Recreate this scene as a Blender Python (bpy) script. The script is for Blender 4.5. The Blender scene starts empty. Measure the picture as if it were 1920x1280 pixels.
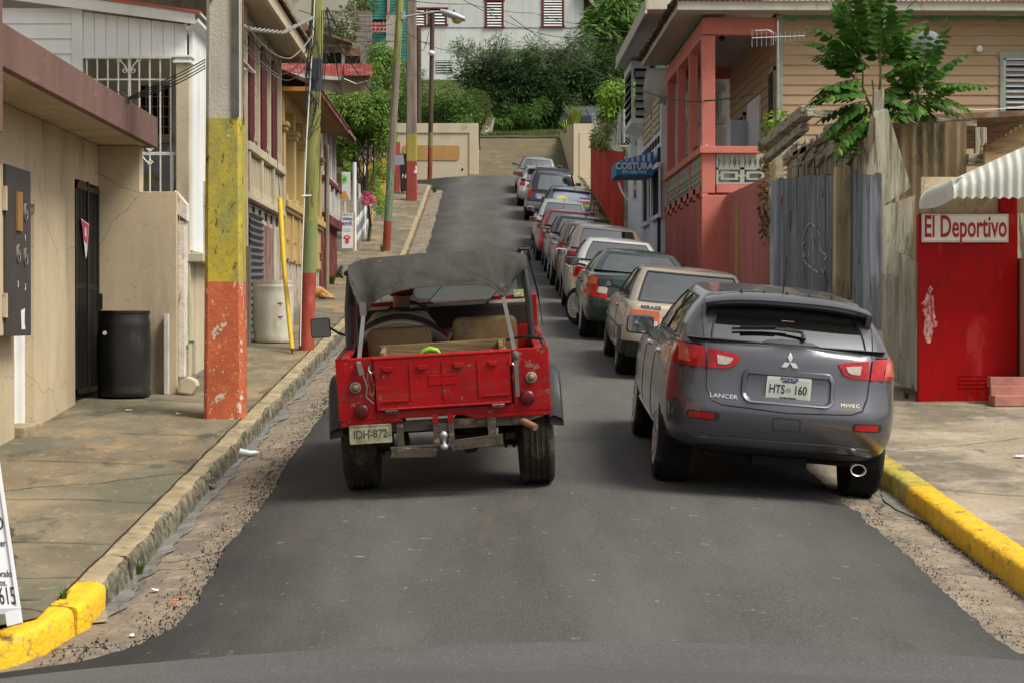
import bpy, bmesh, math, random
from mathutils import Vector, Matrix, Euler, noise
from mathutils.bvhtree import BVHTree
R = math.radians
rnd = random.Random(7)
SC = bpy.context.scene
COL = SC.collection
# camera, sky, sun, exposure
FPX = 3733.0
cam_d = bpy.data.cameras.new('camera'); cam = bpy.data.objects.new('camera', cam_d); COL.objects.link(cam)
cam_d.lens = 70.0; cam_d.sensor_width = 36.0; cam_d.clip_start = 0.1; cam_d.clip_end = 1500
cam.location = (0, 0, 2.3)
cam.rotation_euler = (math.pi/2 - math.atan(40/FPX), 0, -math.atan(55/FPX))
SC.camera = cam
cam_d.dof.use_dof = True; cam_d.dof.focus_distance = 16.5; cam_d.dof.aperture_fstop = 20.0
CROT = Euler(cam.rotation_euler).to_matrix()
world = bpy.data.worlds.new('World'); SC.world = world; world.use_nodes = True
wn = world.node_tree; sky = wn.nodes.new('ShaderNodeTexSky'); sky.sky_type = 'NISHITA'; sky.sun_disc = False
SUN_EL, SUN_AZ = 54, 120
sky.sun_elevation = R(SUN_EL); sky.sun_rotation = R(SUN_AZ); sky.air_density = 1.0; sky.dust_density = 4.0; sky.ozone_density = 1.0
hs = wn.nodes.new('ShaderNodeHueSaturation'); hs.inputs['Saturation'].default_value = 0.08
wn.links.new(sky.outputs[0], hs.inputs['Color'])
wn.links.new(hs.outputs[0], wn.nodes['Background'].inputs[0]); wn.nodes['Background'].inputs[1].default_value = 0.11
sun_d = bpy.data.lights.new('sun', 'SUN'); sun_d.energy = 2.7; sun_d.angle = R(24); sun_d.color = (1.0, .93, .80)
sun = bpy.data.objects.new('sun', sun_d); COL.objects.link(sun)
az = R(SUN_AZ); el = R(SUN_EL)
sdir = Vector((math.sin(az)*math.cos(el), math.cos(az)*math.cos(el), math.sin(el)))
sun.rotation_euler = sdir.to_track_quat('Z', 'Y').to_euler()
SC.view_settings.view_transform = 'Standard'; SC.view_settings.look = 'None'
SC.view_settings.exposure = 0.5; SC.view_settings.gamma = 1.0
# geometry helpers
def P(px, py, Y):
 """world point that stands at depth Y on the line of sight of a photo pixel"""
 d = CROT @ Vector(((px-960)/FPX, (640-py)/FPX, -1))
 return Vector((0, 0, 2.3)) + d*(Y/d.y)
def PX(px, Y): return P(px, 600, Y).x
def PZ(py, Y, px=905): return P(px, py, Y).z
GPTS = [(-60,-1.2),(-10,-.6),(0,0),(15,1.05),(30,2.1),(45,3.15),(57,4.22),(66.6,5.5),(88.8,8.65),(100,10.75),(107,12.05),(113,12.7),(124,14.9),(131,18.2),(145,20),(175,30),(260,45)]
def G(y):
 if y <= GPTS[0][0]: return GPTS[0][1]
 for (a, za), (b, zb) in zip(GPTS, GPTS[1:]):
  if y <= b: return za + (zb-za)*(y-a)/(b-a)
 return GPTS[-1][1]
def Gs(y):
 return (G(y-3)+2*G(y-1.5)+3*G(y)+2*G(y+1.5)+G(y+3))/9
def GR(x, y):
 "road surface height"
 return Gs(y) - .021*(max(-2.6, min(3.6, x))-.5)**2
ALLMAT = {}
def mat(name, col, rough=.7, metal=0, var=.12, vs=3.0, layers=(), bump=0.0, bs=30, coat=0, spec=.5, stretch=(1,1,1), col2=None, alpha_noise=None, sheen=0):
 """procedural material: base colour varied by noise, then layers (colour, (sx,sy,sz), lo, hi[, amount])"""
 if name in ALLMAT: return ALLMAT[name]
 m = bpy.data.materials.new(name); m.use_nodes = True; ALLMAT[name] = m
 nt = m.node_tree; N = nt.nodes; L = nt.links; b = N['Principled BSDF']
 tc = N.new('ShaderNodeTexCoord')
 def nz(scale, st, detail=5, off=0.0, rgh=.6):
  mp = N.new('ShaderNodeMapping'); L.new(tc.outputs['Object'], mp.inputs[0]); mp.inputs['Scale'].default_value = st; mp.inputs['Location'].default_value = (off, off*1.7, off*.6)
  n = N.new('ShaderNodeTexNoise'); L.new(mp.outputs[0], n.inputs[0]); n.inputs['Scale'].default_value = scale; n.inputs['Detail'].default_value = detail; n.inputs['Roughness'].default_value = rgh
  return n.outputs[0]
 c = tuple(col)+(1,)
 mix = N.new('ShaderNodeMix'); mix.data_type = 'RGBA'
 k = 1-var*1.6; k2 = 1+var*1.3
 mix.inputs[6].default_value = (col[0]*k, col[1]*k, col[2]*k, 1) if col2 is None else c
 mix.inputs[7].default_value = (min(1, col[0]*k2), min(1, col[1]*k2), min(1, col[2]*k2), 1) if col2 is None else tuple(col2)+(1,)
 mr = N.new('ShaderNodeMapRange'); mr.inputs[1].default_value = .3; mr.inputs[2].default_value = .7
 L.new(nz(vs, stretch), mr.inputs[0]); L.new(mr.outputs[0], mix.inputs[0])
 out = mix.outputs[2]
 for i, ly in enumerate(layers):
  lc, sc, lo, hi = ly[:4]; amt = ly[4] if len(ly) > 4 else 1
  mm = N.new('ShaderNodeMix'); mm.data_type = 'RGBA'; mm.inputs[7].default_value = tuple(lc)+(1,)
  lo = .5+(lo-.5)*.74; hi = .5+(hi-.5)*.74
  r2 = N.new('ShaderNodeMapRange'); r2.inputs[1].default_value = lo; r2.inputs[2].default_value = hi; r2.inputs[4].default_value = amt
  L.new(nz(1.0, sc, 7, 3.1+i*5.3, .68), r2.inputs[0]); L.new(r2.outputs[0], mm.inputs[0]); L.new(out, mm.inputs[6]); out = mm.outputs[2]
 L.new(out, b.inputs['Base Color'])
 b.inputs['Roughness'].default_value = rough; b.inputs['Metallic'].default_value = metal
 b.inputs['Specular IOR Level'].default_value = spec if rough < .62 else spec*.4
 if coat: b.inputs['Coat Weight'].default_value = coat; b.inputs['Coat Roughness'].default_value = .04
 if bump:
  bp = N.new('ShaderNodeBump'); bp.inputs['Strength'].default_value = min(1, bump); bp.inputs['Distance'].default_value = .01 if bump <= 1 else .01*bump
  L.new(nz(bs, stretch, 6), bp.inputs['Height']); L.new(bp.outputs[0], b.inputs['Normal'])
 return m
def glass(name, tint=(.6,.68,.66), gloss=.25, op=.0, rough=.03):
 """thin see-through pane: tinted transparency under a fresnel reflection, a share OP of dark body"""
 if name in ALLMAT: return ALLMAT[name]
 m = bpy.data.materials.new(name); m.use_nodes = True; ALLMAT[name] = m
 nt = m.node_tree; N = nt.nodes; L = nt.links; N.remove(N['Principled BSDF'])
 t = N.new('ShaderNodeBsdfTransparent'); t.inputs[0].default_value = tuple(tint)+(1,)
 g = N.new('ShaderNodeBsdfGlossy'); g.inputs['Roughness'].default_value = rough; g.inputs[0].default_value = (.95,.98,.97,1)
 d = N.new('ShaderNodeBsdfDiffuse'); d.inputs[0].default_value = (.012,.015,.014,1)
 f = N.new('ShaderNodeLayerWeight'); f.inputs[0].default_value = .35
 mr = N.new('ShaderNodeMapRange'); mr.inputs[1].default_value = .02; mr.inputs[3].default_value = gloss*.85; mr.inputs[4].default_value = min(1, gloss*4)
 L.new(f.outputs['Fresnel'], mr.inputs[0])
 m0 = N.new('ShaderNodeMixShader'); m0.inputs[0].default_value = op; L.new(t.outputs[0], m0.inputs[1]); L.new(d.outputs[0], m0.inputs[2])
 mx = N.new('ShaderNodeMixShader'); L.new(mr.outputs[0], mx.inputs[0]); L.new(m0.outputs[0], mx.inputs[1]); L.new(g.outputs[0], mx.inputs[2])
 L.new(mx.outputs[0], N['Material Output'].inputs[0])
 return m
def link(name, me, m, parent=None):
 o = bpy.data.objects.new(name, me); COL.objects.link(o)
 if m is not None and not me.materials: me.materials.append(m)
 if parent is not None: o.parent = parent
 return o
def wmat(o):
 M_ = Matrix.Translation(o.location) @ o.rotation_euler.to_matrix().to_4x4()
 return wmat(o.parent) @ M_ if o.parent else M_
def tag(o, label=None, cat=None, group=None, kind=None):
 if label: o['label'] = label
 if cat: o['category'] = cat
 if group: o['group'] = group
 if kind: o['kind'] = kind
 return o
def thing(name, label, cat, loc=(0,0,0), rot=(0,0,0), group=None):
 o = bpy.data.objects.new(name, None); COL.objects.link(o); o.empty_display_size = .2
 o.location = loc; o.rotation_euler = rot
 return tag(o, label, cat, group)
SPLIT = {'arch_liner', 'strap', 'hitch_bracket', 'red_bracket', 'door_leaf', 'hinge', 'ear', 'eye', 'latch_bracket', 'post', 'spoiler_cheek', 'bolt', 'block_joint', 'corner_board', 'vent_hole', 'canvas_fitting', 'balcony_hole', 'wheels', 'rivet', 'vent_opening', 'opening', 'colour_block'}
class MB:
 def __init__(s): s.bm = bmesh.new()
 def _v(s, pts): return [s.bm.verts.new(p) for p in pts]
 def face(s, pts):
  try: return s.bm.faces.new(s._v(pts))
  except Exception: return None
 def box(s, x0, x1, y0, y1, z0, z1, M_=None):
  c = [Vector((x, y, z)) for z in (z0, z1) for y in (y0, y1) for x in (x0, x1)]
  if M_ is not None: c = [M_ @ p for p in c]
  v = s._v(c)
  for f in ((0,2,3,1),(4,5,7,6),(0,1,5,4),(2,6,7,3),(0,4,6,2),(1,3,7,5)): s.bm.faces.new([v[i] for i in f])
  return s
 def obox(s, p0, p1, w, h, up=Vector((0,0,1))):
  "beam from p0 to p1, w across, h along up"
  p0 = Vector(p0); p1 = Vector(p1); d = (p1-p0).normalized(); up = Vector(up)
  sd = d.cross(up)
  if sd.length < 1e-4: sd = d.cross(Vector((0,1,0)))
  sd.normalize(); u = sd.cross(d).normalized()
  c = []
  for p in (p0, p1):
   for a, b in ((-1,-1),(1,-1),(1,1),(-1,1)): c.append(p+sd*w/2*a+u*h/2*b)
  v = s._v(c)
  for f in ((3,2,1,0),(4,5,6,7),(0,1,5,4),(1,2,6,5),(2,3,7,6),(3,0,4,7)): s.bm.faces.new([v[i] for i in f])
  return s
 def tube(s, pts, r, n=8, cap=True):
  pts = [Vector(p) for p in pts]; rs = r if isinstance(r, (list, tuple)) else [r]*len(pts)
  prev = None; rings = []
  for i, p in enumerate(pts):
   d = (pts[min(i+1, len(pts)-1)]-pts[max(i-1, 0)]).normalized()
   if prev is None:
    a = Vector((0,0,1)) if abs(d.z) < .9 else Vector((1,0,0)); u = d.cross(a).normalized()
   else:
    u = (prev - d*prev.dot(d)).normalized()
   w = d.cross(u); prev = u
   rings.append([s.bm.verts.new(p+(u*math.cos(t)+w*math.sin(t))*rs[i]) for t in [2*math.pi*k/n for k in range(n)]])
  for a, b in zip(rings, rings[1:]):
   for k in range(n): s.bm.faces.new((a[k], a[(k+1)%n], b[(k+1)%n], b[k]))
  if cap:
   s.bm.faces.new(rings[0][::-1]); s.bm.faces.new(rings[-1])
  return s
 def lathe(s, prof, c=(0,0,0), axis='Z', n=24, M_=None):
  "prof: [(r, h)]"
  c = Vector(c); rings = []
  for r, h in prof:
   ring = []
   for k in range(n):
    t = 2*math.pi*k/n; a, b = math.cos(t)*r, math.sin(t)*r
    p = {'Z': Vector((a, b, h)), 'X': Vector((h, a, b)), 'Y': Vector((b, h, a))}[axis]
    if M_ is not None: p = M_ @ p
    ring.append(s.bm.verts.new(c+p))
   rings.append(ring)
  for a, b in zip(rings, rings[1:]):
   for k in range(n): s.bm.faces.new((a[k], a[(k+1)%n], b[(k+1)%n], b[k]))
  if prof[0][0] > 1e-4: s.bm.faces.new(rings[0][::-1])
  if prof[-1][0] > 1e-4: s.bm.faces.new(rings[-1])
  return s
 def prism(s, poly, axis, a0, a1):
  "poly: 2D outline in the plane across AXIS"
  def q(u, v, a): return {'X': (a, u, v), 'Y': (u, a, v), 'Z': (u, v, a)}[axis]
  A = s._v([q(u, v, a0) for u, v in poly]); B = s._v([q(u, v, a1) for u, v in poly]); n = len(poly)
  s.bm.faces.new(A[::-1]); s.bm.faces.new(B)
  for i in range(n): s.bm.faces.new((A[i], A[(i+1)%n], B[(i+1)%n], B[i]))
  return s
 def grid(s, rows):
  "rows of points -> skin"
  V = [s._v(r) for r in rows]
  for a, b in zip(V, V[1:]):
   for k in range(len(a)-1): s.bm.faces.new((a[k], a[k+1], b[k+1], b[k]))
  return V
 def build(s, name, m, parent=None, world=True, smooth=None, bevel=0, origin=None, keep=False, fixn=True):
  bm = s.bm
  if fixn and len(bm.faces) < 60000: bmesh.ops.recalc_face_normals(bm, faces=bm.faces[:])
  if bevel:
   es = [e for e in bm.edges if len(e.link_faces) == 2 and e.calc_face_angle(0) > .5]
   bmesh.ops.bevel(bm, geom=es, offset=bevel, segments=2, profile=.6, affect='EDGES', clamp_overlap=True)
  me = bpy.data.meshes.new(name)
  if parent is not None and world: bmesh.ops.transform(bm, matrix=wmat(parent).inverted(), verts=bm.verts[:])
  if name in SPLIT:
   left = set(bm.faces); k = 0; first = None
   while left:
    st = [left.pop()]; isl = []
    while st:
     f = st.pop(); isl.append(f)
     for e in f.edges:
      for g in e.link_faces:
       if g in left: left.discard(g); st.append(g)
    idx = {}; V = []; F = []
    for f in isl:
     r = []
     for v in f.verts:
      if v not in idx: idx[v] = len(V); V.append(v.co.copy())
      r.append(idx[v])
     F.append(r)
    me2 = bpy.data.meshes.new(name); me2.from_pydata(V, [], F)
    if smooth is not None:
     me2.polygons.foreach_set('use_smooth', [True]*len(F))
     if smooth < 180: me2.set_sharp_from_angle(angle=R(smooth))
    o = link(name, me2, m, parent); first = first or o
   bm.free(); return first
  loc = None
  if parent is None and world:
   if origin is None and bm.verts:
    xs = [v.co for v in bm.verts]
    lo = Vector((min(c.x for c in xs), min(c.y for c in xs), min(c.z for c in xs))); hi = Vector((max(c.x for c in xs), max(c.y for c in xs), 0))
    origin = Vector(((lo.x+hi.x)/2, (lo.y+hi.y)/2, lo.z))
   if origin is not None:
    loc = Vector(origin); bmesh.ops.translate(bm, vec=-loc, verts=bm.verts[:])
  if smooth is not None:
   for f in bm.faces: f.smooth = True
  bm.to_mesh(me);
  if not keep: bm.free()
  if smooth is not None and smooth < 180: me.set_sharp_from_angle(angle=R(smooth))
  o = link(name, me, m, parent)
  if loc is not None: o.location = loc
  return o
def copy_tree(o, parent=None):
 c = o.copy(); COL.objects.link(c); c.parent = parent
 for ch in list(o.children): copy_tree(ch, c)
 return c
def text_bm(txt, size, font_w=1.0, ext=0.004, bold=0.0, align='CENTER', spacing=1.0, shear=0):
 "text as mesh: x right, y up, z towards the reader"
 cu = bpy.data.curves.new('t', 'FONT'); cu.body = txt; cu.size = size; cu.extrude = ext; cu.offset = bold; cu.align_x = align; cu.align_y = 'CENTER'; cu.resolution_u = 3; cu.space_character = spacing; cu.shear = shear
 ob = bpy.data.objects.new('t', cu); COL.objects.link(ob)
 dg = bpy.context.evaluated_depsgraph_get(); dg.update()
 me = bpy.data.meshes.new_from_object(ob.evaluated_get(dg))
 bm = bmesh.new(); bm.from_mesh(me); bpy.data.objects.remove(ob); bpy.data.curves.remove(cu); bpy.data.meshes.remove(me)
 bmesh.ops.scale(bm, vec=(font_w, 1, 1), verts=bm.verts[:])
 return bm
def text_obj(txt, size, M_, name, m, parent=None, world=True, **k):
 b = MB(); b.bm.free(); b.bm = text_bm(txt, size, **k); bmesh.ops.transform(b.bm, matrix=M_, verts=b.bm.verts[:])
 return b.build(name, m, parent, world=world, fixn=False)
def facing(loc, nx=0, ny=-1, tilt=0):
 "matrix placing text on a wall whose outward normal is (nx,ny)"
 n = Vector((nx, ny, 0)).normalized(); z = Vector((0,0,1)); x = z.cross(n)
 M3 = Matrix((x, z, n)).transposed()
 return Matrix.Translation(loc) @ M3.to_4x4() @ Matrix.Rotation(tilt, 4, 'Z')
def circ(cx, cy, r, n=20, ry=None): return [(cx+r*math.cos(2*math.pi*k/n), cy+(ry or r)*math.sin(2*math.pi*k/n)) for k in range(n)]
def rrect(x0, x1, y0, y1, r, n=4):
 out = []
 for cx, cy, a in ((x1-r, y1-r, 0), (x0+r, y1-r, 90), (x0+r, y0+r, 180), (x1-r, y0+r, 270)):
  for k in range(n+1):
   t = R(a+90*k/n); out.append((cx+r*math.cos(t), cy+r*math.sin(t)))
 return out
# materials of the setting
def cracks(m, scale=.5, width=.012, col=(.03,.028,.02), warp=.6, st=(1,1,1)):
 "thin dark cracks over a finished material"
 nt = m.node_tree; N = nt.nodes; L = nt.links; b = N['Principled BSDF']
 tc = N.new('ShaderNodeTexCoord'); mp = N.new('ShaderNodeMapping'); mp.inputs['Scale'].default_value = st; L.new(tc.outputs['Object'], mp.inputs[0])
 n = N.new('ShaderNodeTexNoise'); n.inputs['Scale'].default_value = 1.3; n.inputs['Detail'].default_value = 6; L.new(mp.outputs[0], n.inputs[0])
 sc = N.new('ShaderNodeVectorMath'); sc.operation = 'SCALE'; sc.inputs[3].default_value = warp; L.new(n.outputs[1], sc.inputs[0])
 ad = N.new('ShaderNodeVectorMath'); L.new(mp.outputs[0], ad.inputs[0]); L.new(sc.outputs[0], ad.inputs[1])
 v = N.new('ShaderNodeTexVoronoi'); v.feature = 'DISTANCE_TO_EDGE'; v.inputs['Scale'].default_value = scale; L.new(ad.outputs[0], v.inputs[0])
 mr = N.new('ShaderNodeMapRange'); mr.inputs[1].default_value = 0; mr.inputs[2].default_value = width; mr.inputs[3].default_value = .9; mr.inputs[4].default_value = 0; L.new(v.outputs[0], mr.inputs[0])
 old = b.inputs['Base Color'].links[0].from_socket
 mm = N.new('ShaderNodeMix'); mm.data_type = 'RGBA'; mm.inputs[7].default_value = tuple(col)+(1,); L.new(mr.outputs[0], mm.inputs[0]); L.new(old, mm.inputs[6]); L.new(mm.outputs[2], b.inputs['Base Color'])
 return m
M_asph = mat('asphalt', (.066,.065,.063), .80, var=.14, vs=1.6, stretch=(1,.25,1), bump=.5, bs=170, layers=[((.13,.127,.12),(85,60,60),.53,.66,.65),((.030,.030,.031),(110,80,80),.56,.66,.7),((.090,.088,.084),(.9,.10,1),.46,.66,.5),((.045,.045,.046),(.6,.06,1),.52,.68,.45),((.10,.085,.065),(1.3,.5,1),.60,.72,.4),((.22,.20,.16),(9,9,9),.70,.73,.8)])
def wear(m):
 "asphalt worn paler in the wheel tracks, darker fresh tar along both ragged edges"
 nt = m.node_tree; N = nt.nodes; L = nt.links; b = N['Principled BSDF']; old = b.inputs['Base Color'].links[0].from_socket
 tc = N.new('ShaderNodeTexCoord'); sp = N.new('ShaderNodeSeparateXYZ'); nz = N.new('ShaderNodeTexNoise'); nz.inputs['Scale'].default_value = .9; nz.inputs['Detail'].default_value = 6
 L.new(tc.outputs['Object'], sp.inputs[0]); L.new(tc.outputs['Object'], nz.inputs[0])
 ad = N.new('ShaderNodeMath'); ad.operation = 'MULTIPLY_ADD'; ad.inputs[1].default_value = .9; L.new(nz.outputs[0], ad.inputs[0]); L.new(sp.outputs['X'], ad.inputs[2])
 mr = N.new('ShaderNodeMapRange'); mr.inputs[1].default_value = -1.6; mr.inputs[2].default_value = 3.6; L.new(ad.outputs[0], mr.inputs[0])
 cr = N.new('ShaderNodeValToRGB'); L.new(mr.outputs[0], cr.inputs[0]); e = cr.color_ramp.elements; e[0].position = .04; e[0].color = (.42,.42,.44,1); e[1].position = .97; e[1].color = (.50,.50,.52,1)
 for p, v in ((.14,.78),(.26,1.26),(.36,1.08),(.46,1.04),(.54,1.24),(.62,1.10),(.74,1.26),(.86,.95)): q = e.new(p); q.color = (v, v*.99, v*.97, 1)
 mm = N.new('ShaderNodeMix'); mm.data_type = 'RGBA'; mm.blend_type = 'MULTIPLY'; mm.inputs[0].default_value = 1; L.new(old, mm.inputs[6]); L.new(cr.outputs[0], mm.inputs[7]); L.new(mm.outputs[2], b.inputs['Base Color'])
M_asph2 = mat('asphalt_cross', (.088,.088,.088), .80, var=.12, vs=1.6, stretch=(.25,1,1), bump=.5, bs=150, layers=[((.17,.165,.155),(60,85,60),.53,.66,.6),((.05,.05,.051),(80,110,80),.56,.66,.6),((.07,.07,.07),(.1,1.5,1),.50,.66,.6)])
wear(M_asph)
M_gutter = mat('gutter_concrete', (.215,.175,.13), .85, var=.2, vs=2.5, bump=1, bs=22, layers=[((.13,.115,.10),(3,1.5,3),.5,.66,.8),((.36,.31,.25),(9,9,9),.55,.7,.6),((.05,.047,.043),(26,26,26),.62,.68,.8)])
cracks(M_gutter, .6, .01)
M_walkl = mat('sidewalk_left', (.185,.155,.105), .9, var=.22, vs=1.2, bump=.9, bs=14, layers=[((.115,.11,.08),(.7,.40,1),.44,.60,.85),((.29,.21,.115),(1.1,.6,1),.52,.66,.75),((.20,.12,.06),(1.0,.6,1),.58,.72,.4),((.06,.06,.05),(2.0,1.0,1),.56,.68,.75),((.33,.30,.24),(14,6,14),.62,.70,.4),((.09,.08,.06),(30,22,30),.60,.68,.6)])
cracks(M_walkl, .22, .005, warp=.5)
M_walkr = mat('sidewalk_right', (.29,.24,.175), .9, var=.2, vs=1.2, bump=.9, bs=14, layers=[((.13,.115,.085),(.8,.5,1),.47,.62,.85),((.10,.09,.07),(26,20,26),.60,.68,.6),((.42,.37,.30),(1.6,1.6,1),.55,.75,.7),((.11,.10,.08),(4,1.4,3),.63,.72,.8)])
cracks(M_walkr, .25, .005, warp=.5)
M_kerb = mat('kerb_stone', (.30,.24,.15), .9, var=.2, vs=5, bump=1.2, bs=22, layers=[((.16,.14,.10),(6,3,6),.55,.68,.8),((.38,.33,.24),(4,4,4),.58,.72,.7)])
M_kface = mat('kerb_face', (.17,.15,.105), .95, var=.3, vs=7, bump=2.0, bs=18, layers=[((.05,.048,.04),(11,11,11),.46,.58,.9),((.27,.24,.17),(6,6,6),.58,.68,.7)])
M_kyel = mat('yellow_kerb_paint', (.78,.45,.008), .6, var=.10, vs=6, bump=1.8, bs=24, layers=[((.50,.30,.02),(5,5,9),.54,.70,.6),((.14,.11,.05),(11,6,5),.63,.67,.7),((.30,.25,.17),(22,22,22),.64,.66,.8)])
M_kold = mat('faded_kerb_paint', (.42,.34,.07), .7, var=.15, vs=6, bump=1.3, bs=22, layers=[((.14,.13,.05),(7,5,4),.52,.66,.8)])
M_dirt = mat('dirt_grass', (.05,.065,.022), .95, var=.4, vs=1.2, bump=2, bs=9, layers=[((.12,.10,.05),(.6,.6,.6),.5,.65,.8)])
M_ramp = mat('ramp_concrete', (.125,.10,.062), .9, var=.15, vs=.8, bump=.6, bs=8, layers=[((.10,.09,.05),(.4,.25,1),.45,.65,.9),((.20,.165,.11),(1.5,.8,1),.58,.72,.7)])
M_water = mat('gutter_water', (.21,.215,.215), .22, var=.3, vs=6, bump=.6, bs=14, spec=.5, layers=[((.16,.15,.13),(5,2,3),.5,.7,.7)])  # pale grey puts the sky's reflection into the base colour
def jit(y, s=0, f=1.0, a=.05): return a*noise.noise(Vector((s, y*f, 0)))+a*.6*noise.noise(Vector((s+9, y*f*4.7, 0)))+a*.3*noise.noise(Vector((s+9, y*f*15, 0)))
def frange(a, b, st):
 n = max(1, int(round((b-a)/st))); return [a+(b-a)*i/n for i in range(n+1)]
YS = frange(-30, 9, 3)[:-1]+frange(9, 12, .04)[:-1]+frange(12, 30, .07)[:-1]+frange(30, 89.2, .3)
b = MB(); rows = []
for y in frange(-60, 106, 4)+frange(108, 260, 6):
 rows.append([Vector((x, y, G(y)-(.34 if y < 113 else .05)+(.0 if abs(x) < 12 else .05*(abs(x)-12)*(1 if y > 60 else .2)))) for x in frange(-150, 150, 6)])
b.grid(rows); tag(b.build('ground', M_dirt, smooth=180), kind='structure')
b = MB(); rows = []
for y in YS:
 if y < 9.0: continue
 xl = -2.62 if y < 11 else -2.2
 rows.append([Vector((x, y, GR(x, y)+.006*noise.noise(Vector((x*3, y*3, 0))))) for x in [xl, -2.1, -1.9, -1.7, -1.5, -1, 0, 1, 2, 2.5, 2.7, 2.9, 3.1, 3.26]])
b.grid(rows); tag(b.build('gutter_ground', M_gutter, smooth=180), kind='structure')
b = MB(); rows = []
for y in [q for q in YS if q > 9.7]:
 xl = -1.64+jit(y, 1, .5, .05)+jit(y, 3, 6, .022); xr = 2.70+jit(y, 5, .5, .05)+jit(y, 7, 6, .022)
 if y < 10.9: t = (10.9-y)/1.1; xl -= .75*max(0, t)**3
 if y < 9.98: xl, xr = -2.6, 3.3
 if y > 82.5: xl -= (y-82.5)*1.6 if y > 84 else (y-82.5)**2*.9
 xl = max(-45, xl); xr = min(45, xr)
 cols = [-45,-20,-10,-6,-4,-3.2,-2.6,-2.2,-1.8,-1.4,-1.0,-.6,-.2,.2,.6,1.0,1.4,1.8,2.2,2.6,3.0,3.4,4,6,10,20,45]; n = 26; row = []
 for i in range(n+1):
  x = max(xl, min(xr, cols[i]))
  if i in (0, n): row.append(Vector((x, y, GR(x, y)-.015)))
  else:
   x = max(xl+.012, min(xr-.012, cols[i]))
   row.append(Vector((x, y, GR(x, y)+.022+.004*noise.noise(Vector((x*1.2, y*.4, 3))))))
 rows.append(row)
b.grid(rows); tag(b.build('road', M_asph, smooth=60, origin=(0,0,0)), kind='structure')
b = MB(); rows = []
for y in frange(-30, 9, 3)[:-1]+frange(9, 9.80, .03):
 rows.append([Vector((x, y+(.012*noise.noise(Vector((x*3, 0, 0))) if y > 9.7 else 0), (GR(x, y) if abs(x) < 6 else GR(-2.6, y))+.029+.003*noise.noise(Vector((x, y, 3))))) for x in [-45,-20,-10,-6]+[-4+.2*i for i in range(51)]+[10,20,45]])
b.grid(rows); tag(b.build('cross_street', M_asph2, smooth=60, origin=(0,0,0)), kind='structure')
def kerb(name, pts, m, side=1, h=.15, w=.17, rough=1.0, seed=0):
 "pts: foot line on the street side; side=+1 when the pavement lies to the left of the walking direction"
 b = MB(); rows = []; pts = [Vector(p) for p in pts]; dist = 0
 dense = []
 for p, q in zip(pts, pts[1:]):
  n = max(1, int((q-p).length/.05))
  for i in range(n): dense.append(p.lerp(q, i/n))
 dense.append(pts[-1])
 for i, p in enumerate(dense):
  d = dense[min(i+3, len(dense)-1)]-dense[max(i-3, 0)]; d.normalize(); nrm = Vector((-d.y, d.x))*side
  z0 = GR(p.x, p.y) if p.y > 9.5 else GR(-2.15, 9.5)
  row = []
  for u, v, a in ((0,-.15,.2),(.0,.0,.6),(.004,.05,1),(.008,.10,1),(.014,h-.018,1),(.034,h,1.0),(.08,h+.004,.5),(w,h+.008,.5),(w,h-.09,0)):
   q = p+nrm*(u+rough*a*.010*noise.noise(Vector((p.x*7+seed, p.y*9, v*30)))+rough*a*.022*noise.noise(Vector((p.x*1.7+seed, p.y*1.7, v*4))))
   row.append(Vector((q.x, q.y, z0+v+rough*a*.008*noise.noise(Vector((p.x*9, p.y*9, u*30+seed))))))
  rows.append(row)
 V = b.grid(rows)
 b.bm.faces.new([v for v in V[0]][::-1]); b.bm.faces.new(V[-1])
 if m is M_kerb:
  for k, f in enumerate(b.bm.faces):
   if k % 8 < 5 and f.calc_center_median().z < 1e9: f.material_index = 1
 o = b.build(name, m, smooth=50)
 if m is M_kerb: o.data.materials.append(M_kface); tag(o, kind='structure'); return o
LC = [(-2.15,84.0),(-2.15,60),(-2.15,30),(-2.15,16),(-2.15,12.2)]
kerb('kerb', LC, M_kerb, side=-1, rough=1.6)
kerb('kerb', [(-2.15,12.19),(-2.15,11.42)], M_kerb, side=-1, rough=1.4, seed=4)
kerb('kerb', [(-2.15,11.4),(-2.16,10.9),(-2.19,10.78)], M_kyel, side=-1, rough=1.5, seed=8)
kerb('kerb', [(-2.20,10.75),(-2.27,10.38),(-2.40,10.16),(-2.47,10.10)], M_kyel, side=-1, seed=11)
kerb('kerb', [(-2.49,10.09),(-2.65,10.02),(-3.2,9.96),(-9,9.9)], M_kyel, side=-1, seed=15)
kerb('kerb', [(3.2,9.9),(3.2,15.0)], M_kyel, side=-1, w=.19)
kerb('kerb', [(3.2,15.01),(3.2,24)], M_kold, side=-1, w=.19)
kerb('kerb', [(3.2,24.02),(3.2,62)], M_kerb, side=-1, w=.19)
def SWL(x, y): return GR(-2.15, y)+.157+.02*(-2.32-x)
def SWR(x, y): return GR(3.2, y)+.157+.012*(x-3.4)
b = MB(); rows = []
for y in frange(10.13, 30, .12)[:-1]+frange(30, 84.5, .5):
 xe = -2.318 if y > 10.9 else (-2.34 if y > 10.45 else (-2.42 if y > 10.3 else (-2.52 if y > 10.2 else -2.6)))
 rows.append([Vector((x, y, SWL(x, y)+(.012*noise.noise(Vector((x*1.3, y*1.1, 0))) if x < -2.5 else -.004))) for x in [xe]+[min(xe-.02, v) for v in (-2.5,-2.8,-3.1,-3.4,-3.7,-4.0,-4.3,-5,-8,-12)]])
b.grid(rows); tag(b.build('sidewalk', M_walkl, smooth=180), kind='structure')
b = MB(); rows = []
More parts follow.
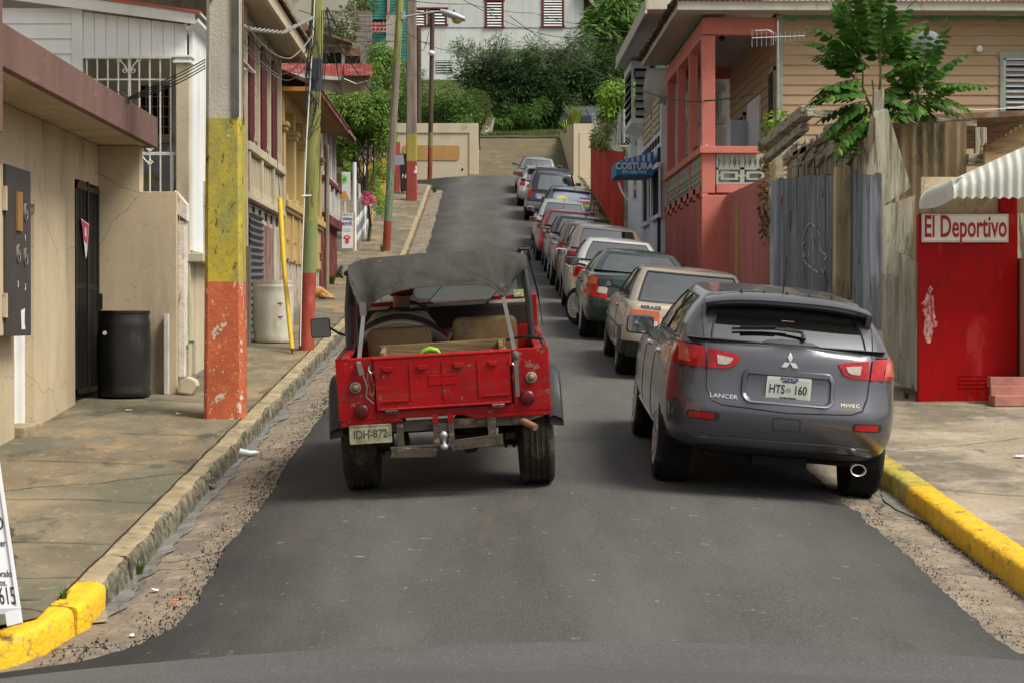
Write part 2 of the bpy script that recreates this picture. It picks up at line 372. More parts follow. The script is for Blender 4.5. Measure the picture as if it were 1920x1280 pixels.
for y in frange(9.9, 30, .12)[:-1]+frange(30, 88, .5):
 rows.append([Vector((x, y, SWR(x, y)+(.010*noise.noise(Vector((x*1.3, y*1.1, 7))) if x > 3.6 else -.004)+(.2*(y-60)/25 if y > 60 else 0))) for x in (3.385,3.6,3.9,4.2,4.5,4.8,5.2,6,8,12)])
b.grid(rows); tag(b.build('sidewalk', M_walkr, smooth=180), kind='structure')
b = MB()
for y0 in (10.9, 12.6, 14.2, 16.1, 17.9, 22.2, 24.4):
 prev = None
 for x in frange(-2.33, -4.6, -.08) if False else [(-2.33-.08*i) for i in range(24)]:
  y = y0+.05*noise.noise(Vector((x*2.2, y0, 0)))+.02*noise.noise(Vector((x*9, y0, 0)))
  w = .006+.012*abs(noise.noise(Vector((x*4, y0*3, 0))))
  z = SWL(x, y)+.006+.012*noise.noise(Vector((x*1.3, y*1.1, 0)))
  p = (Vector((x, y-w, z)), Vector((x, y+w, z)))
  if prev and noise.noise(Vector((x*1.5, y0*7, 5))) > -.18: b.face((prev[0], p[0], p[1], prev[1]))
  prev = p
prev = None
for i in range(900):
 y = 10.9+i*.05; x = -2.322+.012*noise.noise(Vector((y*2, 0, 0))); w = .006+.012*abs(noise.noise(Vector((y*1.1, 4, 0))))
 z = SWL(x, y)+.008
 p = (Vector((x-w, y, z)), Vector((x+w, y, z)))
 if prev: b.face((prev[0], p[0], p[1], prev[1]))
 prev = p
M_joint = mat('joint_dark', (.035,.03,.02), .95, var=.3)
tag(b.build('cracked_pavement', M_joint), kind='structure')
b = MB(); prev = None
for i in range(620):
 y = 11.0+i*.03; x1 = -2.16; x2 = -2.06+.11*noise.noise(Vector((y*.9, 1, 0)))+.05*noise.noise(Vector((y*4, 2, 0)))
 cr = []
 for k in range(5):
  x = x1+(x2-x1)*k/4; cr.append(Vector((x, y, GR(x, y)+.010)))
 if prev:
  for k in range(4): b.face((prev[k], prev[k+1], cr[k+1], cr[k]))
 prev = cr
prev = None
for i in range(60):
 y = 14.1+i*.03; w = .16*math.sin(math.pi*i/59)+.02*noise.noise(Vector((y*5, 0, 0)))
 cr = [Vector((x, y, GR(x, y)+.010)) for x in (3.215-w, 3.215)]
 if prev: b.face((prev[0], prev[1], cr[1], cr[0]))
 prev = cr
tag(b.build('water', M_water, smooth=180), kind='structure')
b = MB(); rows = []
for y in frange(88.6, 107, .8):
 t = (y-88.6)/18.4
 rows.append([Vector((-.6+(5.4-.1*t)*i/10, y, Gs(y)+(.04 if t > 0 else .0)+.03*noise.noise(Vector((i*.6, y*.4, 0))))) for i in range(11)])
b.grid(rows); tag(b.build('ramp_path', M_ramp, smooth=180), kind='structure')
b = MB(); rows = []
for y in frange(107.0, 112.4, .9): rows.append([Vector((x, y, 12.14+(y-107)*.1)) for x in frange(-40, 40, 4)])
b.grid(rows); tag(b.build('upper_road', M_asph, smooth=180), kind='structure')
# foliage
def leafmat(name, c1, c2, c3=None):
 if name in ALLMAT: return ALLMAT[name]
 m = bpy.data.materials.new(name); m.use_nodes = True; ALLMAT[name] = m
 nt = m.node_tree; N = nt.nodes; L = nt.links; b = N['Principled BSDF']
 g = N.new('ShaderNodeNewGeometry'); cr = N.new('ShaderNodeValToRGB'); L.new(g.outputs['Random Per Island'], cr.inputs[0])
 cr.color_ramp.elements[0].color = tuple(c1)+(1,); cr.color_ramp.elements[1].color = tuple(c2)+(1,)
 if c3: e = cr.color_ramp.elements.new(.93); e.color = tuple(c2)+(1,); cr.color_ramp.elements[-1].color = tuple(c3)+(1,)
 tc = N.new('ShaderNodeTexCoord'); n = N.new('ShaderNodeTexNoise'); n.inputs['Scale'].default_value = .9; L.new(tc.outputs['Object'], n.inputs[0])
 mr = N.new('ShaderNodeMapRange'); mr.inputs[1].default_value = .35; mr.inputs[2].default_value = .65; mr.inputs[3].default_value = .65; mr.inputs[4].default_value = 1.35; L.new(n.outputs[0], mr.inputs[0])
 mm = N.new('ShaderNodeVectorMath'); mm.operation = 'SCALE'; L.new(cr.outputs[0], mm.inputs[0]); L.new(mr.outputs[0], mm.inputs[3]); L.new(mm.outputs[0], b.inputs['Base Color'])
 b.inputs['Roughness'].default_value = .6; b.inputs['Specular IOR Level'].default_value = .18
 t = N.new('ShaderNodeBsdfTranslucent'); L.new(mm.outputs[0], t.inputs[0]); mx = N.new('ShaderNodeMixShader'); mx.inputs[0].default_value = .3
 L.new(b.outputs[0], mx.inputs[1]); L.new(t.outputs[0], mx.inputs[2]); L.new(mx.outputs[0], N['Material Output'].inputs[0])
 return m
LF_mid = leafmat('leaf_mid', (.046,.111,.019), (.111,.221,.039), (.260,.286,.065))
LF_dark = leafmat('leaf_dark', (.020,.050,.014), (.058,.115,.028), (.11,.15,.04))
LF_lime = leafmat('leaf_lime', (.104,.208,.026), (.208,.338,.046), (.390,.312,.065))
LF_vine = leafmat('leaf_vine', (.072,.143,.023), (.169,.286,.046), (.390,.286,.078))
LF_sap = leafmat('leaf_sapling', (.033,.098,.016), (.078,.182,.026), (.182,.286,.039))
LF_oliv = leafmat('leaf_olive', (.065,.091,.023), (.130,.156,.039), (.169,.130,.052))
LF_pink = leafmat('flower_pink', (.450,.060,.140), (.600,.160,.240))
LF_dry = leafmat('leaf_dry', (.156,.091,.039), (.312,.195,.091))
M_bark = mat('bark', (.075,.056,.04), .9, var=.3, vs=6, bump=1.5, bs=20, stretch=(1,1,.3))
def leaf_into(V, F, p, d, n, L_, W_, fold=.25):
 "one leaf: midrib from p along d, blade normal n"
 s = d.cross(n)
 if s.length < 1e-5: return
 s.normalize(); n = s.cross(d); i = len(V)
 V += [p, p+d*L_*.45+s*W_*.5-n*W_*fold, p+d*L_+n*(-L_*.12), p+d*L_*.45-s*W_*.5-n*W_*fold, p+d*L_*.5]
 F += [(i, i+1, i+4), (i+1, i+2, i+4), (i+2, i+3, i+4), (i+3, i, i+4)]
def leaf2(V, F, p, d, n, L_, W_, fold=.12):
 "one oval leaf with a drooping tip"
 s = d.cross(n)
 if s.length < 1e-5: return
 s.normalize(); n = s.cross(d); i = len(V); mid = lambda t: p+d*L_*t-n*L_*.16*t*t
 V += [p, mid(.3)+s*W_*.46-n*W_*fold, mid(.65)+s*W_*.44-n*W_*fold, mid(1), mid(.65)-s*W_*.44-n*W_*fold, mid(.3)-s*W_*.46-n*W_*fold, mid(.3), mid(.65)]
 F += [(i,i+1,i+6), (i+1,i+2,i+7,i+6), (i+2,i+3,i+7), (i+3,i+4,i+7), (i+4,i+5,i+6,i+7), (i+5,i,i+6)]
def leafcloud(clumps, n, size, seed=0, asp=.45, droop=.3, shell=.55):
 "clumps: (centre, radii, weight) -> verts, faces"
 r = random.Random(seed); V = []; F = []; tot = sum(c[2] for c in clumps)
 for c, rad, w in clumps:
  c = Vector(c); rad = Vector(rad)
  for _ in range(int(n*w/tot)):
   while True:
    u = Vector((r.uniform(-1,1), r.uniform(-1,1), r.uniform(-1,1)))
    if .05 < u.length <= 1: break
   rr = shell+(1-shell)*r.random()**.6 if r.random() < .8 else r.random()
   un = u.normalized(); k = rr*(1+.32*noise.noise(c+un*1.7+Vector((seed,0,0)))+.15*noise.noise(c+un*5))
   p = c+Vector((un.x*rad.x, un.y*rad.y, un.z*rad.z))*k
   d = Vector((un.x+r.gauss(0,.5), un.y+r.gauss(0,.5), un.z*.5+r.gauss(0,.4)-droop)).normalized()
   nn = (un+Vector((r.gauss(0,.4), r.gauss(0,.4), r.gauss(0,.4)+.6))).normalized()
   s = size*r.uniform(.6, 1.4); leaf_into(V, F, p, d, nn, s, s*asp)
 return V, F
def mesh_of(name, V, F, m, parent=None, world=True):
 me = bpy.data.meshes.new(name)
 if parent is not None and world: iv = wmat(parent).inverted(); V = [iv @ Vector(v) for v in V]
 me.from_pydata([tuple(v) for v in V], [], F); me.update()
 return link(name, me, m, parent)
def bough(mb, p, q, r0, r1, wob=.1, n=6, seed=0):
 p = Vector(p); q = Vector(q); pts = []; L_ = (q-p).length
 for i in range(n+1):
  t = i/n; pts.append(p.lerp(q, t)+Vector((noise.noise(Vector((t*3, seed, 0))), noise.noise(Vector((t*3, seed, 7))), 0))*wob*L_*math.sin(math.pi*t))
 mb.tube(pts, [r0+(r1-r0)*i/n for i in range(n+1)], 6); return pts
def tree(name, label, cat, base, clumps, n, leaf, m, trunk_r=.1, group=None, seed=0, asp=.45, shell=.55, droop=.3):
 t = thing(name, label, cat, base, group=group); base = Vector(base)
 mb = MB()
 for i, (c, rad, w) in enumerate(clumps):
  c = Vector(c); fork = base.lerp(c, .35)+Vector((0, 0, .1)); fork.x = base.x+(c.x-base.x)*.15; fork.y = base.y+(c.y-base.y)*.15
  if i == 0: bough(mb, base-Vector((0,0,.3)), c, trunk_r, trunk_r*.35, .08, seed=seed)
  else: bough(mb, fork, c, trunk_r*.5, trunk_r*.15, .12, seed=seed+i)
  for k in range(3):
   a = seed+i*3+k; e = c+Vector((math.cos(a*2.1)*rad[0], math.sin(a*2.1)*rad[1], .4*rad[2]*math.sin(a*1.3)))*.8
   bough(mb, fork.lerp(c, .7), e, trunk_r*.22, trunk_r*.06, .1, 4, seed=a)
 mb.build('trunk', M_bark, t, smooth=60)
 V, F = leafcloud(clumps, n, leaf, seed, asp, droop, shell); mesh_of('crown', V, F, m, t)
 return t
def tuft(name, label, base, n, h, m, seed=0, w=.02, spread=.5, cat='weed', group=None, bend=.5):
 "blades rising from a point"
 r = random.Random(seed); V = []; F = []; base = Vector(base)
 for _ in range(n):
  a = r.uniform(0, 6.283); l = h*r.uniform(.5, 1.15); o = Vector((math.cos(a), math.sin(a), 0)); p = base+o*r.random()*h*.2; sd = Vector((-o.y, o.x, 0))
  i = len(V); k = spread*r.uniform(.3, 1)
  for t in (0, .4, .75, 1):
   q = p+o*l*k*t**(1+bend)+Vector((0, 0, l*(t-(t**2.4)*.35*k))); ww = w*(1-t)*.5+.0008
   V += [q-sd*ww, q+sd*ww]
  for j in range(3): F.append((i+2*j, i+2*j+1, i+2*j+3, i+2*j+2))
 me = bpy.data.meshes.new(name); me.from_pydata([tuple(Vector(v)-base) for v in V], [], F); o = link(name, me, m); o.location = base
 return tag(o, label, cat, group)
# materials
M_beige = mat('beige_render', (.50,.41,.28), .85, var=.07, vs=1.5, bump=.2, bs=50, layers=[((.40,.32,.22),(1.5,1.5,.30),.46,.68,.7),((.54,.40,.26),(3,3,1.5),.62,.74,.6),((.24,.20,.14),(2.5,2.5,.4),.60,.74,.6),((.15,.12,.09),(40,40,30),.64,.68,.6)])
cracks(M_beige, .35, .0022, (.20,.165,.11), .7)
M_brown = mat('brown_fascia', (.165,.095,.08), .75, var=.12, vs=3, stretch=(1,1,.25), bump=.4, bs=30, layers=[((.30,.22,.19),(1.2,1.2,9),.66,.74,.35),((.11,.06,.05),(6,6,.5),.55,.75,.6)])
M_iron = mat('black_iron', (.012,.012,.012), .45, var=.3, vs=9, layers=[((.10,.05,.025),(12,12,12),.66,.74,.5)])
M_panel = mat('meter_panel', (.045,.038,.038), .55, var=.12, vs=4, bump=.2, bs=60)
M_wood_o = mat('orange_wood', (.30,.16,.06), .7, var=.2, vs=8, stretch=(1,1,.2))
M_white = mat('white_paint', (.70,.71,.69), .6, var=.05, vs=2, bump=.25, bs=40, layers=[((.42,.41,.37),(3,3,.7),.6,.8,.5)])
M_whitew = mat('white_boards', (.74,.75,.74), .65, var=.04, vs=3, bump=.5, bs=12, stretch=(1,1,.15), layers=[((.40,.38,.33),(10,10,.8),.62,.76,.6)])
M_grille = mat('white_grille', (.70,.68,.62), .45, var=.05, vs=9, layers=[((.35,.18,.08),(14,14,14),.66,.73,.8)])
M_peel = mat('peeling_white', (.62,.58,.50), .8, var=.1, vs=5, bump=1, bs=18, layers=[((.34,.26,.17),(16,16,2.5),.56,.64,.9),((.50,.16,.07),(9,9,3),.68,.73,.8)])
M_pillar = mat('cream_pillar', (.48,.42,.30), .8, var=.08, vs=2, bump=.4, bs=25, layers=[((.33,.28,.19),(2,2,1),.55,.75,.7)])
M_dim = mat('porch_interior', (.84,.80,.70), .9, var=.1, vs=2)
M_poleC = mat('pole_concrete', (.44,.40,.33), .85, var=.07, vs=2, bump=.8, bs=30, layers=[((.30,.28,.24),(8,8,.6),.52,.7,.6)])
M_poleS = mat('pole_stain', (.10,.095,.085), .9, var=.2, vs=5)
M_pyel = mat('pole_yellow', (.47,.36,.03), .6, var=.10, vs=2.5, bump=.5, bs=30, layers=[((.26,.255,.065),(2.0,2.0,1.3),.44,.62,.9),((.035,.04,.015),(13,13,5),.61,.67,.85),((.14,.13,.03),(30,30,20),.60,.66,.6),((.60,.60,.52),(7,7,5),.69,.70,1)])
M_pred = mat('pole_orange_red', (.45,.098,.035), .6, var=.10, vs=3, bump=.5, bs=30, layers=[((.62,.17,.05),(5,5,5),.5,.75,.6),((.55,.50,.40),(8,8,6),.635,.645,1),((.60,.55,.5),(34,34,26),.66,.68,.9)])
M_wgrn = mat('pole_green_wood', (.24,.245,.075), .85, var=.2, vs=5, stretch=(1,1,.12), bump=1, bs=22, layers=[((.13,.11,.065),(16,16,1.0),.50,.64,.85),((.34,.34,.17),(6,6,.5),.58,.72,.7),((.07,.06,.04),(26,26,2),.58,.66,.8)])
M_wgry = mat('pole_grey_wood', (.22,.18,.14), .9, var=.2, vs=5, stretch=(1,1,.12), bump=1, bs=22, layers=[((.09,.075,.06),(18,18,.8),.55,.68,.8),((.32,.28,.23),(14,14,.6),.6,.7,.6)])
M_wdrk = mat('pole_dark_wood', (.085,.06,.045), .9, var=.25, vs=5, stretch=(1,1,.12), bump=1, bs=22)
M_teal = mat('pole_teal_worn', (.16,.24,.15), .85, var=.2, vs=7, bump=.8, bs=22, layers=[((.10,.08,.05),(18,18,2),.5,.62,.8)])
M_slate = mat('dark_sheet', (.045,.055,.075), .5, var=.1, vs=6)
M_galv = mat('galvanised', (.38,.39,.40), .45, metal=.55, var=.1, vs=6)
M_cable = mat('cable_black', (.02,.02,.02), .6, var=0)
M_cableg = mat('cable_grey', (.20,.195,.18), .6, var=.1)
M_hbeige = mat('weathered_beige_boards', (.40,.345,.26), .8, var=.12, vs=3, bump=.5, bs=20, layers=[((.24,.20,.15),(3,3,1.2),.5,.68,.8)])
M_maroon = mat('maroon_shutter', (.10,.008,.012), .5, var=.12, vs=4, stretch=(1,1,.3))
M_dirtyc = mat('dirty_concrete', (.42,.37,.30), .9, var=.15, vs=2, bump=1, bs=18, layers=[((.20,.12,.10),(2.2,2.2,1.2),.52,.66,.9),((.15,.14,.12),(6,6,1.4),.58,.7,.8)])
M_corr = mat('corrugated_grey', (.24,.27,.29), .5, metal=.4, var=.12, vs=4)
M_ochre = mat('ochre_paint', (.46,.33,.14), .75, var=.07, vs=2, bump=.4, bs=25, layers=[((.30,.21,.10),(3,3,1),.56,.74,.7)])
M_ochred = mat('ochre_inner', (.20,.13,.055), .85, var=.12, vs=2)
M_soffit = mat('soffit_boards', (.44,.36,.26), .85, var=.1, vs=3)
M_rtin = mat('red_tin', (.38,.065,.055), .55, var=.12, vs=1.5, stretch=(3,3,3), layers=[((.55,.30,.28),(2,2,2),.52,.7,.8),((.16,.05,.03),(3,3,3),.62,.74,.8)])
M_dred = mat('dark_red_wall', (.13,.03,.032), .8, var=.15, vs=2, bump=.5, bs=20, layers=[((.30,.22,.19),(2.5,2.5,2),.58,.72,.8)])
M_gwhite = mat('grey_white_paint', (.50,.49,.46), .75, var=.08, vs=3, layers=[((.25,.22,.19),(5,5,2),.58,.72,.8)])
M_rust = mat('rusty_sheet', (.20,.11,.07), .85, var=.25, vs=2, bump=.8, bs=15, layers=[((.30,.27,.22),(2,2,2),.5,.65,.8),((.07,.05,.04),(5,5,5),.55,.7,.8)])
M_oldc = mat('old_concrete', (.40,.37,.31), .9, var=.12, vs=.8, bump=.6, bs=8, layers=[((.17,.17,.14),(.7,.7,.35),.48,.64,.9),((.48,.42,.30),(1.5,1.5,.6),.6,.75,.6)])
M_block = mat('block_wall', (.23,.20,.175), .9, var=.15, vs=3, bump=.8, bs=12)
M_tealw = mat('teal_boards', (.035,.21,.17), .7, var=.10, vs=2)
M_pinkp = mat('pink_paint', (.60,.20,.21), .7, var=.08, vs=3)
M_hole = mat('dark_void', (.014,.012,.010), .9, var=.2)
M_black = mat('black_plastic', (.014,.014,.015), .42, var=.2, vs=4, bump=.3, bs=20, layers=[((.09,.075,.055),(5,5,1.5),.60,.78,.5)])
M_bwhite = mat('barrel_white', (.52,.50,.42), .5, var=.08, vs=3, layers=[((.33,.28,.17),(3,3,1.2),.52,.7,.7)])
def sheet_corr(p0, p1, z0, z1, pitch, amp, name, m, parent=None, vertical=True, jag=0, lean=0, seed=0, sag=0):
 "corrugated sheet standing between plan points p0,p1; corrugations vertical (or horizontal)"
 p0 = Vector((p0[0], p0[1], 0)); p1 = Vector((p1[0], p1[1], 0)); L_ = (p1-p0).length; d = (p1-p0)/L_; nrm = Vector((d.y, -d.x, 0))
 b = MB()
 def zz(t, v):
  a = z0[0]+(z0[1]-z0[0])*t; c = z1[0]+(z1[1]-z1[0])*t
  if jag: c += jag*noise.noise(Vector((t*9+seed, seed, 0)))+jag*.6*noise.noise(Vector((t*40, seed, 0)))
  return a+(c-a)*v
 if vertical:
  n = int(L_/pitch*8); rows = []
  for v in (0, .33, .66, 1):
   rows.append([p0+d*L_*i/n+nrm*(amp*math.sin(2*math.pi*i/8)+lean*v+sag*math.sin(v*3.1)*noise.noise(Vector((i*.05, seed, 0))))+Vector((0,0,zz(i/n, v))) for i in range(n+1)])
 else:
  H = z1[0]-z0[0]; n = int(H/pitch*8); rows = []
  for j in range(n+1):
   rows.append([p0+d*L_*t+nrm*(amp*math.sin(2*math.pi*j/8)+lean*j/n)+Vector((0,0,zz(t, j/n))) for t in (0, .25, .5, .75, 1)])
 b.grid(rows)
 geom = b.bm.faces[:]; bmesh.ops.solidify(b.bm, geom=geom, thickness=.004)
 return b.build(name, m, parent, smooth=50)
def clapboards(b, x0, x1, y, z0, z1, pitch, out=-1, th=.018, slope=None):
 "horizontal weatherboards on a frontal wall at y facing -y; slope(x)->top"
 n = int(math.ceil((z1-z0)/pitch))
 for i in range(n):
  a = z0+i*pitch; c = min(z1, a+pitch)
  b.prism([(y-th*1.6, a), (y-th*.3, c+.004), (y+.03, c+.004), (y+.03, a)], 'X', x0, x1)
def bars(b, pts_list, r=.01, n=6):
 for a, c in pts_list: b.tube([a, c], r, n)
def scroll(b, c, r, plane='XZ', turns=1.3, s=1, r0=.006, start=0, up=1):
 pts = []
 for i in range(22):
  t = i/21; a = start+s*t*turns*2*math.pi; rr = r*(1-.75*t)
  pts.append(Vector(c)+Vector((math.cos(a)*rr, 0, up*math.sin(a)*rr)))
 b.tube(pts, r0, 5)
# shop with brown fascia
M_orust_s = mat('socket_dull', (.22,.21,.17), .5, metal=.3, var=.2)
def build_shop():
 S = lambda y: SWL(-4.1, y)
 t = thing('shop_building', 'beige flat-roofed building with a brown fascia and a black barred gate', 'building', (-4.1, 18, S(18)))
 b = MB()
 b.box(-7,-4.1, 9,17.5, .2,4.16)                      # near wall
 b.box(-7,-4.1, 18.3,20.1, .9,4.16)                   # between doorway and gate
 b.box(-7,-4.1, 21.38,21.5, 1,4.16)
 b.box(-7,-4.101, 20.1,21.38, 3.72,4.16)              # over the gate
 b.box(-7,-4.101, 17.5,18.3, 3.35,4.16)
 b.prism([(-4.102,1),(-3.27,1),(-3.27,3.67),(-3.66,3.67),(-3.66,4.16),(-4.102,4.16)], 'Y', 21.34, 21.52)
 b.box(-4.1,-4.06, 18.9,19.0, 1.2,1.26)
 b.build('wall', M_beige, t, bevel=.008)
 b = MB(); b.box(-12,-3.58, 12,21.50, 4.165,4.30); b.build('canopy', M_beige, t)
 b = MB(); b.box(-3.578,-3.50, 12,21.52, 4.15,4.47); b.box(-7,-3.578, 21.502,21.56, 4.15,4.465); b.build('fascia', M_brown, t, bevel=.006)
 b = MB(); b.box(-3.72,-3.385, 13.95,14.12, 3.62,6.2); b.build('fin', M_brown, t, bevel=.006)
 b = MB(); b.box(-4.32,-4.28, 17.5,18.3, 1.1,3.35); b.build('door', M_white, t)
 b = MB(); b.box(-4.28,-4.19, 18.2,18.299, 1.2,3.35); b.box(-4.28,-4.245, 18.14,18.2, 1.2,3.35); b.build('door_frame', M_white, t, bevel=.006)
 b = MB(); b.box(-4.35,-4.02, 17.5,18.25, S(18)-.15,S(18)+.06); b.build('doorstep', M_kerb, t, bevel=.015)
 b = MB(); b.box(-4.099,-3.95, 16.15,17.36, 2.17,3.58); c = b.build('meter_cupboard', M_beige, t, bevel=.006)
 b = MB(); b.box(-3.949,-3.925, 16.47,17.37, 2.165,3.585); p = b.build('panel', M_panel, c, bevel=.004)
 b = MB()
 for z in (3.30, 2.42): b.box(-3.948,-3.915, 16.43,16.48, z-.10,z+.10)
 b.build('hinge', M_beige, p)
 b = MB(); b.box(-3.924,-3.905, 16.82,16.98, 3.05,3.38); b.build('wooden_cover', M_wood_o, p)
 for (y, z) in ((16.88, 2.86), (17.15, 2.84), (17.15, 3.22)):
  b = MB(); b.lathe([(.058,0),(.058,.012),(.048,.016),(.044,.004),(0,.002)], (-3.925, y, z), 'X', 20, M_=Matrix.Diagonal((1,1,1.35))); b.build('meter_socket', M_orust_s, p)
  b = MB(); b.box(-3.921,-3.912, y-.02,y+.035, z-.06,z-.01); b.build('meter_screw', M_iron, p)
 for s, y, z in (('3', 16.88, 2.60), ('2', 17.15, 2.58), ('1', 17.15, 3.0)):
  text_obj(s, .075, facing((-3.922, y, z), 1, 0), 'number', M_white, p, ext=.001)
 b = MB(); b.face([(-3.922,16.98,2.38),(-3.922,17.12,2.40),(-3.922,17.11,2.28),(-3.922,17.14,2.22),(-3.922,17.0,2.22)]); b.build('torn_sticker', M_white, p)
 b = MB(); y0, y1, z0, z1 = 20.12, 21.33, S(20.6)+.07, 3.68
 g = None
 b.box(-4.14,-4.09, y0,y0+.05, z0,z1); b.box(-4.14,-4.09, y1-.05,y1, z0,z1); b.box(-4.14,-4.09, y0,y1, z1-.05,z1); b.box(-4.14,-4.09, y0,y1, z0,z0+.05); b.box(-4.135,-4.10, y0,y1, 2.62,2.67); b.box(-4.14,-4.085, 20.70,20.76, z0,z1+.05)
 g = b.build('gate', M_iron, t)
 b = MB()
 for i in range(15):
  y = y0+.05+(y1-y0-.1)*(i+.5)/15; b.box(-4.125,-4.10, y-.012,y+.012, z0,z1-.04)
 b.build('gate_bars', M_iron, g)
 b = MB(); b.box(-4.30,-4.26, y0,y1, z0,z1+.02); b.build('inner_door', M_hole, t)
 b = MB(); b.box(-4.098,-4.06, y1-.01,y1+.04, 2.42,2.58); b.build('gate_lock', M_iron, g)
 b = MB(); b.box(-4.096,-4.085, y0+.1,y0+.5, z1+.0,z1+.025); b.build('gate_lintel', M_maroon, g)
 b = MB(); b.prism([(20.32,3.33),(20.72,3.29),(20.60,2.97),(20.55,2.93)], 'X', -4.083,-4.080); s = b.build('pennant', mat('pennant_white',(.75,.68,.70),.6), g)
 b = MB(); b.prism([(20.335,3.315),(20.70,3.28),(20.61,3.08),(20.43,3.12)], 'X', -4.0795,-4.078); b.build('pennant_print', mat('pennant_pink',(.55,.05,.14),.6), s)
 b = MB(); b.prism([(20.48,3.25),(20.56,3.24),(20.56,3.15),(20.48,3.16)], 'X', -4.0775,-4.076); b.build('pennant_mark', M_white, s)
 return t
build_shop()
cx, cy = -3.745, 20.85; z = SWL(cx, cy)+.008
b = MB(); H = .89; b.lathe([(.0,0),(.255,0),(.275,.02),(.278,.05),(.268,.10),(.272,.13),(.276,.3),(.280,.45),(.278,.6),(.270,.72),(.275,.76),(.262,.80),(.262,H-.03),(.272,H-.025),(.272,H),(.255,H),(.252,H-.05),(.252,.05),(0,.04)], (cx,cy,z), 'Z', 40)
d = b.build('drum', M_black, smooth=40); tag(d, 'black plastic drum standing open beside the black barred gate', 'drum')
b = MB(); b.lathe([(.022,0),(.022,.004),(0,.004)], (0,0,0), 'Y', 14, M_=Matrix.Rotation(R(180),4,'Z')); bmesh.ops.translate(b.bm, vec=(cx-.155, cy-.236, z+.66), verts=b.bm.verts[:]); b.build('sticker', M_white, d)
b = MB(); b.box(-3.39,-3.345, 21.22,21.325, SWL(-3.4,21.2),SWL(-3.4,21.2)+.85); tag(b.build('pale_board', M_gwhite, bevel=.004), 'narrow pale board leaning behind the black drum', 'board')
# signboard at the lower left corner
def build_aboard():
 base = Vector((-2.46, 10.12, SWL(-2.6, 10.6)-.0))
 t = thing('signboard', 'white freestanding signboard printed with a phone number, at the left street corner', 'sign', base)
 f = P(37, 1160, 10.15); up = P(-3, 880, 10.45)
 zb = f.z+.03; lean = (up-f)
 def Q(u, v): # u to the left from the right edge, v up 0..1 of 1.0 m
  return Vector((f.x-u, f.y+lean.y*v*1.25, f.z))+Vector((lean.x, 0, lean.z))*v*1.25
 b = MB(); c = [Q(.75,.035),Q(0,.035),Q(0,1),Q(.75,1)]; bk = [p+Vector((0,.02,0)) for p in c]
 v = b._v(c+bk)
 for fc in ((0,1,2,3),(7,6,5,4),(0,4,5,1),(1,5,6,2),(2,6,7,3),(3,7,4,0)): b.bm.faces.new([v[i] for i in fc])
 pn = b.build('board', M_sign, t)
 b = MB(); b.obox(Q(-.004,-.02), Q(-.004,1), .012, .03, up=(0,1,0)); b.obox(Q(.75,.045), Q(-.01,.045), .03, .03); b.obox(Q(.03,-.03), Q(.03,.06), .07, .03, up=(0,1,0)); b.build('frame', M_sign, t)
 b = MB()
 b.obox(Q(.30,-.02)+Vector((0,.35,0)), Q(.20,.8)+Vector((0,.05,0)), .03,.03, up=(0,1,0))
 b.build('rear_leg', M_sign, t)
 X = (Q(0,.3)-Q(1,.3)).normalized(); Yv = (Q(.3,1)-Q(.3,0)).normalized(); Zn = X.cross(Yv).normalized()
 Mx = lambda p: Matrix.Translation(p+Zn*.003) @ Matrix((X, Yv, Zn)).transposed().to_4x4()
 ink = mat('ink_dark', (.02,.018,.03), .5, var=0)
 def line(s, px, py, h, w=1.0):
  p = P(px, py, 10.15); v = (p.z-f.z)/(lean.z*1.25); u = (f.x+lean.x*1.25*v)-PX(px, 10.15+lean.y*v*1.25)
  text_obj(s, h, Mx(Q(u, v)), 'lettering', ink, pn, align='RIGHT', ext=.0008, font_w=w)
 line('787-380-9615', 29, 1120, .135, .43); line('cristal perforado,', 23, 1079, .052, .55); line('otros.', 12, 1095, .052, .62)
 line('y en otros offer', 10, 1024, .055, .6); line('ROTULO', 7, 988, .11, .65)
M_sign = mat('sign_white', (.68,.69,.71), .4, var=.03)
build_aboard()
# painted concrete pole
def pole_square(name, label, x, y, w0, w1, H, bands, lean=(0,0), group='utility poles along the left pavement'):
 z0 = SWL(x, y)-.05; t = thing(name, label, 'utility pole', (x, y, z0), group=group)
 hs_ = [0]+[h for h, _, _ in bands]
 for (h0, (h1, m, nm)) in zip(hs_, bands):
  b = MB(); A = []
  for h in (h0, h1):
   w = w0+(w1-w0)*h/H; ox = lean[0]*h; oy = lean[1]*h; c = w*.10
   A.append([Vector((x+ox+u*w/2, y+oy+v*w/2, z0+h)) for u, v in ((-1,-.8),(-.8,-1),(.8,-1),(1,-.8),(1,.8),(.8,1),(-.8,1),(-1,.8))])
  b.grid([a+[a[0]] for a in A]); bmesh.ops.remove_doubles(b.bm, verts=b.bm.verts[:], dist=1e-5)
  if h1 == bands[-1][0]: b.bm.faces.new([v for v in b.bm.verts if abs(v.co.z-(z0+h1)) < 1e-4][:8]) if False else None
  b.build(nm, m, t)
 return t, z0
xp = PX(423, 19.35); yp = 19.35
t, z0 = pole_square('utility_pole', 'square concrete utility pole painted yellow above orange-red, nearest the camera on the left', xp, yp, .385, .30, 5.6, [(P(0,528,19.2).z-SWL(xp,yp)+.05, M_pred, 'red_band'), (P(0,222,19.2).z-SWL(xp,yp)+.05, M_pyel, 'yellow_band'), (6.2, M_poleC, 'shaft')])
b = MB(); b.box(xp+.085, xp+.155, yp-.186, yp-.170, P(0,220,19.2).z, z0+6.2); b.build('stain_strip', M_poleS, t)
b = MB(); b.tube([(xp+.19, yp-.1, P(0,230,19).z), (xp+.185, yp-.1, P(0,120,19).z), (xp+.18, yp-.1, z0+6.2)], .010, 6); b.tube([(xp+.19, yp-.1, P(0,125,19).z), (xp+.30, yp-.1, P(0,131,19).z)], .006, 6); b.build('conduit', M_rust, t)
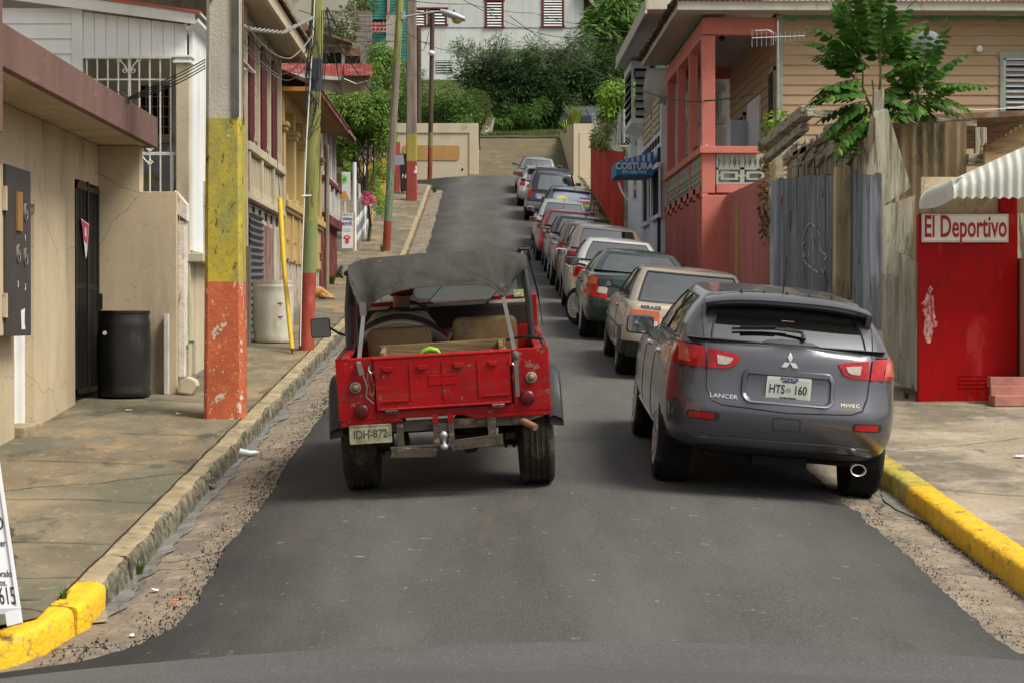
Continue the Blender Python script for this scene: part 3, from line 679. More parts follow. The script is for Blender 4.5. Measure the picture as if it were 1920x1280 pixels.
# white wooden house with iron grille
def build_white_house():
 Y = 23.2; t = thing('white_wooden_house', 'white boarded house with a wrought-iron porch grille behind the brown fascia', 'house', (-5, Y, SWL(-4, Y)))
 X = lambda px: PX(px, Y); Z = lambda py: PZ(py, Y)
 b = MB(); zb = 2.6
 zz = zb; i = 0
 while zz < Z(10):
  x0, x1 = X(-60), X(137)
  if zz < Z(28): b.prism([(Y-.028, zz), (Y-.006, zz+.178), (Y+.03, zz+.178), (Y+.03, zz)], 'X', x0, x1)
  zz += .174
 b.build('siding', M_whitew, t)
 b = MB(); b.box(X(137), X(157), Y-.04, Y+.03, zb, Z(18)); b.build('corner_board', M_white, t, bevel=.004)
 b = MB(); n = 9; xa, xb = X(157), X(350)
 for k in range(n):
  a = xa+(xb-xa)*k/n; c = xa+(xb-xa)*(k+1)/n; top = lambda x: Z(25+(48-25)*(x-xa)/(xb-xa))
  b.prism([(a+.004, Z(107)), (c-.004, Z(107)), (c-.004, top(c)), (a+.004, top(a))], 'Y', Y-.012, Y+.02)
 b.prism([(xa, Z(107)), (xb, Z(107)), (xb, Z(50)), (xa, Z(27))], 'Y', Y+.0, Y+.06)
 b.build('gable_boards', M_whitew, t)
 b = MB(); b.box(xa, X(352), Y-.03, Y+.05, Z(112), Z(106)); b.build('head_beam', M_white, t, bevel=.003)
 b = MB(); b.prism([(X(-80), Z(-8)), (X(370), Z(50)), (X(370), Z(31)), (X(-80), Z(-30))], 'Y', Y-.16, Y-.12); b.build('barge_board', M_white, t)
 b = MB(); b.prism([(X(-80), Z(-33)), (X(380), Z(31)), (X(380), Z(27.5)), (X(-80), Z(-38.5))], 'Y', Y-.16, Y+5.5); rf = b.build('roof', M_white, t)
 b = MB(); b.prism([(X(-80), Z(-34.5)), (X(383), Z(30.5)), (X(383), Z(27)), (X(-80), Z(-39))], 'Y', Y-.2, Y-.161); b.build('roof_edge', mat('red_roof_edge',(.50,.07,.04),.6), rf)
 b = MB(); b.box(X(350), X(360), Y-.10, Y+4.6, Z(52), Z(40)); b.prism([(X(352),Z(60)),(X(375),Z(45)),(X(375),Z(38)),(X(352),Z(52))], 'Y', Y-.1, Y+4.6); b.build('eave', M_white, t)
 b = MB(); b.box(X(333), X(357), Y-.09, Y+.12, 1.5, Z(122)); b.build('pillar', M_pillar, t, bevel=.006)
 b = MB(); b.box(X(328), X(362), Y-.13, Y+.15, Z(122), Z(117)); b.box(X(331), X(360), Y-.11, Y+.13, Z(117), Z(112)); b.box(X(326), X(364), Y-.14, Y+.16, Z(112), Z(107.5)); b.build('capital', M_white, t, bevel=.006)
 b = MB(); b.box(X(330)-.02, X(360), Y-.14, Y+.2, Z(640), Z(475)); b.box(X(330)-.03, X(385), Y-.16, Y+2, Z(492), Z(476)); b.build('pedestal', M_pillar, t, bevel=.01)
 b = MB(); n = 9
 for k in range(n): b.box(X(357)-.01, X(357)+.012, Y+.14+k*.5, Y+.14+k*.5+.485, Z(470), Z(52))
 b.box(X(357)-.03, X(357)-.012, Y+.14, Y+4.6, Z(480), Z(52)); b.build('side_boards', M_whitew, t)
 b = MB(); b.box(X(356), X(361), Y-.0, Y+.13, Z(470), Z(125)); b.build('side_corner', M_white, t)
 b = MB(); b.box(X(352), X(362), Y+.2, Y+4.7, 1.3, Z(492)); b.box(-6, X(352), Y+.21, Y+.4, 1.3, Z(360)); b.build('base_wall', M_pillar, t)
 b = MB(); b.box(X(347), X(352)+.03, Y-.16, Y-.145, Z(655), Z(590)); b.build('poster', mat('green_poster',(.08,.30,.14),.6,var=.3,vs=12,layers=[((.6,.6,.5),(30,30,20),.6,.65,1)]), t)
 b = MB(); b.box(X(100), X(352), Y+1.5, Y+1.6, Z(380), Z(60)); b.box(X(150)-.1, X(150), Y+.05, Y+2.6, Z(380), Z(60)); b.build('porch_wall', M_dim, t)
 b = MB()
 for k in range(6): b.box(X(150), X(352)+.0, Y+.08+k*.23, Y+.08+k*.23+.222, Z(62)+.02*k, Z(62)+.02+.02*k)
 b.build('porch_ceiling', M_dim, t)
 xw0 = PX(288, Y+2.5); xw1 = PX(345, Y+2.5)
 b = MB(); b.box(xw0, xw1, Y+1.46, Y+1.5, PZ(268, Y+2.5), PZ(180, Y+2.5)); b.build('inner_window', M_hole, t)
 b = MB()
 for k in range(6): x = xw0+.02+(xw1-xw0-.04)*k/5; b.tube([(x, Y+1.44, PZ(268,Y+2.5)), (x, Y+1.44, PZ(182,Y+2.5))], .008, 5)
 for k in range(4): z = PZ(200+k*18, Y+2.5); b.tube([(xw0, Y+1.44, z), (xw1, Y+1.44, z)], .006, 5)
 b.build('inner_bars', M_pillar, t)
 b = MB(); b.box(PX(262,Y+2.4), PX(345,Y+2.4), Y+1.36, Y+1.45, PZ(400,Y+2.4), PZ(300,Y+2.4)); b.build('blue_panel', mat('grey_blue',(.40,.45,.49),.6), t)
 b = MB(); b.prism([(PX(303+16*math.cos(a), Y+2.2), PZ(365-32*math.sin(a), Y+2.2)) for a in [math.pi*k/12 for k in range(13)]], 'Y', Y+1.26, Y+1.35); b.build('arched_panel', M_ochre, t)
 b = MB(); b.box(PX(262,Y+2.4), PX(345,Y+2.4), Y+1.3, Y+1.49, PZ(283,Y+2.4), PZ(268,Y+2.4)); b.build('inner_sill', M_pillar, t)
 b = MB(); x0 = X(163); x1 = X(330); yg = Y-.0
 for k in range(9):
  x = X(164+ (321-164)*k/8); b.tube([(x, yg, Z(362)), (x, yg, Z(109))], .0105, 6)
 b.tube([(X(243)+.012, yg, Z(362)), (X(243)+.012, yg, Z(109))], .0105, 6)
 for z in (Z(111), Z(151), Z(288), Z(291)): b.tube([(x0, yg, z), (x1, yg, z)], .0105, 6)
 b.box(X(266), X(269), yg-.015, yg+.015, Z(360), Z(268)); b.box(X(322), X(326), yg-.015, yg+.015, Z(360), Z(288))
 for s in (-1, 1):
  c = X(243)
  b.tube([Vector((c+s*(.02+.10*math.sin(u*1.5)*u), yg-.01, Z(137)+(Z(111)-Z(137))*u)) for u in [i/10 for i in range(11)]], .008, 5)
  scroll(b, (c+s*.05, yg-.01, Z(134)), .035, s=s, start=math.pi/2, r0=.007); scroll(b, (c+s*.11, yg-.01, Z(114)), .03, s=-s, start=math.pi/2, r0=.007)
 for zz_ in (278, 303):
  b.tube([(X(268), yg-.01, Z(zz_-8)), (X(276), yg-.01, Z(zz_+2)), (X(285), yg-.01, Z(zz_+6))], .008, 5); scroll(b, (X(282), yg-.01, Z(zz_+4)), .035, start=0, r0=.007)
 b.build('grille', M_grille, t, smooth=60)
 return t
build_white_house()
b = MB(); b.box(-3.268,-3.20, 21.42,21.55, SWL(-3.2,21.5)+.16, 3.36); b.box(-3.262,-3.19, 21.5,21.62, SWL(-3.2,21.5)+.5, 3.5); b.prism([(-3.30,3.69),(-3.17,3.54),(-3.17,3.36),(-3.30,3.45)], 'Y', 21.40, 21.6)
tag(b.build('door_post', M_peel, bevel=.006), 'peeling white timber post at the end of the beige cross wall', 'post')
b = MB(); pts = [(-3.23,SWL(-3.2,21.4)+.0),(-3.10,SWL(-3.2,21.4)-.02),(-3.03,SWL(-3.2,21.4)+.08),(-3.05,SWL(-3.2,21.4)+.14),(-3.14,SWL(-3.2,21.4)+.18),(-3.23,SWL(-3.2,21.4)+.12)]; b.prism(pts, 'Y', 21.2, 21.4)
tag(b.build('rubble', M_pillar, bevel=.02), 'broken lump of pale concrete at the foot of the peeling post', 'rubble')
# house with maroon shutters
def build_maroon_house():
 xw = -3.38; y0, y1 = 27.9, 32.9; t = thing('shuttered_house', 'weathered beige house with tall narrow maroon shutters and a panelled balcony rail', 'house', (xw, 30, SWL(xw, 30)))
 z = lambda py, px: 2.3+(600-py)*(-xw)/(905-px)
 b = MB(); b.box(-9, xw, y0, y1, 4.02, 7.0); n = 18
 for k in range(12): b.box(xw, xw+.014, y0, y1, 4.95+k*.17, 4.95+k*.17+.162)
 b.build('wall', M_hbeige, t)
 b = MB(); b.box(-9, xw+.03, 24.2, y1, 1.2, 3.98)
 b.build('base_wall', M_dirtyc, t)
 def yy(px): return -xw*FPX/(905-px)
 for (a, c) in ((460,469.5),(483.5,493),(504,512.5)):
  ya, yb = yy(a), yy(c); zt = 6.40; zl = 4.86; ch = .12
  b = MB(); b.prism([(ya,zl+ch),(ya+.12,zl),(yb-.12,zl),(yb,zl+ch),(yb,zt-ch),(yb-.12,zt),(ya+.12,zt),(ya,zt-ch)], 'X', xw+.016, xw+.075); s = b.build('shutter', M_maroon, t)
  b = MB(); b.box(xw+.015, xw+.05, ya-.16, ya-.03, 4.82, 6.52); b.box(xw+.015, xw+.05, yb+.03, yb+.16, 4.82, 6.52); b.box(xw+.015, xw+.05, ya-.16, yb+.16, 6.52, 6.60); b.build('shutter_frame', M_pillar, t)
 b = MB(); b.box(xw, xw+.14, y0, y1+.05, 4.68, 4.80); b.box(xw, xw+.13, y0, y1+.05, 4.0, 4.08); b.build('sill_rail', M_pillar, t, bevel=.01)
 b = MB(); n = 3
 for k in range(4): y = y0+.05+(y1-y0-.15)*k/3; b.box(xw, xw+.12, y, y+.16, 4.08, 4.68)
 for k in range(3):
  ya = y0+.21+(y1-y0-.15)*k/3; w = (y1-y0-.15)/3-.16
  b.box(xw, xw+.03, ya, ya+w, 4.08, 4.68)
  for j in range(6): b.box(xw+.03, xw+.08, ya+w*(j+.2)/6, ya+w*(j+.65)/6, 4.2, 4.62)
  b.box(xw+.03, xw+.09, ya, ya+w, 4.08, 4.2)
 b.build('balustrade', M_pillar, t)
 b = MB()
 for k in range(6): b.box(xw+.02, xw+.035, y0+.3+k*.82, y0+.6+k*.82, 3.82, 3.95)
 b.build('vent_hole', M_hole, t)
 ya, yb, yc = yy(463), yy(488), yy(510)
 b = MB(); b.box(xw+.005, xw+.035, yb-.2, yc, 2.0, 3.75); b.build('opening', mat('stained_plaster',(.22,.16,.14),.9,var=.3,vs=3,layers=[((.20,.05,.06),(3,3,1.5),.5,.6,.8)]), t)
 sheet_corr((xw+.05, ya), (xw+.05, yb), (1.7,1.8), (3.86,3.86), .10, .02, 'roller_sheet', M_corr, t, vertical=False)
 b = MB()
 for k in range(5): b.box(-2.93-.12*(k+1)+.004, -2.93-.12*k-.004, 22, 33.4, 6.66+.02*k, 6.69+.02*k)
 b.build('soffit', M_soffit, t)
 b = MB(); b.box(-2.95,-2.89, 22, 33.45, 6.60, 6.80); b.box(-3.5,-2.89, 33.4, 33.5, 6.60, 6.85); b.build('fascia', M_pillar, t)
 b = MB(); b.prism([(-2.82,6.82),(-6,8.3),(-6,8.36),(-2.82,6.88)], 'Y', 22, 33.6); b.build('roof', M_rust, t)
 b = MB(); b.box(xw-.02, xw+.10, y0-.14, y0, 2, 6.66); b.box(xw-.02, xw+.06, y1-.02, y1+.1, 4, 6.66); b.build('corner_board', M_pillar, t)
build_maroon_house()
# ochre house
def build_ochre():
 xw = -3.36; y0, y1 = 33.2, 41.0; t = thing('ochre_house', 'ochre house with square columns and panelled parapet beyond the maroon shutters', 'house', (xw, 37, SWL(xw, 37)))
 b = MB(); b.box(-9, xw, y0, y1, 1.9, 3.3); b.build('base_wall', M_dirtyc, t)
 b = MB(); b.box(-9, xw+.01, y0, y1, 3.3, 4.18)
 k = 0; y = y0+.1
 while y < y1-.6:
  b.box(xw+.01, xw+.07, y, y+.22, 3.3, 4.18);
  for j in range(5): b.box(xw+.01, xw+.05, y+.34+j*.16, y+.44+j*.16, 3.66, 4.08)
  b.box(xw+.01, xw+.05, y+.3, y+1.1, 3.34, 3.5)
  y += 1.28
 b.build('parapet', M_ochre, t)
 b = MB(); b.box(-3.6, xw+.14, y0-.05, y1, 4.18, 4.30); b.box(-3.6, xw+.10, y0, y1, 4.12, 4.18); b.build('ledge', M_ochre, t, bevel=.012)
 for k in range(5):
  y = y0+.02+k*1.85; b = MB(); w = .30
  b.box(xw-.24, xw+.06, y, y+w, 4.30, 5.55); b.box(xw-.27, xw+.10, y-.04, y+w+.04, 4.30, 4.40); b.box(xw-.27, xw+.10, y-.04, y+w+.04, 5.46, 5.53); b.box(xw-.30, xw+.13, y-.07, y+w+.07, 5.53, 5.60); b.box(xw-.24, xw+.05, y, y+w, 5.6, 5.95)
  b.build('column', M_ochre, t, bevel=.01)
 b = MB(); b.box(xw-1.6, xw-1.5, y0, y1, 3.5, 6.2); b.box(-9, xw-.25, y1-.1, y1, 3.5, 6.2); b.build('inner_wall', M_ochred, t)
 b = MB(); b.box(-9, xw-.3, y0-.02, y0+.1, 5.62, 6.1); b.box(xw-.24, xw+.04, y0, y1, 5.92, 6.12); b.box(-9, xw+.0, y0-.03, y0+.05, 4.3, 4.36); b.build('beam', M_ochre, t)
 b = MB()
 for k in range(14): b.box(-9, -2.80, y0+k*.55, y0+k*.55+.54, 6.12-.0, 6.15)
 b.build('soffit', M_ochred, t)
 b = MB(); b.box(-9,-2.76, y0-.06, y0-.02, 6.10, 6.17); b.build('gable_trim', mat('orange_trim',(.50,.24,.06),.7), t)
 b = MB(); b.prism([(-2.72,6.16),(-9,8.6),(-9,8.66),(-2.72,6.22)], 'Y', y0-.05, y1-.3); b.build('roof', M_rust, t)
 b = MB(); b.box(-2.78,-2.72, y0, y1-.3, 6.08, 6.2); b.build('eave_board', M_dred, t)
 b = MB(); b.tube([(xw+.15, y1+.1, 2.7), (xw+.15, y1+.1, 5.9)], .05, 8); b.build('downpipe', M_wgry, t, smooth=60)
build_ochre()
# dark red house
def build_darkred():
 xw = -3.38; y0, y1 = 41.6, 46.3; t = thing('dark_red_house', 'dark red house with a grey-white panelled balcony, half hidden by the green pole', 'house', (xw, 45, SWL(xw, 45)))
 b = MB(); b.box(-9, xw, y0, y1, 2.2, 4.35); b.build('base_wall', M_dred, t)
 b = MB(); b.box(-9, xw+.12, y0-.05, y1+.05, 4.35, 4.55); b.box(xw-.1, xw+.12, y0-.05, y1, 5.22, 5.32); b.build('ledge', M_dred, t, bevel=.01)
 b = MB(); b.box(-9, xw+.0, y0, y1, 4.55, 5.22)
 y = y0
 while y < y1-.4:
  b.box(xw, xw+.10, y, y+.14, 4.55, 5.22)
  for a in (.28, .62, .96): b.box(xw, xw+.05, y+a, y+a+.24, 4.66, 5.12)
  y += 1.3
 b.build('balcony_panels', M_gwhite, t)
 b = MB(); b.box(-9, xw-.15, y0, y1, 5.3, 6.6); b.build('wall', M_dred, t)
 y = y0+.1
 while y < y1-.5:
  b = MB(); b.box(xw-.14, xw+.02, y, y+.2, 5.32, 6.5); b.box(xw-.16, xw+.06, y-.03, y+.23, 5.32, 5.42); b.build('column', M_gwhite, t)
  b = MB(); b.box(xw-.15, xw-.10, y+.35, y+.95, 5.4, 6.4); b.build('shutter', M_maroon, t); y += 1.3
 b = MB(); b.prism([(-2.95,6.45),(-9,8.3),(-9,8.36),(-2.95,6.52)], 'Y', y0-.3, y1+.2); b.build('roof', M_rust, t)
 b = MB(); b.box(-3.05,-3.0, y0-.3, y1+.2, 6.40, 6.5); b.build('eave_board', M_dred, t)
build_darkred()
M_coral = mat('coral_paint', (.56,.185,.145), .65, var=.05, vs=2, bump=.3, bs=25, layers=[((.50,.13,.085),(2,2,1),.52,.72,.6),((.60,.24,.17),(6,6,4),.68,.76,.5)])
M_corald = mat('coral_base', (.43,.12,.10), .75, var=.07, vs=2, stretch=(1,1,.3), bump=.3, bs=25, layers=[((.30,.07,.06),(3,3,.6),.5,.7,.7)])
M_tan = mat('tan_weatherboard', (.41,.295,.185), .75, var=.07, vs=1.6, stretch=(.4,1,2), bump=.3, bs=20, layers=[((.33,.21,.12),(1,1,5),.55,.75,.6),((.24,.36,.25),(3,3,14),.72,.76,.6)])
M_trimg = mat('trim_grey_green', (.30,.33,.25), .8, var=.12, vs=4, layers=[((.16,.30,.20),(5,5,3),.55,.7,.6)])
M_green = mat('trim_green', (.12,.27,.17), .75, var=.15, vs=4, layers=[((.30,.30,.24),(9,9,3),.62,.7,.8)])
M_balus = mat('balustrade_grey', (.36,.38,.31), .8, var=.07, vs=3, layers=[((.25,.27,.22),(5,5,2),.55,.75,.6)])
M_rroof = mat('red_corrugated_roof', (.22,.055,.045), .6, var=.2, vs=2, layers=[((.10,.04,.03),(2,2,2),.5,.7,.8),((.36,.20,.17),(5,5,5),.6,.75,.6)])
M_eavew = mat('eave_cream', (.52,.50,.42), .75, var=.08, vs=3, layers=[((.30,.28,.20),(4,4,2),.56,.72,.7)])
M_ceil = mat('porch_ceiling', (.38,.34,.30), .7, var=.08, vs=3)
M_bluew = mat('blue_white_wall', (.66,.70,.75), .7, var=.05, vs=2, layers=[((.40,.42,.45),(2,2,1),.56,.75,.6)])
M_slat = mat('louvre_glass', (.10,.10,.09), .25, var=.2)
M_alum = mat('louvre_aluminium', (.48,.50,.50), .35, metal=.5, var=.05)
M_blueP = mat('awning_blue', (.008,.17,.40), .6, var=.05)
M_blueL = mat('awning_light', (.50,.56,.66), .6, var=.05)
M_redf = mat('red_fence', (.42,.09,.07), .75, var=.10, vs=2, stretch=(1,1,.3), layers=[((.24,.05,.045),(4,4,1),.52,.7,.8),((.12,.09,.06),(2,2,2),.64,.72,.8)])
M_cream = mat('cream_wall', (.54,.46,.33), .85, var=.04, vs=1, layers=[((.42,.36,.26),(1.2,1.2,.5),.56,.78,.7)])
M_ocp = mat('ochre_panel', (.42,.25,.09), .8, var=.08, vs=1.5)
M_bsheet = mat('blue_grey_sheet', (.44,.475,.53), .75, var=.2, vs=3, stretch=(1,1,.12), bump=.4, bs=20, layers=[((.26,.22,.17),(4,4,.9),.58,.70,.65),((.24,.09,.04),(5,5,1.3),.66,.71,.9),((.20,.225,.25),(9,9,.4),.50,.62,.85),((.36,.36,.33),(14,14,1),.68,.73,.5)])
M_asb = mat('asbestos_sheet', (.68,.67,.58), .95, var=.15, vs=3, stretch=(1,1,.2), bump=1.5, bs=30, layers=[((.30,.27,.16),(4,4,.6),.52,.68,.8),((.50,.47,.38),(9,9,4),.56,.68,.8),((.09,.085,.06),(14,14,3),.64,.70,.8)])
M_orust = mat('old_rusted_sheet', (.56,.46,.30), .9, var=.15, vs=2, stretch=(1,1,.4), bump=.7, bs=20, layers=[((.24,.11,.045),(1.8,1.8,1.4),.54,.66,.9),((.14,.12,.09),(3,3,.7),.55,.7,.8),((.40,.33,.22),(5,5,1),.6,.72,.6)])
M_grywood = mat('weathered_wood', (.38,.34,.27), .95, var=.2, vs=5, stretch=(1,1,.15), bump=2, bs=24, layers=[((.10,.085,.06),(14,14,1.3),.5,.62,.9),((.40,.37,.29),(9,9,1),.6,.7,.6)])
M_grywoodh = mat('weathered_beam', (.38,.34,.27), .95, var=.2, vs=5, stretch=(.2,.2,1), bump=2, bs=24, layers=[((.08,.07,.05),(2,2,14),.5,.62,.9),((.32,.31,.22),(2,2,9),.6,.7,.6)])
M_redk = mat('red_kiosk_paint', (.38,.001,.002), .55, spec=.15, var=.08, vs=1.6, bump=.2, bs=12, layers=[((.26,.004,.006),(1.2,1.2,.6),.46,.66,.7),((.46,.05,.04),(2.2,2.2,1.1),.60,.70,.5),((.12,.01,.01),(16,16,3),.62,.68,.5)])
M_awn = mat('white_corrugated', (.78,.80,.76), .5, var=.05, vs=2, layers=[((.42,.42,.34),(3,3,1),.58,.74,.6)])
M_pinkw = mat('pink_beige_wall', (.50,.30,.22), .8, var=.05, vs=2)
M_tilep = mat('pink_step_tile', (.40,.17,.13), .6, var=.15, vs=7)
# kiosk El Deportivo
def build_kiosk():
 Y = 20.55; xl = PX(1722, Y); S = SWR(4.6, Y); t = thing('red_kiosk', 'small bright red kiosk with a white sign and corrugated awning', 'kiosk', (4.6, Y, S))
 zt = PZ(400, Y); xr = PX(1908, Y)
 b = MB(); b.box(xl, xr, Y, Y+.12, S-.15, zt); b.box(xl+.35, xr, Y+.12, Y+1.5, S-.15, zt-.01); b.box(xr-.18, xr, Y+.02, Y+1.4, zt, PZ(370, Y)); b.build('wall', M_redk, t, bevel=.008)
 b = MB()
 r = random.Random(3)   # patches of lost paint: pale plaster showing, slightly recessed chips on the face
 for ip, (px, py, w, h) in enumerate(((1741,570,13,18),(1743,596,12,20),(1738,584,8,10),(1741,622,9,26),(1747,606,10,9),(1744,545,5,7))):
  poly = []
  for k in range(14):
   a = 2*math.pi*k/14; q = r.uniform(.55, 1.1); p = P(px+math.cos(a)*w*q*1.05, py+math.sin(a)*h*q*1.1, Y); poly.append((p.x, p.z))
  b.prism(poly, 'Y', Y-.0012-.0012*ip, Y+.001)
 b.build('bare_patches', mat('chipped_pale', (.55,.34,.30), .8, var=.3, vs=14, layers=[((.44,.02,.02),(30,30,12),.5,.6,.9)]), t)
 sg = MB(); a = P(1727, 455, Y); c = P(1889, 402, Y)
 sg.box(a.x, c.x, Y-.045, Y-.006, a.z, c.z); s = sg.build('sign_board', mat('sign_frame',(.60,.58,.54),.5), t, bevel=.006)
 b = MB(); b.box(a.x+.02, c.x-.02, Y-.047, Y-.044, a.z+.02, c.z-.02); b.build('sign_face', mat('sign_face',(.78,.75,.68),.4,var=.04), s)
 text_obj('El Deportivo', .315, facing(((a.x+c.x)/2, Y-.048, (a.z+c.z)/2+.006)), 'lettering', mat('sign_red',(.36,.003,.010),.45,var=.1), s, font_w=.525, bold=.006, ext=.002, spacing=1.0)
 b = MB(); p0 = P(1797, 727, Y); p1 = P(1850, 697, Y)
 for i in range(4): z = p0.z+(p1.z-p0.z)*i/4; b.box(p0.x, p1.x, Y-.008, Y+.002, z, z+.025)
 b.build('vent', M_redk, t)
 ya = Y-.70; xl2 = PX(1787, ya); xr2 = xl2+2.4; n = 26*8; b = MB(); rows = []
 lip = lambda i: -.026*(.5-.5*math.cos(2*math.pi*i/8+math.pi))
 tz = lambda x: PZ(336, ya)+(x-xl2)*.46
 for j in range(5):
  v = j/4; row = []
  for i in range(n+1):
   x = xl2+(xr2-xl2)*i/n; zb_ = PZ(368, ya)+lip(i); row.append(Vector((x, ya+.20*max(0, v-.55)**1.6*2-.014*math.cos(2*math.pi*i/8), zb_+(tz(x)-zb_)*v)))
  rows.append(row)
 rows.append([Vector((xl2+(xr2-xl2)*i/n, Y+.2, tz(xl2+(xr2-xl2)*i/n)-.03)) for i in range(n+1)])
 b.grid(rows); bmesh.ops.solidify(b.bm, geom=b.bm.faces[:], thickness=.005); a1 = b.build('awning', M_awn, t, smooth=60)
 b = MB(); rows = []
 F = [P(1788, 372, ya), P(1787, 356, ya), P(1788, 345, ya), P(1792, 338, ya), P(1799, 332, ya)]; K = [P(1723, 392, Y-.02), P(1723, 378, Y-.02), P(1727, 368, Y-.03), P(1735, 359, Y-.04), P(1748, 350, Y-.05)]
 for p, q in zip(F, K): rows.append([p.lerp(q, u/10)+Vector((0, -.05*math.sin(math.pi*u/10), -.035*math.sin(math.pi*u/10) if p is F[0] else .0)) for u in range(11)])
 rows.append([p+Vector((.25, .3, .0)) for p in rows[-1]])
 b.grid(rows); bmesh.ops.solidify(b.bm, geom=b.bm.faces[:], thickness=.006); b.build('awning_cheek', M_awn, a1, smooth=80)
 b = MB(); b.box(xl+.05, xr+.6, Y-.02, Y+.02, PZ(352, Y), PZ(346, Y)); b.box(xl+.05, xr+.8, Y+.1, Y+.14, PZ(398, Y), PZ(330, Y)); b.build('under_awning', M_orust, t)
 b = MB(); b.box(xr+.03, xr+1.2, Y-.28, Y+1.2, S+.02, PZ(482, Y-.28)); b.build('side_wall', M_pinkw, t, bevel=.006)
 b = MB(); yy_ = Y-.55
 for k in range(3): b.box(PX(1866+k*2, yy_), PX(1866, yy_)+1.1, yy_+.0+k*.20, Y-.285, PZ(756-k*17, yy_)-.03, PZ(742-k*17, yy_))
 b.build('steps', M_tilep, t, bevel=.005)
build_kiosk()
# corrugated fence between kiosk and pink fence
def rfence_xy(px, X=4.5): return (X, X*FPX/(px-905))
def zr(py, px, X=4.5): return 2.3+(600-py)*X/(px-905)
GF = 'corrugated sheets of the patched fence'
def fsheet(name, label, px0, px1, t0, t1, b0, b1, m, X0=4.5, X1=None, pitch=.14, amp=.018, jag=.03, lean=0, seed=0, sag=0):
 "sheet running along the street at X; px0 far/left edge, px1 near/right edge; t/b are picture heights of its corners"
 X1 = X1 or X0; a = rfence_xy(px0, X0); c = rfence_xy(px1, X1)
 o = sheet_corr(a, c, (b0, b1), (zr(t0, px0, X0), zr(t1, px1, X1)), pitch, amp, name, m, jag=jag, lean=lean, seed=seed, sag=sag)
 tag(o, label, 'corrugated sheet', GF); return o
gy = lambda y: SWR(4.5, y)
fsheet('fence_sheet', 'wide blue-grey corrugated sheet with pale scratched graffiti behind the parked cars', 1448, 1566, 338, 325, gy(30)+.0, gy(25)-.0, M_bsheet, seed=1, jag=.05, pitch=.21, amp=.03)
fsheet('fence_sheet', 'narrow ochre-stained corrugated sheet beside the graffiti sheet', 1565, 1596, 322, 312, gy(25), gy(24), M_orust, X0=4.47, seed=2, pitch=.16)
fsheet('fence_sheet', 'blue-grey corrugated sheet with a ragged rusty right edge', 1592, 1640, 326, 305, gy(25), gy(22.8), M_bsheet, X0=4.49, X1=4.49, seed=3, jag=.05)
fsheet('fence_sheet', 'thin blue strip of sheet hanging short of the ground', 1634, 1652, 320, 325, zr(612, 1640), zr(620, 1652), M_bsheet, X0=4.44, X1=4.44, seed=4, jag=.02, pitch=.3, amp=.015)
fsheet('fence_sheet', 'tall weathered mossy grey sheet at the foot of the fence by the kiosk', 1648, 1686, 505, 520, gy(22.5)+.12, gy(21.3)+.12, M_asb, X0=4.5, seed=5, jag=.02, pitch=.2, amp=.025)
fsheet('fence_sheet', 'pale mossy sheet touching the red kiosk wall', 1682, 1724, 470, 492, gy(21.5)+.10, gy(20.7)+.10, M_asb, X0=4.52, seed=6, jag=.02, pitch=.2, amp=.025)
def plank_quad(name, label, pts, m, Yd, th=.03, bow=.0, group=None, cat='board', seg=8):
 "bent sheet/board through four picture corners (tl,tr,br,bl) at depth Yd (4 values or one)"
 Yd = Yd if isinstance(Yd, (list, tuple)) else [Yd]*4
 tl, tr, br, bl = [P(p[0], p[1], y) for p, y in zip(pts, Yd)]
 b = MB(); rows = []
 for j in range(seg+1):
  v = j/seg; l = tl.lerp(bl, v); r_ = tr.lerp(br, v); row = []
  for i in range(seg*2+1):
   u = i/(seg*2); p = l.lerp(r_, u); p.y -= bow*math.sin(math.pi*u)+.02*math.sin(u*2*math.pi*2)*(1 if bow else 0); p += Vector((0, 0, .012*noise.noise(Vector((u*6, v*6, tl.x)))*(1 if j in (0, seg) else 0))); row.append(p)
  rows.append(row)
 b.grid(rows); bmesh.ops.solidify(b.bm, geom=b.bm.faces[:], thickness=th)
 return tag(b.build(name, m, smooth=45), label, cat, group)
plank_quad('bent_sheet', 'buckled grey asbestos sheet leaning at the middle of the patched fence', [(1655,388),(1716,366),(1704,523),(1654,526)], M_asb, [22.4,21.4,21.4,22.2], .012, .12, GF, 'corrugated sheet')
plank_quad('bent_sheet', 'pale asbestos sheet tilted over the top of the patched fence', [(1637,210),(1664,204),(1708,352),(1653,386)], M_asb, [22.6,22.0,21.2,22.2], .012, .08, GF, 'corrugated sheet')
b = MB(); r = random.Random(5)
for path in ([(1508,440),(1514,423),(1522,418),(1532,428),(1536,442)],[(1504,460),(1511,452),(1516,470),(1519,486)],[(1524,440),(1528,470),(1530,500)],[(1538,463),(1546,474),(1548,500),(1543,520)],[(1508,488),(1516,497),(1527,505),(1537,513)],[(1540,470),(1552,480),(1545,490)],[(1534,432),(1541,444)],[(1541,505),(1547,520),(1545,533)],[(1509,470),(1506,482),(1512,478)]):
 pts = []
 for px, py in path:
  X = 4.462; Y_ = X*FPX/(px-905); pts.append(Vector((X, Y_, zr(py, px, X))))
 for p, q in zip(pts, pts[1:]):
  if r.random() < .85: b.obox(p, p.lerp(q, .8), .006, .028, up=(0,0,1))
g = b.build('scratched_graffiti', mat('graffiti_pale', (.50,.42,.34), .8), [o for o in COL.objects if o.name == 'fence_sheet'][0])
b = MB(); p = rfence_xy(1571, 4.44); b.box(4.40, 4.46, p[1]-.15, p[1]+.1, gy(24.5), zr(318, 1571)); tag(b.build('fence_post', M_orust, bevel=.005), 'brown timber post between the two blue-grey sheets', 'post')
o = sheet_corr((PX(1686,23.6), 23.6), (PX(1812,23.2), 23.2), (1.6,1.6), (PZ(233,23.5), PZ(228,23.3)), .13, .02, 'rusted_sheet', M_orust, jag=.015, seed=8)
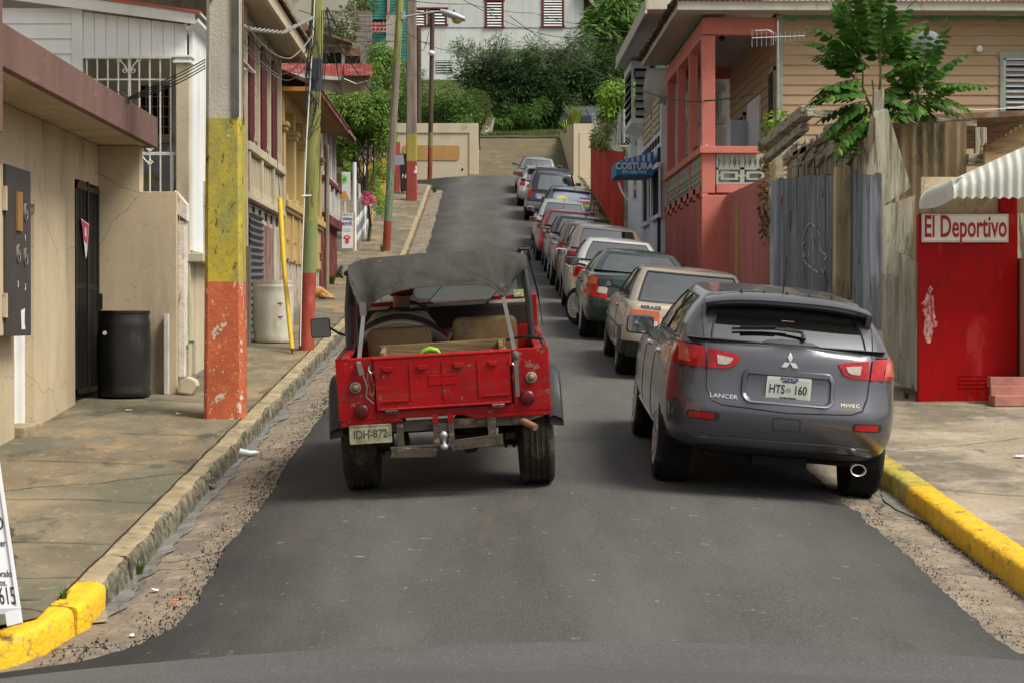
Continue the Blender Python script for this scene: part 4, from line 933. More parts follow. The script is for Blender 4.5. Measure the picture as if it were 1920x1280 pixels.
tag(o, 'tall brown rust-streaked corrugated sheet behind the red kiosk', 'corrugated sheet', GF)
def beam(name, label, a, c, Ya, Yc, w, h, m=M_grywoodh, up=(0,0,1)):
 b = MB(); b.obox(P(a[0], a[1], Ya), P(c[0], c[1], Yc), w, h, up); return tag(b.build(name, m, bevel=.008), label, 'timber', 'timbers of the ruined shack')
beam('timber', 'long weathered rafter slanting down left over the ruined shack', (1515,208), (1432,275), 24.5, 29, .18, .13)
beam('timber', 'mossy rafter below the long slanting one', (1510,238), (1436,300), 24.8, 28.8, .10, .10)
beam('timber', 'short dark ridge beam at the top of the ruined shack', (1508,212), (1580,216), 24.5, 24.8, .12, .09)
beam('timber', 'split upright post rising through the sapling leaves', (1643,330), (1647,170), 22.9, 22.9, .12, .10, M_grywood, up=(0,1,0))
beam('timber', 'brown upright post left of the split post', (1622,340), (1600,196), 23.6, 23.6, .09, .07, M_grywood, up=(0,1,0))
beam('timber', 'splintered grey board leaning left of the tilted asbestos sheet', (1633,330), (1648,222), 22.5, 22.5, .20, .03, M_grywood, up=(0,1,0))
beam('timber', 'notched crossbar behind the rusted sheet', (1740,228), (1830,232), 23.9, 23.9, .10, .08)
beam('timber', 'short upright stub at the right end of the crossbar', (1838,290), (1838,240), 23.7, 23.7, .14, .08, M_grywood, up=(0,1,0))
beam('timber', 'low block of weathered wood above the awning', (1812,300), (1850,300), 23.2, 23.2, .2, .13)
def build_ruin():
 t = thing('ruined_shack', 'crumbling grey board wall of a ruined shack behind the corrugated fence', 'shack', (4.7, 26, gy(26)))
 b = MB(); r = random.Random(12)
 n = 24
 for k in range(n):
  ya = 23.4+(30.4-23.4)*k/n; yb = ya+.27; px = 905+4.66*FPX/ya
  topy = 240 if px > 1560 else 240+(1560-px)*.65
  b.box(4.64+r.uniform(-.01,.02), 4.68+r.uniform(0,.02), ya, yb, gy(ya), zr(topy+r.uniform(-14,14), px, 4.66))
 b.build('board_wall', M_grywood, t)
 b = MB()
 for k in range(9):
  ya = 23.8+k*.75; px = 905+4.62*FPX/ya; b.obox(Vector((4.62, ya, zr(275+r.uniform(-10,20), px, 4.62))), Vector((4.62, ya+.7, zr(295+r.uniform(-10,10), 905+4.62*FPX/(ya+.7), 4.62))), .04, .16)
 b.build('cross_boards', M_grywoodh, t)
 b = MB(); b.box(4.9, 8.5, 24.6, 24.7, 1.6, 3.9); b.build('back_wall', M_grywood, t)
 b = MB(); b.prism([(4.6,4.7),(8.4,4.9),(8.4,4.95),(4.6,4.78)], 'Y', 24.4, 29.5); b.build('roof', M_rust, t)
build_ruin()
b = MB(); b.box(4.50, 4.75, 30.95, 31.25, gy(31), zr(372, 1440)+0); b.box(4.46,4.70,31.0,31.4, 3.6, 4.9)
tag(b.build('stained_pillar', mat('stained_pillar',(.36,.31,.21),.95,var=.2,vs=3,bump=1,bs=12,layers=[((.13,.11,.05),(4,4,1.5),.5,.62,.9),((.42,.10,.07),(3,3,2),.66,.72,.8)]), bevel=.01), 'stained mossy pillar between pink fence and blue-grey sheet', 'pillar')
V, F = leafcloud([((4.42,31.1,4.3),(.08,.25,.75),1)], 420, .07, 5, .5); o = mesh_of('dry_creeper', V, F, LF_dry); tag(o, 'dry brown creeper hanging down the stained pillar', 'creeper')
def build_sideroof():
 t = thing('lean_to', 'tan lean-to with a thin corrugated roof above the kiosk awning', 'lean-to', (6.0, 23, 1.7))
 Y = 22.4
 b = MB(); b.prism([(PX(1848,Y), PZ(272,Y)), (PX(2000,Y), PZ(196,Y)), (PX(2000,Y), PZ(330,Y)), (PX(1848,Y), PZ(330,Y))], 'Y', Y, Y+.05); b.box(PX(1845,Y), PX(1852,Y), Y-.02, Y+.06, 1.6, PZ(272,Y)); b.build('wall', mat('old_tan_board',(.34,.25,.13),.9,var=.2,vs=3,stretch=(.3,1,3),bump=1,bs=15,layers=[((.16,.12,.07),(1,1,7),.52,.66,.8)]), t)
 b = MB(); rows = []
 for j in range(2):
  rows.append([Vector((PX(1836+(2000-1836)*i/72, Y-.12+j*1.2), Y-.12+j*1.2, PZ(274-(274-188)*i/72, Y-.12)+.012*math.sin(i/72*18*2*math.pi))) for i in range(73)])
 b.grid(rows); bmesh.ops.solidify(b.bm, geom=b.bm.faces[:], thickness=.006); b.build('roof', M_orust, t, smooth=50)
build_sideroof()
# pink board fence
def build_pinkfence():
 t = thing('board_fence', 'dull pink board fence between the coral house and the patched fence', 'fence', (4.7, 36, gy(36)))
 p0 = Vector((5.0, 40.75, 0)); p1 = Vector((4.5, 31.3, 0)); n = 44; b = MB(); r = random.Random(2)
 for k in range(n):
  a = p0.lerp(p1, k/n); c = p0.lerp(p1, (k+.94)/n); zt = 4.85-.28*k/n+.25*math.sin(math.pi*k/n)*0+r.uniform(-.008,.008)
  b.prism([(a.x, a.y), (c.x, c.y), (c.x+.03, c.y), (a.x+.03, a.y)], 'Z', gy(a.y)-.1, zt)
 b.build('boards', mat('dull_pink_boards',(.42,.14,.12),.8,var=.10,vs=3,stretch=(1,1,.15),layers=[((.24,.09,.08),(5,5,.8),.52,.7,.8)]), t)
 b = MB(); q = p0.lerp(p1, .30); b.box(q.x-.035, q.x, q.y-.3, q.y+.0, gy(q.y), 4.55); b.build('yellow_post', mat('mustard',(.36,.27,.09),.8), t)
build_pinkfence()
# coral house with tan side
def build_coral():
 X0, Y0, Y1 = 4.5, 40.8, 49.0; t = thing('coral_house', 'coral house on the right with square porch columns and tan weatherboards', 'house', (X0, Y0, gy(Y0)))
 px_x = lambda px: PX(px, Y0); Z = lambda py: PZ(py, Y0)
 zf = Z(368)  # top of base
 b = MB(); b.box(X0, X0+7, Y0+.02, Y1, 2.3, Z(368)); b.build('base_wall', M_corald, t)
 b = MB(); b.box(X0-.01, px_x(1367), Y0-.04, Y0+.02, 2.4, Z(366)); b.build('front_pier', M_coral, t, bevel=.012)
 b = MB(); b.box(X0, X0+.12, Y0, Y1, Z(358), Z(346)); b.box(px_x(1343)+.005, px_x(1420), Y0-.015, Y0+.1, Z(361), Z(345.5))
 for k in range(7): y = Y0+.0+k*1.33; b.box(X0, X0+.12, y, y+.45, Z(372), Z(346))
 b.build('band', M_coral, t)
 b = MB(); b.box(X0+.10, X0+6, Y0+.12, Y1, Z(368), Z(350)); b.build('under_floor', M_coral, t)
 b = MB(); b.box(X0+.02, X0+5, Y0+.05, Y1, Z(349), Z(344)); b.build('floor', M_ceil, t)
 for k, y in enumerate((Y0, Y0+2.5, Y0+5.1, Y0+7.7)):
  w_ = .267 if k == 0 else .185; b = MB(); b.box(X0-.003, X0+w_, y-.003, y+w_, Z(362), Z(66)); b.build('column', M_coral, t, bevel=.01)
 b = MB(); b.box(X0, X0+.25, Y0+.27, Y1, Z(66)-.03, Z(36)); b.box(X0, px_x(1456), Y0-.01, Y0+.2, Z(64), Z(34)); b.build('beam', M_coral, t)
 b = MB(); b.box(X0-.06, X0+.25, Y0-.10, Y1+.1, Z(288), Z(275)); b.box(px_x(1312)-.01, px_x(1421), Y0-.104, Y0+.18, Z(288)+.004, Z(275)+.004); b.build('rail', M_coral, t, bevel=.012)
 def panel(fn, W, name):
  "pierced concrete block panel: fn(u,v,w)->world"
  bb = MB()
  def bx(u0, u1, v0, v1, d0=0, d1=.09):
   c = [fn(u, v, d) for d in (d0, d1) for v in (v0, v1) for u in (u0, u1)]; v = bb._v(c)
   for f in ((0,2,3,1),(4,5,7,6),(0,1,5,4),(2,6,7,3),(0,4,6,2),(1,3,7,5)): bb.bm.faces.new([v[i] for i in f])
  n = max(1, round(W/.58)); w = W/n
  for i in range(n):
   a = i*w
   bx(a, a+w, .555, .62); bx(a, a+w, .295, .34); bx(a, a+w, 0, .035); bx(a, a+.045, .035, .555); bx(a+w-.045, a+w, .035, .555)
   for j in range(4):
    c = a+.045+(w-.09)*(j+.5)/4
    bx(c-.022, c+.022, .40, .50); bx(c-.045, c+.045, .34, .40); bx(c-.045, c+.045, .50, .555)
   bx(a+.085, a+w-.085, .085, .125, -.01, .1); bx(a+.085, a+w-.085, .215, .255, -.01, .1); bx(a+.085, a+.15, .125, .215, -.01, .1); bx(a+w-.15, a+w-.085, .125, .215, -.01, .1)
   bx(a+.045, a+.085, .15, .19); bx(a+w-.085, a+w-.045, .15, .19)
  return bb.build(name, M_balus, t)
 z0 = Z(345); h = (Z(288)-z0)/.62
 panel(lambda u, v, d: Vector((px_x(1343)+u, Y0+.02+d, z0+v*h)), px_x(1440)-px_x(1343), 'balustrade')
 for a, c in ((Y0+.27, Y0+2.5), (Y0+2.77, Y0+5.1), (Y0+5.37, Y0+7.7)):
  panel(lambda u, v, d, a=a: Vector((X0+.02+d, a+u, z0+v*h)), c-a, 'balustrade')
 xw = px_x(1466); b = MB(); clapboards(b, xw, xw+9, Y0, Z(345), Z(30), .2035); b.build('weatherboards', M_tan, t)
 b = MB(); b.box(px_x(1455), px_x(1467), Y0-.035, Y0+.03, Z(350), Z(28)); b.build('corner_board', M_trimg, t, bevel=.004)
 b = MB(); r = random.Random(8); x = xw
 b.box(xw, xw+9, Y0-.05, Y0-.02, Z(34), Z(28))
 while x < xw+8: b.prism([(x, Z(34)), (x+r.uniform(.1,.3), Z(34)-r.uniform(.02,.07)), (x+.4, Z(34))], 'Y', Y0-.05, Y0-.03); x += r.uniform(.3, .9)
 b.build('peeling_trim', M_green, t)
 xi = px_x(1462)
 b = MB()
 for k in range(18): b.prism([(xi-.028, z0+k*.2), (xi-.004, z0+k*.2+.2), (xi+.03, z0+k*.2+.2), (xi+.03, z0+k*.2)], 'Y', Y0, Y1)
 b.build('porch_wall', M_tan, t)
 def louvre(y0, y1, za, zb, fr=M_trimg):
  b = MB(); b.box(xi-.08, xi-.03, y0, y0+.08, za, zb); b.box(xi-.08, xi-.03, y1-.08, y1, za, zb); b.box(xi-.08, xi-.03, y0, y1, zb-.08, zb); b.box(xi-.08, xi-.03, y0, y1, za, za+.06); f = b.build('window', fr, t)
  b = MB(); n = int((zb-za-.14)/.085)
  for k in range(n): z = za+.08+k*.085; b.prism([(xi-.11, z), (xi-.03, z+.07), (xi-.028, z+.075), (xi-.108, z+.006)], 'Y', y0+.08, y1-.08)
  b.build('slats', M_slat, f)
 louvre(Y0+.35, Y0+1.25, Z(330), Z(120)); louvre(Y0+5.2, Y0+6.3, Z(330), Z(160))
 b = MB(); b.box(xi-.07, xi-.02, Y0+2.6, Y0+4.6, Z(344), Z(150)); d = b.build('door', M_bluew, t, bevel=.006)
 b = MB(); b.obox(Vector((xi-.06, Y0+4.6, Z(262))), Vector((xi-.50, Y0+4.3, Z(262))), .04, 1.7); b.build('door_leaf', M_bluew, t, bevel=.004)
 b = MB()
 for k in range(12): b.box(X0+.1+k*.14, X0+.1+k*.14+.132, Y0, Y1, Z(34)+.0, Z(34)+.02)
 b.build('ceiling', M_ceil, t)
 b = MB(); b.lathe([(.10,0),(.10,-.04),(.06,-.05),(.05,-.12),(.07,-.16),(.04,-.22),(0,-.23)], (px_x(1346)+.2, Y0+1, Z(58)+.15), 'Z', 14); b.build('ceiling_lamp', M_iron, t, smooth=60)
 b = MB(); b.box(X0+.3, xi, Y1-.1, Y1, PZ(148, Y1), Z(34)); b.build('end_panel', M_coral, t)
 ze = Z(28)+.02; xe = PX(1272, 40.2)
 b = MB(); b.prism([(xe, ze), (X0+.1, ze+.03), (X0+.1, ze+.06), (xe, ze+.03)], 'Y', 40.2, 49.2); b.box(xe, 16, 40.2, Y0, ze, ze+.03); b.build('soffit', M_ceil, t)
 b = MB(); b.box(xe-.03, xe, 40.17, 49.2, ze-.01, ze+.17); b.box(xe-.03, 16, 40.14, 40.17, ze-.015, ze+.17); b.build('fascia', M_eavew, t, bevel=.006)
 b = MB(); b.tube([(X0+.0, Y0-.02, ze-.01), (X0+.0, Y1, ze-.01)], .03, 5); b.build('green_strip', M_green, t)
 b = MB(); rows = []; n = 16*7*8
 for j, (yy_, zz_) in enumerate(((40.08, ze+.175), (43, ze+1.25))):
  rows.append([Vector((xe-.12+12*i/n, yy_, zz_+.016*math.sin(i/8*2*math.pi))) for i in range(n+1)])
 b.grid(rows); b.build('roof', M_rroof, t, smooth=60)
 b = MB(); rows = []
 for k in range(240):
  y = 40.1+k*.038; rows.append([Vector((xe-.12, y, ze+.17+.016*math.sin(k*.9))), Vector((xe+2.6, y+0, ze+1.2+.016*math.sin(k*.9)))])
 b.grid(rows); b.build('roof_side', M_rroof, t, smooth=60)
 b = MB(); r = random.Random(4)
 for k in range(60): y = 40.2+k*.15; b.box(xe-.13-r.uniform(0,.05), xe-.03, y, y+.13, ze+.12+r.uniform(-.03,.03), ze+.19)
 b.build('rotten_edge', M_wdrk, t)
 xa, xb, za, zb = px_x(1880), px_x(1985), Z(246), Z(108)
 b = MB(); b.box(px_x(1871), xb+.2, Y0-.06, Y0-.03, zb, zb+.13); b.box(px_x(1873), xa, Y0-.055, Y0-.03, za, zb); b.box(px_x(1871), xb, Y0-.07, Y0-.03, za-.12, za); f = b.build('window', M_trimg, t)
 b = MB(); b.box(xa, xa+.04, Y0-.05, Y0-.02, za, zb); b.box(xa, xb, Y0-.05, Y0-.02, zb-.04, zb)
 n = 13
 for k in range(n): z = za+.02+k*(zb-za-.06)/n; b.prism([(Y0-.085, z), (Y0-.02, z+.075), (Y0-.018, z+.08), (Y0-.083, z+.006)], 'X', xa+.04, xb)
 b.build('slats', M_alum, f)
 b = MB(); b.box(xa, xb, Y0-.019, Y0-.012, za, zb); b.build('dark_opening', M_hole, f)
 b = MB(); b.box(px_x(1905), px_x(1918), Y0-.012, Y0-.008, za, zb); b.build('curtain', mat('purple_curtain',(.10,.01,.04),.8), f)
 b = MB(); c = P(1836, 92, Y0-.08); b.lathe([(0,-.05),(.06,-.04),(.075,0),(.06,.06),(0,.07)], c, 'Y', 14); b.build('wall_lamp', M_white, t, smooth=60)
 for k, (y, m, lab) in enumerate(((Y0+.75, M_iron, 'black cloth bundle lying on the coral balcony rail'), (Y0+.25, M_bluew, 'pale blue cloth bundle on the coral balcony rail nearest the corner'), (Y0+1.6, M_dred, 'dark red cloth draped over the coral balcony rail'))):
  b = MB(); c = Vector((X0+.08, y, Z(275)+.05)); b.tube([c+Vector((0,-.25,-.03)), c+Vector((.03,-.1,.03)), c+Vector((-.02,.1,.02)), c+Vector((0,.28,-.03))], [.03,.09,.07,.02], 8); tag(b.build('cloth_bundle', m, smooth=60), lab, 'cloth', 'cloths on the coral balcony rail')
 b = MB(); a0 = P(1410, 72, 38.5); a1 = P(1508, 68, 38.5)
 b.tube([a0, a1], .012, 5)
 for k in range(12):
  p = a0.lerp(a1, k/11); l = .17 if k < 5 else .09; b.tube([p+Vector((0,.0,-l)), p+Vector((0,0,l))], .006, 4)
 b.tube([P(1415,58,38.5), P(1440,57,38.5), P(1450,62,38.5), P(1450,85,38.5)], .010, 5); b.tube([P(1458,40,38.7), P(1459,200,38.7)], .016, 5)
 tag(b.build('tv_antenna', M_galv), 'metal television antenna in front of the tan wall corner', 'antenna')
 c = P(1738, 92, 37.5); b = MB(); Mt = Matrix.Rotation(R(20), 3, 'X')
 b.lathe([(.33,.07),(.28,.04),(.18,.01),(.1,-.01),(0,-.015),(0,-.03),(.1,-.025),(.18,-.005),(.28,.028),(.335,.062)], c, 'Y', 28, M_=Mt)
 d = b.build('satellite_dish', mat('dish_grey',(.22,.25,.28),.5,var=.05), smooth=60); tag(d, 'grey satellite dish half hidden by sapling leaves', 'satellite dish')
 b = MB(); b.tube([c+Vector((0,.06,0)), c+Vector((.0,.4,-.3)), c+Vector((0,.5,-1.9))], .022, 8); b.build('mount', M_galv, d)
build_coral()
# sewing shop building (blue-white)
def build_sewing():
 xw = 4.42; y0, y1 = 49.3, 60.5; t = thing('sewing_shop', 'blue-white two-storey building with a louvred bay and a blue sign awning', 'building', (xw, 55, SWR(xw, 55)))
 def yz(px, py, X=xw): y = X*FPX/(px-905); return y, 2.3+(600-py)*y/FPX
 b = MB(); b.box(xw, 12, y0, y1, 3.4, 7.6); b.box(xw+.25, 12, y0+.0, y1, 7.6, 9.4); b.build('wall', M_bluew, t)
 for (pa, pb, ta, tb) in ((1208,1218,332,418),(1226,1240,312,402)):
  ya = yz(pb,400)[0]; yb = yz(pa,400)[0]; za = 2.3+(600-(412 if pa==1208 else 398))*ya/FPX; zb = 2.3+(600-(322 if pa > 1210 else 335))*((ya+yb)/2)/FPX
  b = MB(); b.box(xw-.02, xw-.004, ya, yb, za, zb); f = b.build('window', M_hole, t)
  b = MB(); b.box(xw-.07, xw-.02, ya-.1, ya, za-.1, zb+.1); b.box(xw-.07, xw-.02, yb, yb+.1, za-.1, zb+.1); b.box(xw-.10, xw-.02, ya-.15, yb+.15, za-.14, za-.04); b.box(xw-.12, xw-.02, ya-.15, yb+.15, zb+.02, zb+.14); b.build('frame', M_bluew, f)
 b = MB(); b.box(xw-.03, xw-.01, y0+.1, y0+.75, 3.6, 6.6); b.build('doorway', M_hole, t)
 b = MB()
 for (ya, yb) in ((y0+.3, y0+2.0), (y0+2.4, y0+5.2)):
  for k in range(5): b.box(xw-.05, xw-.004, ya, yb, 7.05+k*.17, 7.05+k*.17+.13)
 b.build('block_panel', M_pillar, t)
 b = MB()
 for k in range(7): b.box(xw-.02, xw-.005, y0+.4+k*.8, y0+.9+k*.8, 6.72, 6.9)
 b.build('vent_opening', M_hole, t)
 Yb = 54.0; xa = PX(1187, Yb); xb = PX(1214, Yb); za = PZ(222, Yb); zb = PZ(128, Yb)
 b = MB(); b.box(xa-.06, xb+.05, Yb-.04, Yb+2.6, zb, zb+.2); b.prism([(xa-.06, za-.15), (xb+.2, za-.15), (xb+.2, za), (xa-.06, za)], 'Y', Yb-.04, Yb+2.6); b.prism([(xa-.04, za-.15), (xb+.2, za-.45), (xb+.2, za-.15)], 'Y', Yb, Yb+2.6)
 b.box(xa-.05, xa+.01, Yb-.03, Yb+.05, za, zb); b.box(xb-.0, xb+.3, Yb-.03, Yb+.1, za, zb); b.build('bay', M_bluew, t)
 b = MB(); b.box(xa+.06, xb, Yb+.04, Yb+.06, za, zb); b.box(xa-.04, xa-.02, Yb+.04, Yb+2.5, za, zb); b.build('bay_opening', M_hole, t)
 b = MB()
 for k in range(6):
  z = za+.08+k*(zb-za-.1)/6; b.prism([(Yb-.05, z), (Yb+.05, z+.17), (Yb+.055, z+.16), (Yb-.045, z-.01)], 'X', xa+.06, xb-.03)
  b.prism([(xa-.14, z), (xa-.04, z+.17), (xa-.035, z+.16), (xa-.135, z-.01)], 'Y', Yb+.05, Yb+2.5)
 b.build('bay_slats', M_alum, t)
 b = MB(); b.box(3.80, 12, 46.2, 56.2, 9.42, 9.46); b.build('soffit', mat('grey_soffit',(.42,.43,.43),.8,var=.05), t)
 b = MB(); b.box(3.76, 12, 46.0, 56.3, 9.46, 9.72); b.box(3.74, 3.80, 46.0, 56.3, 9.36, 9.46); b.build('roof', M_eavew, t, bevel=.02)
 b = MB(); rows = []
 for j in range(9):
  v = j/8; rows.append([P(1212+40*u-6*math.sin(v*3.0)*(1-u), (128+(218-128)*v)-(34*u*v), 50.5+1.5*(1-u)-.55*math.sin(math.pi*v*.9)*math.sin(math.pi*(.2+.6*u))) for u in [i/8 for i in range(9)]])
 b.grid(rows); bmesh.ops.solidify(b.bm, geom=b.bm.faces[:], thickness=.03); b.build('curved_hood', mat('hood_white',(.60,.58,.52),.7,var=.08,vs=1.5), t, smooth=70)
 Yt = 49.12
 b = MB(); b.box(PX(1283,Yt), PX(1362,Yt), Yt, Yt+.2, PZ(172,Yt), PZ(162,Yt)); b.box(PX(1283,Yt), PX(1362,Yt), Yt, Yt+.2, PZ(230,Yt), PZ(221,Yt)); b.box(PX(1275,Yt), PX(1362,Yt), Yt, Yt+.3, PZ(290,Yt), PZ(240,Yt))
 for k in range(4):
  x = PX(1290+k*21, Yt); b.lathe([(.07,PZ(221,Yt)),(.07,PZ(216,Yt)),(.035,PZ(210,Yt)),(.09,PZ(198,Yt)),(.04,PZ(182,Yt)),(.07,PZ(174,Yt)),(.07,PZ(172,Yt))], (x, Yt+.1, 0), 'Z', 12)
 b.build('terrace_balustrade', M_white, t, smooth=50)
 b = MB(); b.box(PX(1283,Yt)-.1, PX(1362,Yt), Yt+1.0, Yt+1.1, PZ(300,Yt), PZ(140,Yt)); b.build('terrace_back', M_hole, t)
 Ya = 50.2; x0 = PX(1155, Ya); x1 = PX(1226, Ya); z1 = PZ(303, Ya); z0 = PZ(329, Ya); zt = PZ(284, Ya)
 a = thing('sign_awning', 'blue awning sign with white lettering, jutting from the blue-white shop', 'awning', (xw, Ya, z0))
 b = MB(); b.box(x0, x1, Ya, Ya+1.8, z0, z1); b.prism([(x0,z1),(x1,z1),(x1,zt),(x1-.02,zt)], 'Y', Ya+.05, Ya+1.75); bd = b.build('awning_box', M_blueP, a, bevel=.01)
 b = MB()
 for k in range(6):
  xa_ = x0+.1+(x1-x0-.12)*k/6; xb_ = xa_+(x1-x0)/13; f = lambda x: z1+(zt-z1)*(x-x0)/(x1-x0)
  b.prism([(xa_,z1+.005),(xb_,z1+.005),(xb_,f(xb_)-.01),(xa_,f(xa_)-.01)], 'Y', Ya+.035, Ya+.06)
 b.build('stripes', M_blueL, a)
 text_obj('COSTURA', .24, facing(((x0+x1)/2-.02, Ya-.008, (z0+z1)/2+.055)), 'lettering', M_sign, bd, font_w=.86, bold=.008, ext=.002)
 text_obj('939-358-7418', .12, facing(((x0+x1)/2-.02, Ya-.008, (z0+z1)/2-.095)), 'lettering', M_sign, bd, font_w=.9, bold=.002, ext=.002)
 Yn = 57; n = thing('shop_banner', 'white banner with a pale green tree, behind the blue sign awning', 'banner', P(1190, 300, Yn))
 b = MB(); p0 = P(1182, 304, Yn); p1 = P(1202, 250, Yn); b.box(p0.x, p1.x, Yn, Yn+.02, p0.z, p1.z); b.build('cloth', M_sign, n)
 b = MB(); b.prism([(PX(1196+7*math.cos(k), Yn), PZ(268+8*math.sin(k), Yn)) for k in [j*.524 for j in range(12)]], 'Y', Yn-.012, Yn-.004); b.build('pale_crown', mat('pale_green',(.45,.62,.42),.6), n)
 b = MB(); b.prism([(PX(1196+4*math.cos(k), Yn), PZ(271+4*math.sin(k), Yn)) for k in [j*.524 for j in range(12)]], 'Y', Yn-.02, Yn-.013); b.box(PX(1195.3,Yn), PX(1196.6,Yn), Yn-.02, Yn-.013, PZ(284,Yn), PZ(274,Yn)); b.build('printed_tree', mat('print_green',(.06,.30,.10),.6), n)
 n = thing('colour_banner', 'narrow banner with stacked green, yellow and crimson blocks beside the shop wall', 'banner', P(1190, 376, Yn))
 b = MB(); b.box(PX(1186,Yn), PX(1194,Yn), Yn, Yn+.02, PZ(378,Yn), PZ(326,Yn)); b.build('cloth', M_sign, n)
 for k, c in enumerate(((.12,.04,.25),(.08,.45,.20),(.80,.62,.03),(.40,.01,.10),(.02,.02,.03))):
  b = MB(); b.box(PX(1188.5,Yn), PX(1192,Yn), Yn-.01, Yn-.002, PZ(340+k*8,Yn), PZ(332+k*8,Yn)); b.build('colour_block', mat('block_%d' % k, c, .6), n)
build_sewing()
# red fence, chain link, retaining walls at the top
def build_far_right():
 t = thing('red_fence', 'red sheet-metal fence climbing beside the parked cars', 'fence', (4.3, 70, G(70)))
 b = MB(); n = 150; rows = [[], []]
 for i in range(n+1):
  y = 61.0+(79.5-61.0)*i/n; zt = 7.46+(9.36-7.46)*((y-61)/18.5)**1.1; zb = SWR(4.3, y)+.2*(y-60)/25-.2; x = 4.32+.025*math.sin(i*1.6)
  rows[0].append(Vector((x, y, zb))); rows[1].append(Vector((x, y, zt)))
 b.grid(rows); bmesh.ops.solidify(b.bm, geom=b.bm.faces[:], thickness=.01); b.build('sheeting', M_redf, t, smooth=60)
 b = MB(); b.box(4.33, 5.4, 60.9, 61.0, 4.9, 7.3); b.build('grey_return', M_dirtyc, t)
 t = thing('chain_link_fence', 'galvanised chain-link fence above the red sheet fence', 'fence', (4.6, 66, 7.5))
 b = MB()
 for px, y in ((1162, 62.6), (1110, 79), (1135, 70)):
  x = PX(px, y)+.12; b.tube([(x, y, PZ(268, y)), (x, y, PZ(205, y))], .045, 8)
 b.tube([(PX(1162,62.6), 62.6, PZ(275,62.6)), (6.5, 62.6, PZ(275,62.6))], .03, 6); b.build('post', M_galv, t, smooth=60)
 b = MB(); x0, x1 = PX(1162, 62.6), 7.0; z0, z1 = PZ(275, 62.6), PZ(208, 62.6)
 for k in range(-8, 22):
  for s in (1, -1):
   a = x0+k*.12; pts = []
   c0 = Vector((a, 62.6, z0)) if s > 0 else Vector((a, 62.6, z1)); c1 = Vector((a+(z1-z0), 62.6, z1)) if s > 0 else Vector((a+(z1-z0), 62.6, z0))
   if c1.x < x0: continue
   if c0.x < x0: f = (x0-c0.x)/(c1.x-c0.x); c0 = c0.lerp(c1, f)
   b.tube([c0, c1], .007, 3, cap=False)
 for k in range(26):
  y = 62.6+k*.65; z0_ = G(y)+2.5; b.tube([(4.33, y, z0_), (4.33, y, PZ(212, y, 1120))], .012, 4)
 b.build('mesh', M_galv, t)
 t = thing('retaining_wall', 'cream retaining wall on the right side of the concrete ramp', 'wall', (4.2, 88, 8.5))
 b = MB(); Y = 86.5; b.box(PX(1075,Y), PX(1107,Y)+.6, Y, Y+.25, 7.6, PZ(232,Y)); b.box(PX(1086,Y), PX(1107,Y)+.2, Y-.03, Y, 8.2, PZ(248,Y))
 b.build('end_face', M_cream, t, bevel=.02)
 b = MB(); A = [Vector((PX(1074,Y), Y+.05, 7.6)), Vector((PX(1050,107), 107, 11.6))]; B = [Vector((PX(1074,Y), Y+.05, PZ(232,Y))), Vector((PX(1050,107), 107, PZ(249,107)))]
 b.grid([A, B]); b.grid([[p+Vector((.25,0,0)) for p in A], [p+Vector((.25,0,0)) for p in B]]); b.grid([B, [p+Vector((.25,0,0)) for p in B]]); b.build('side_face', M_cream, t)
 t = thing('retaining_wall', 'cream retaining wall with an ochre rounded panel left of the ramp', 'wall', (-2, 89.6, 8.6))
 Y = 89.6; b = MB(); xa, xb = PX(742,Y), PX(897,Y); b.box(xa, xb, Y, Y+.3, 7.8, PZ(232,Y)); b.box(xb-.3, xb, Y+.3, 107, 8, PZ(232,Y)+.0); b.build('wall', M_cream, t, bevel=.02)
 b = MB(); b.box(PX(880,Y), PX(897,Y)+.01, Y-.05, Y, 7.9, PZ(232,Y)); b.box(xa, PX(880,Y), Y-.05, Y, PZ(250,Y), PZ(232,Y)); b.build('border', M_cream, t, bevel=.01)
 b = MB(); b.prism(rrect(PX(755,Y), PX(862,Y), PZ(301,Y), PZ(273,Y), .14, 5), 'Y', Y-.03, Y-.001); b.build('ochre_panel', M_ocp, t)
 b = MB(); b.lathe([(.05,0),(.05,-.02),(0,-.02)], P(867, 318, Y-.005), 'Y', 12); b.build('drain_hole', M_hole, t)
build_far_right()
b = MB(); pts = [P(1160,343,60.5),P(1163,352,60.5),P(1167,362,60.5),P(1173,371,60.5),P(1181,379,60.5),P(1181,392,60.5)]; b.tube(pts, .03, 8); tag(b.build('hose', M_white, smooth=60), 'white hose hanging from the near end of the red fence', 'hose')
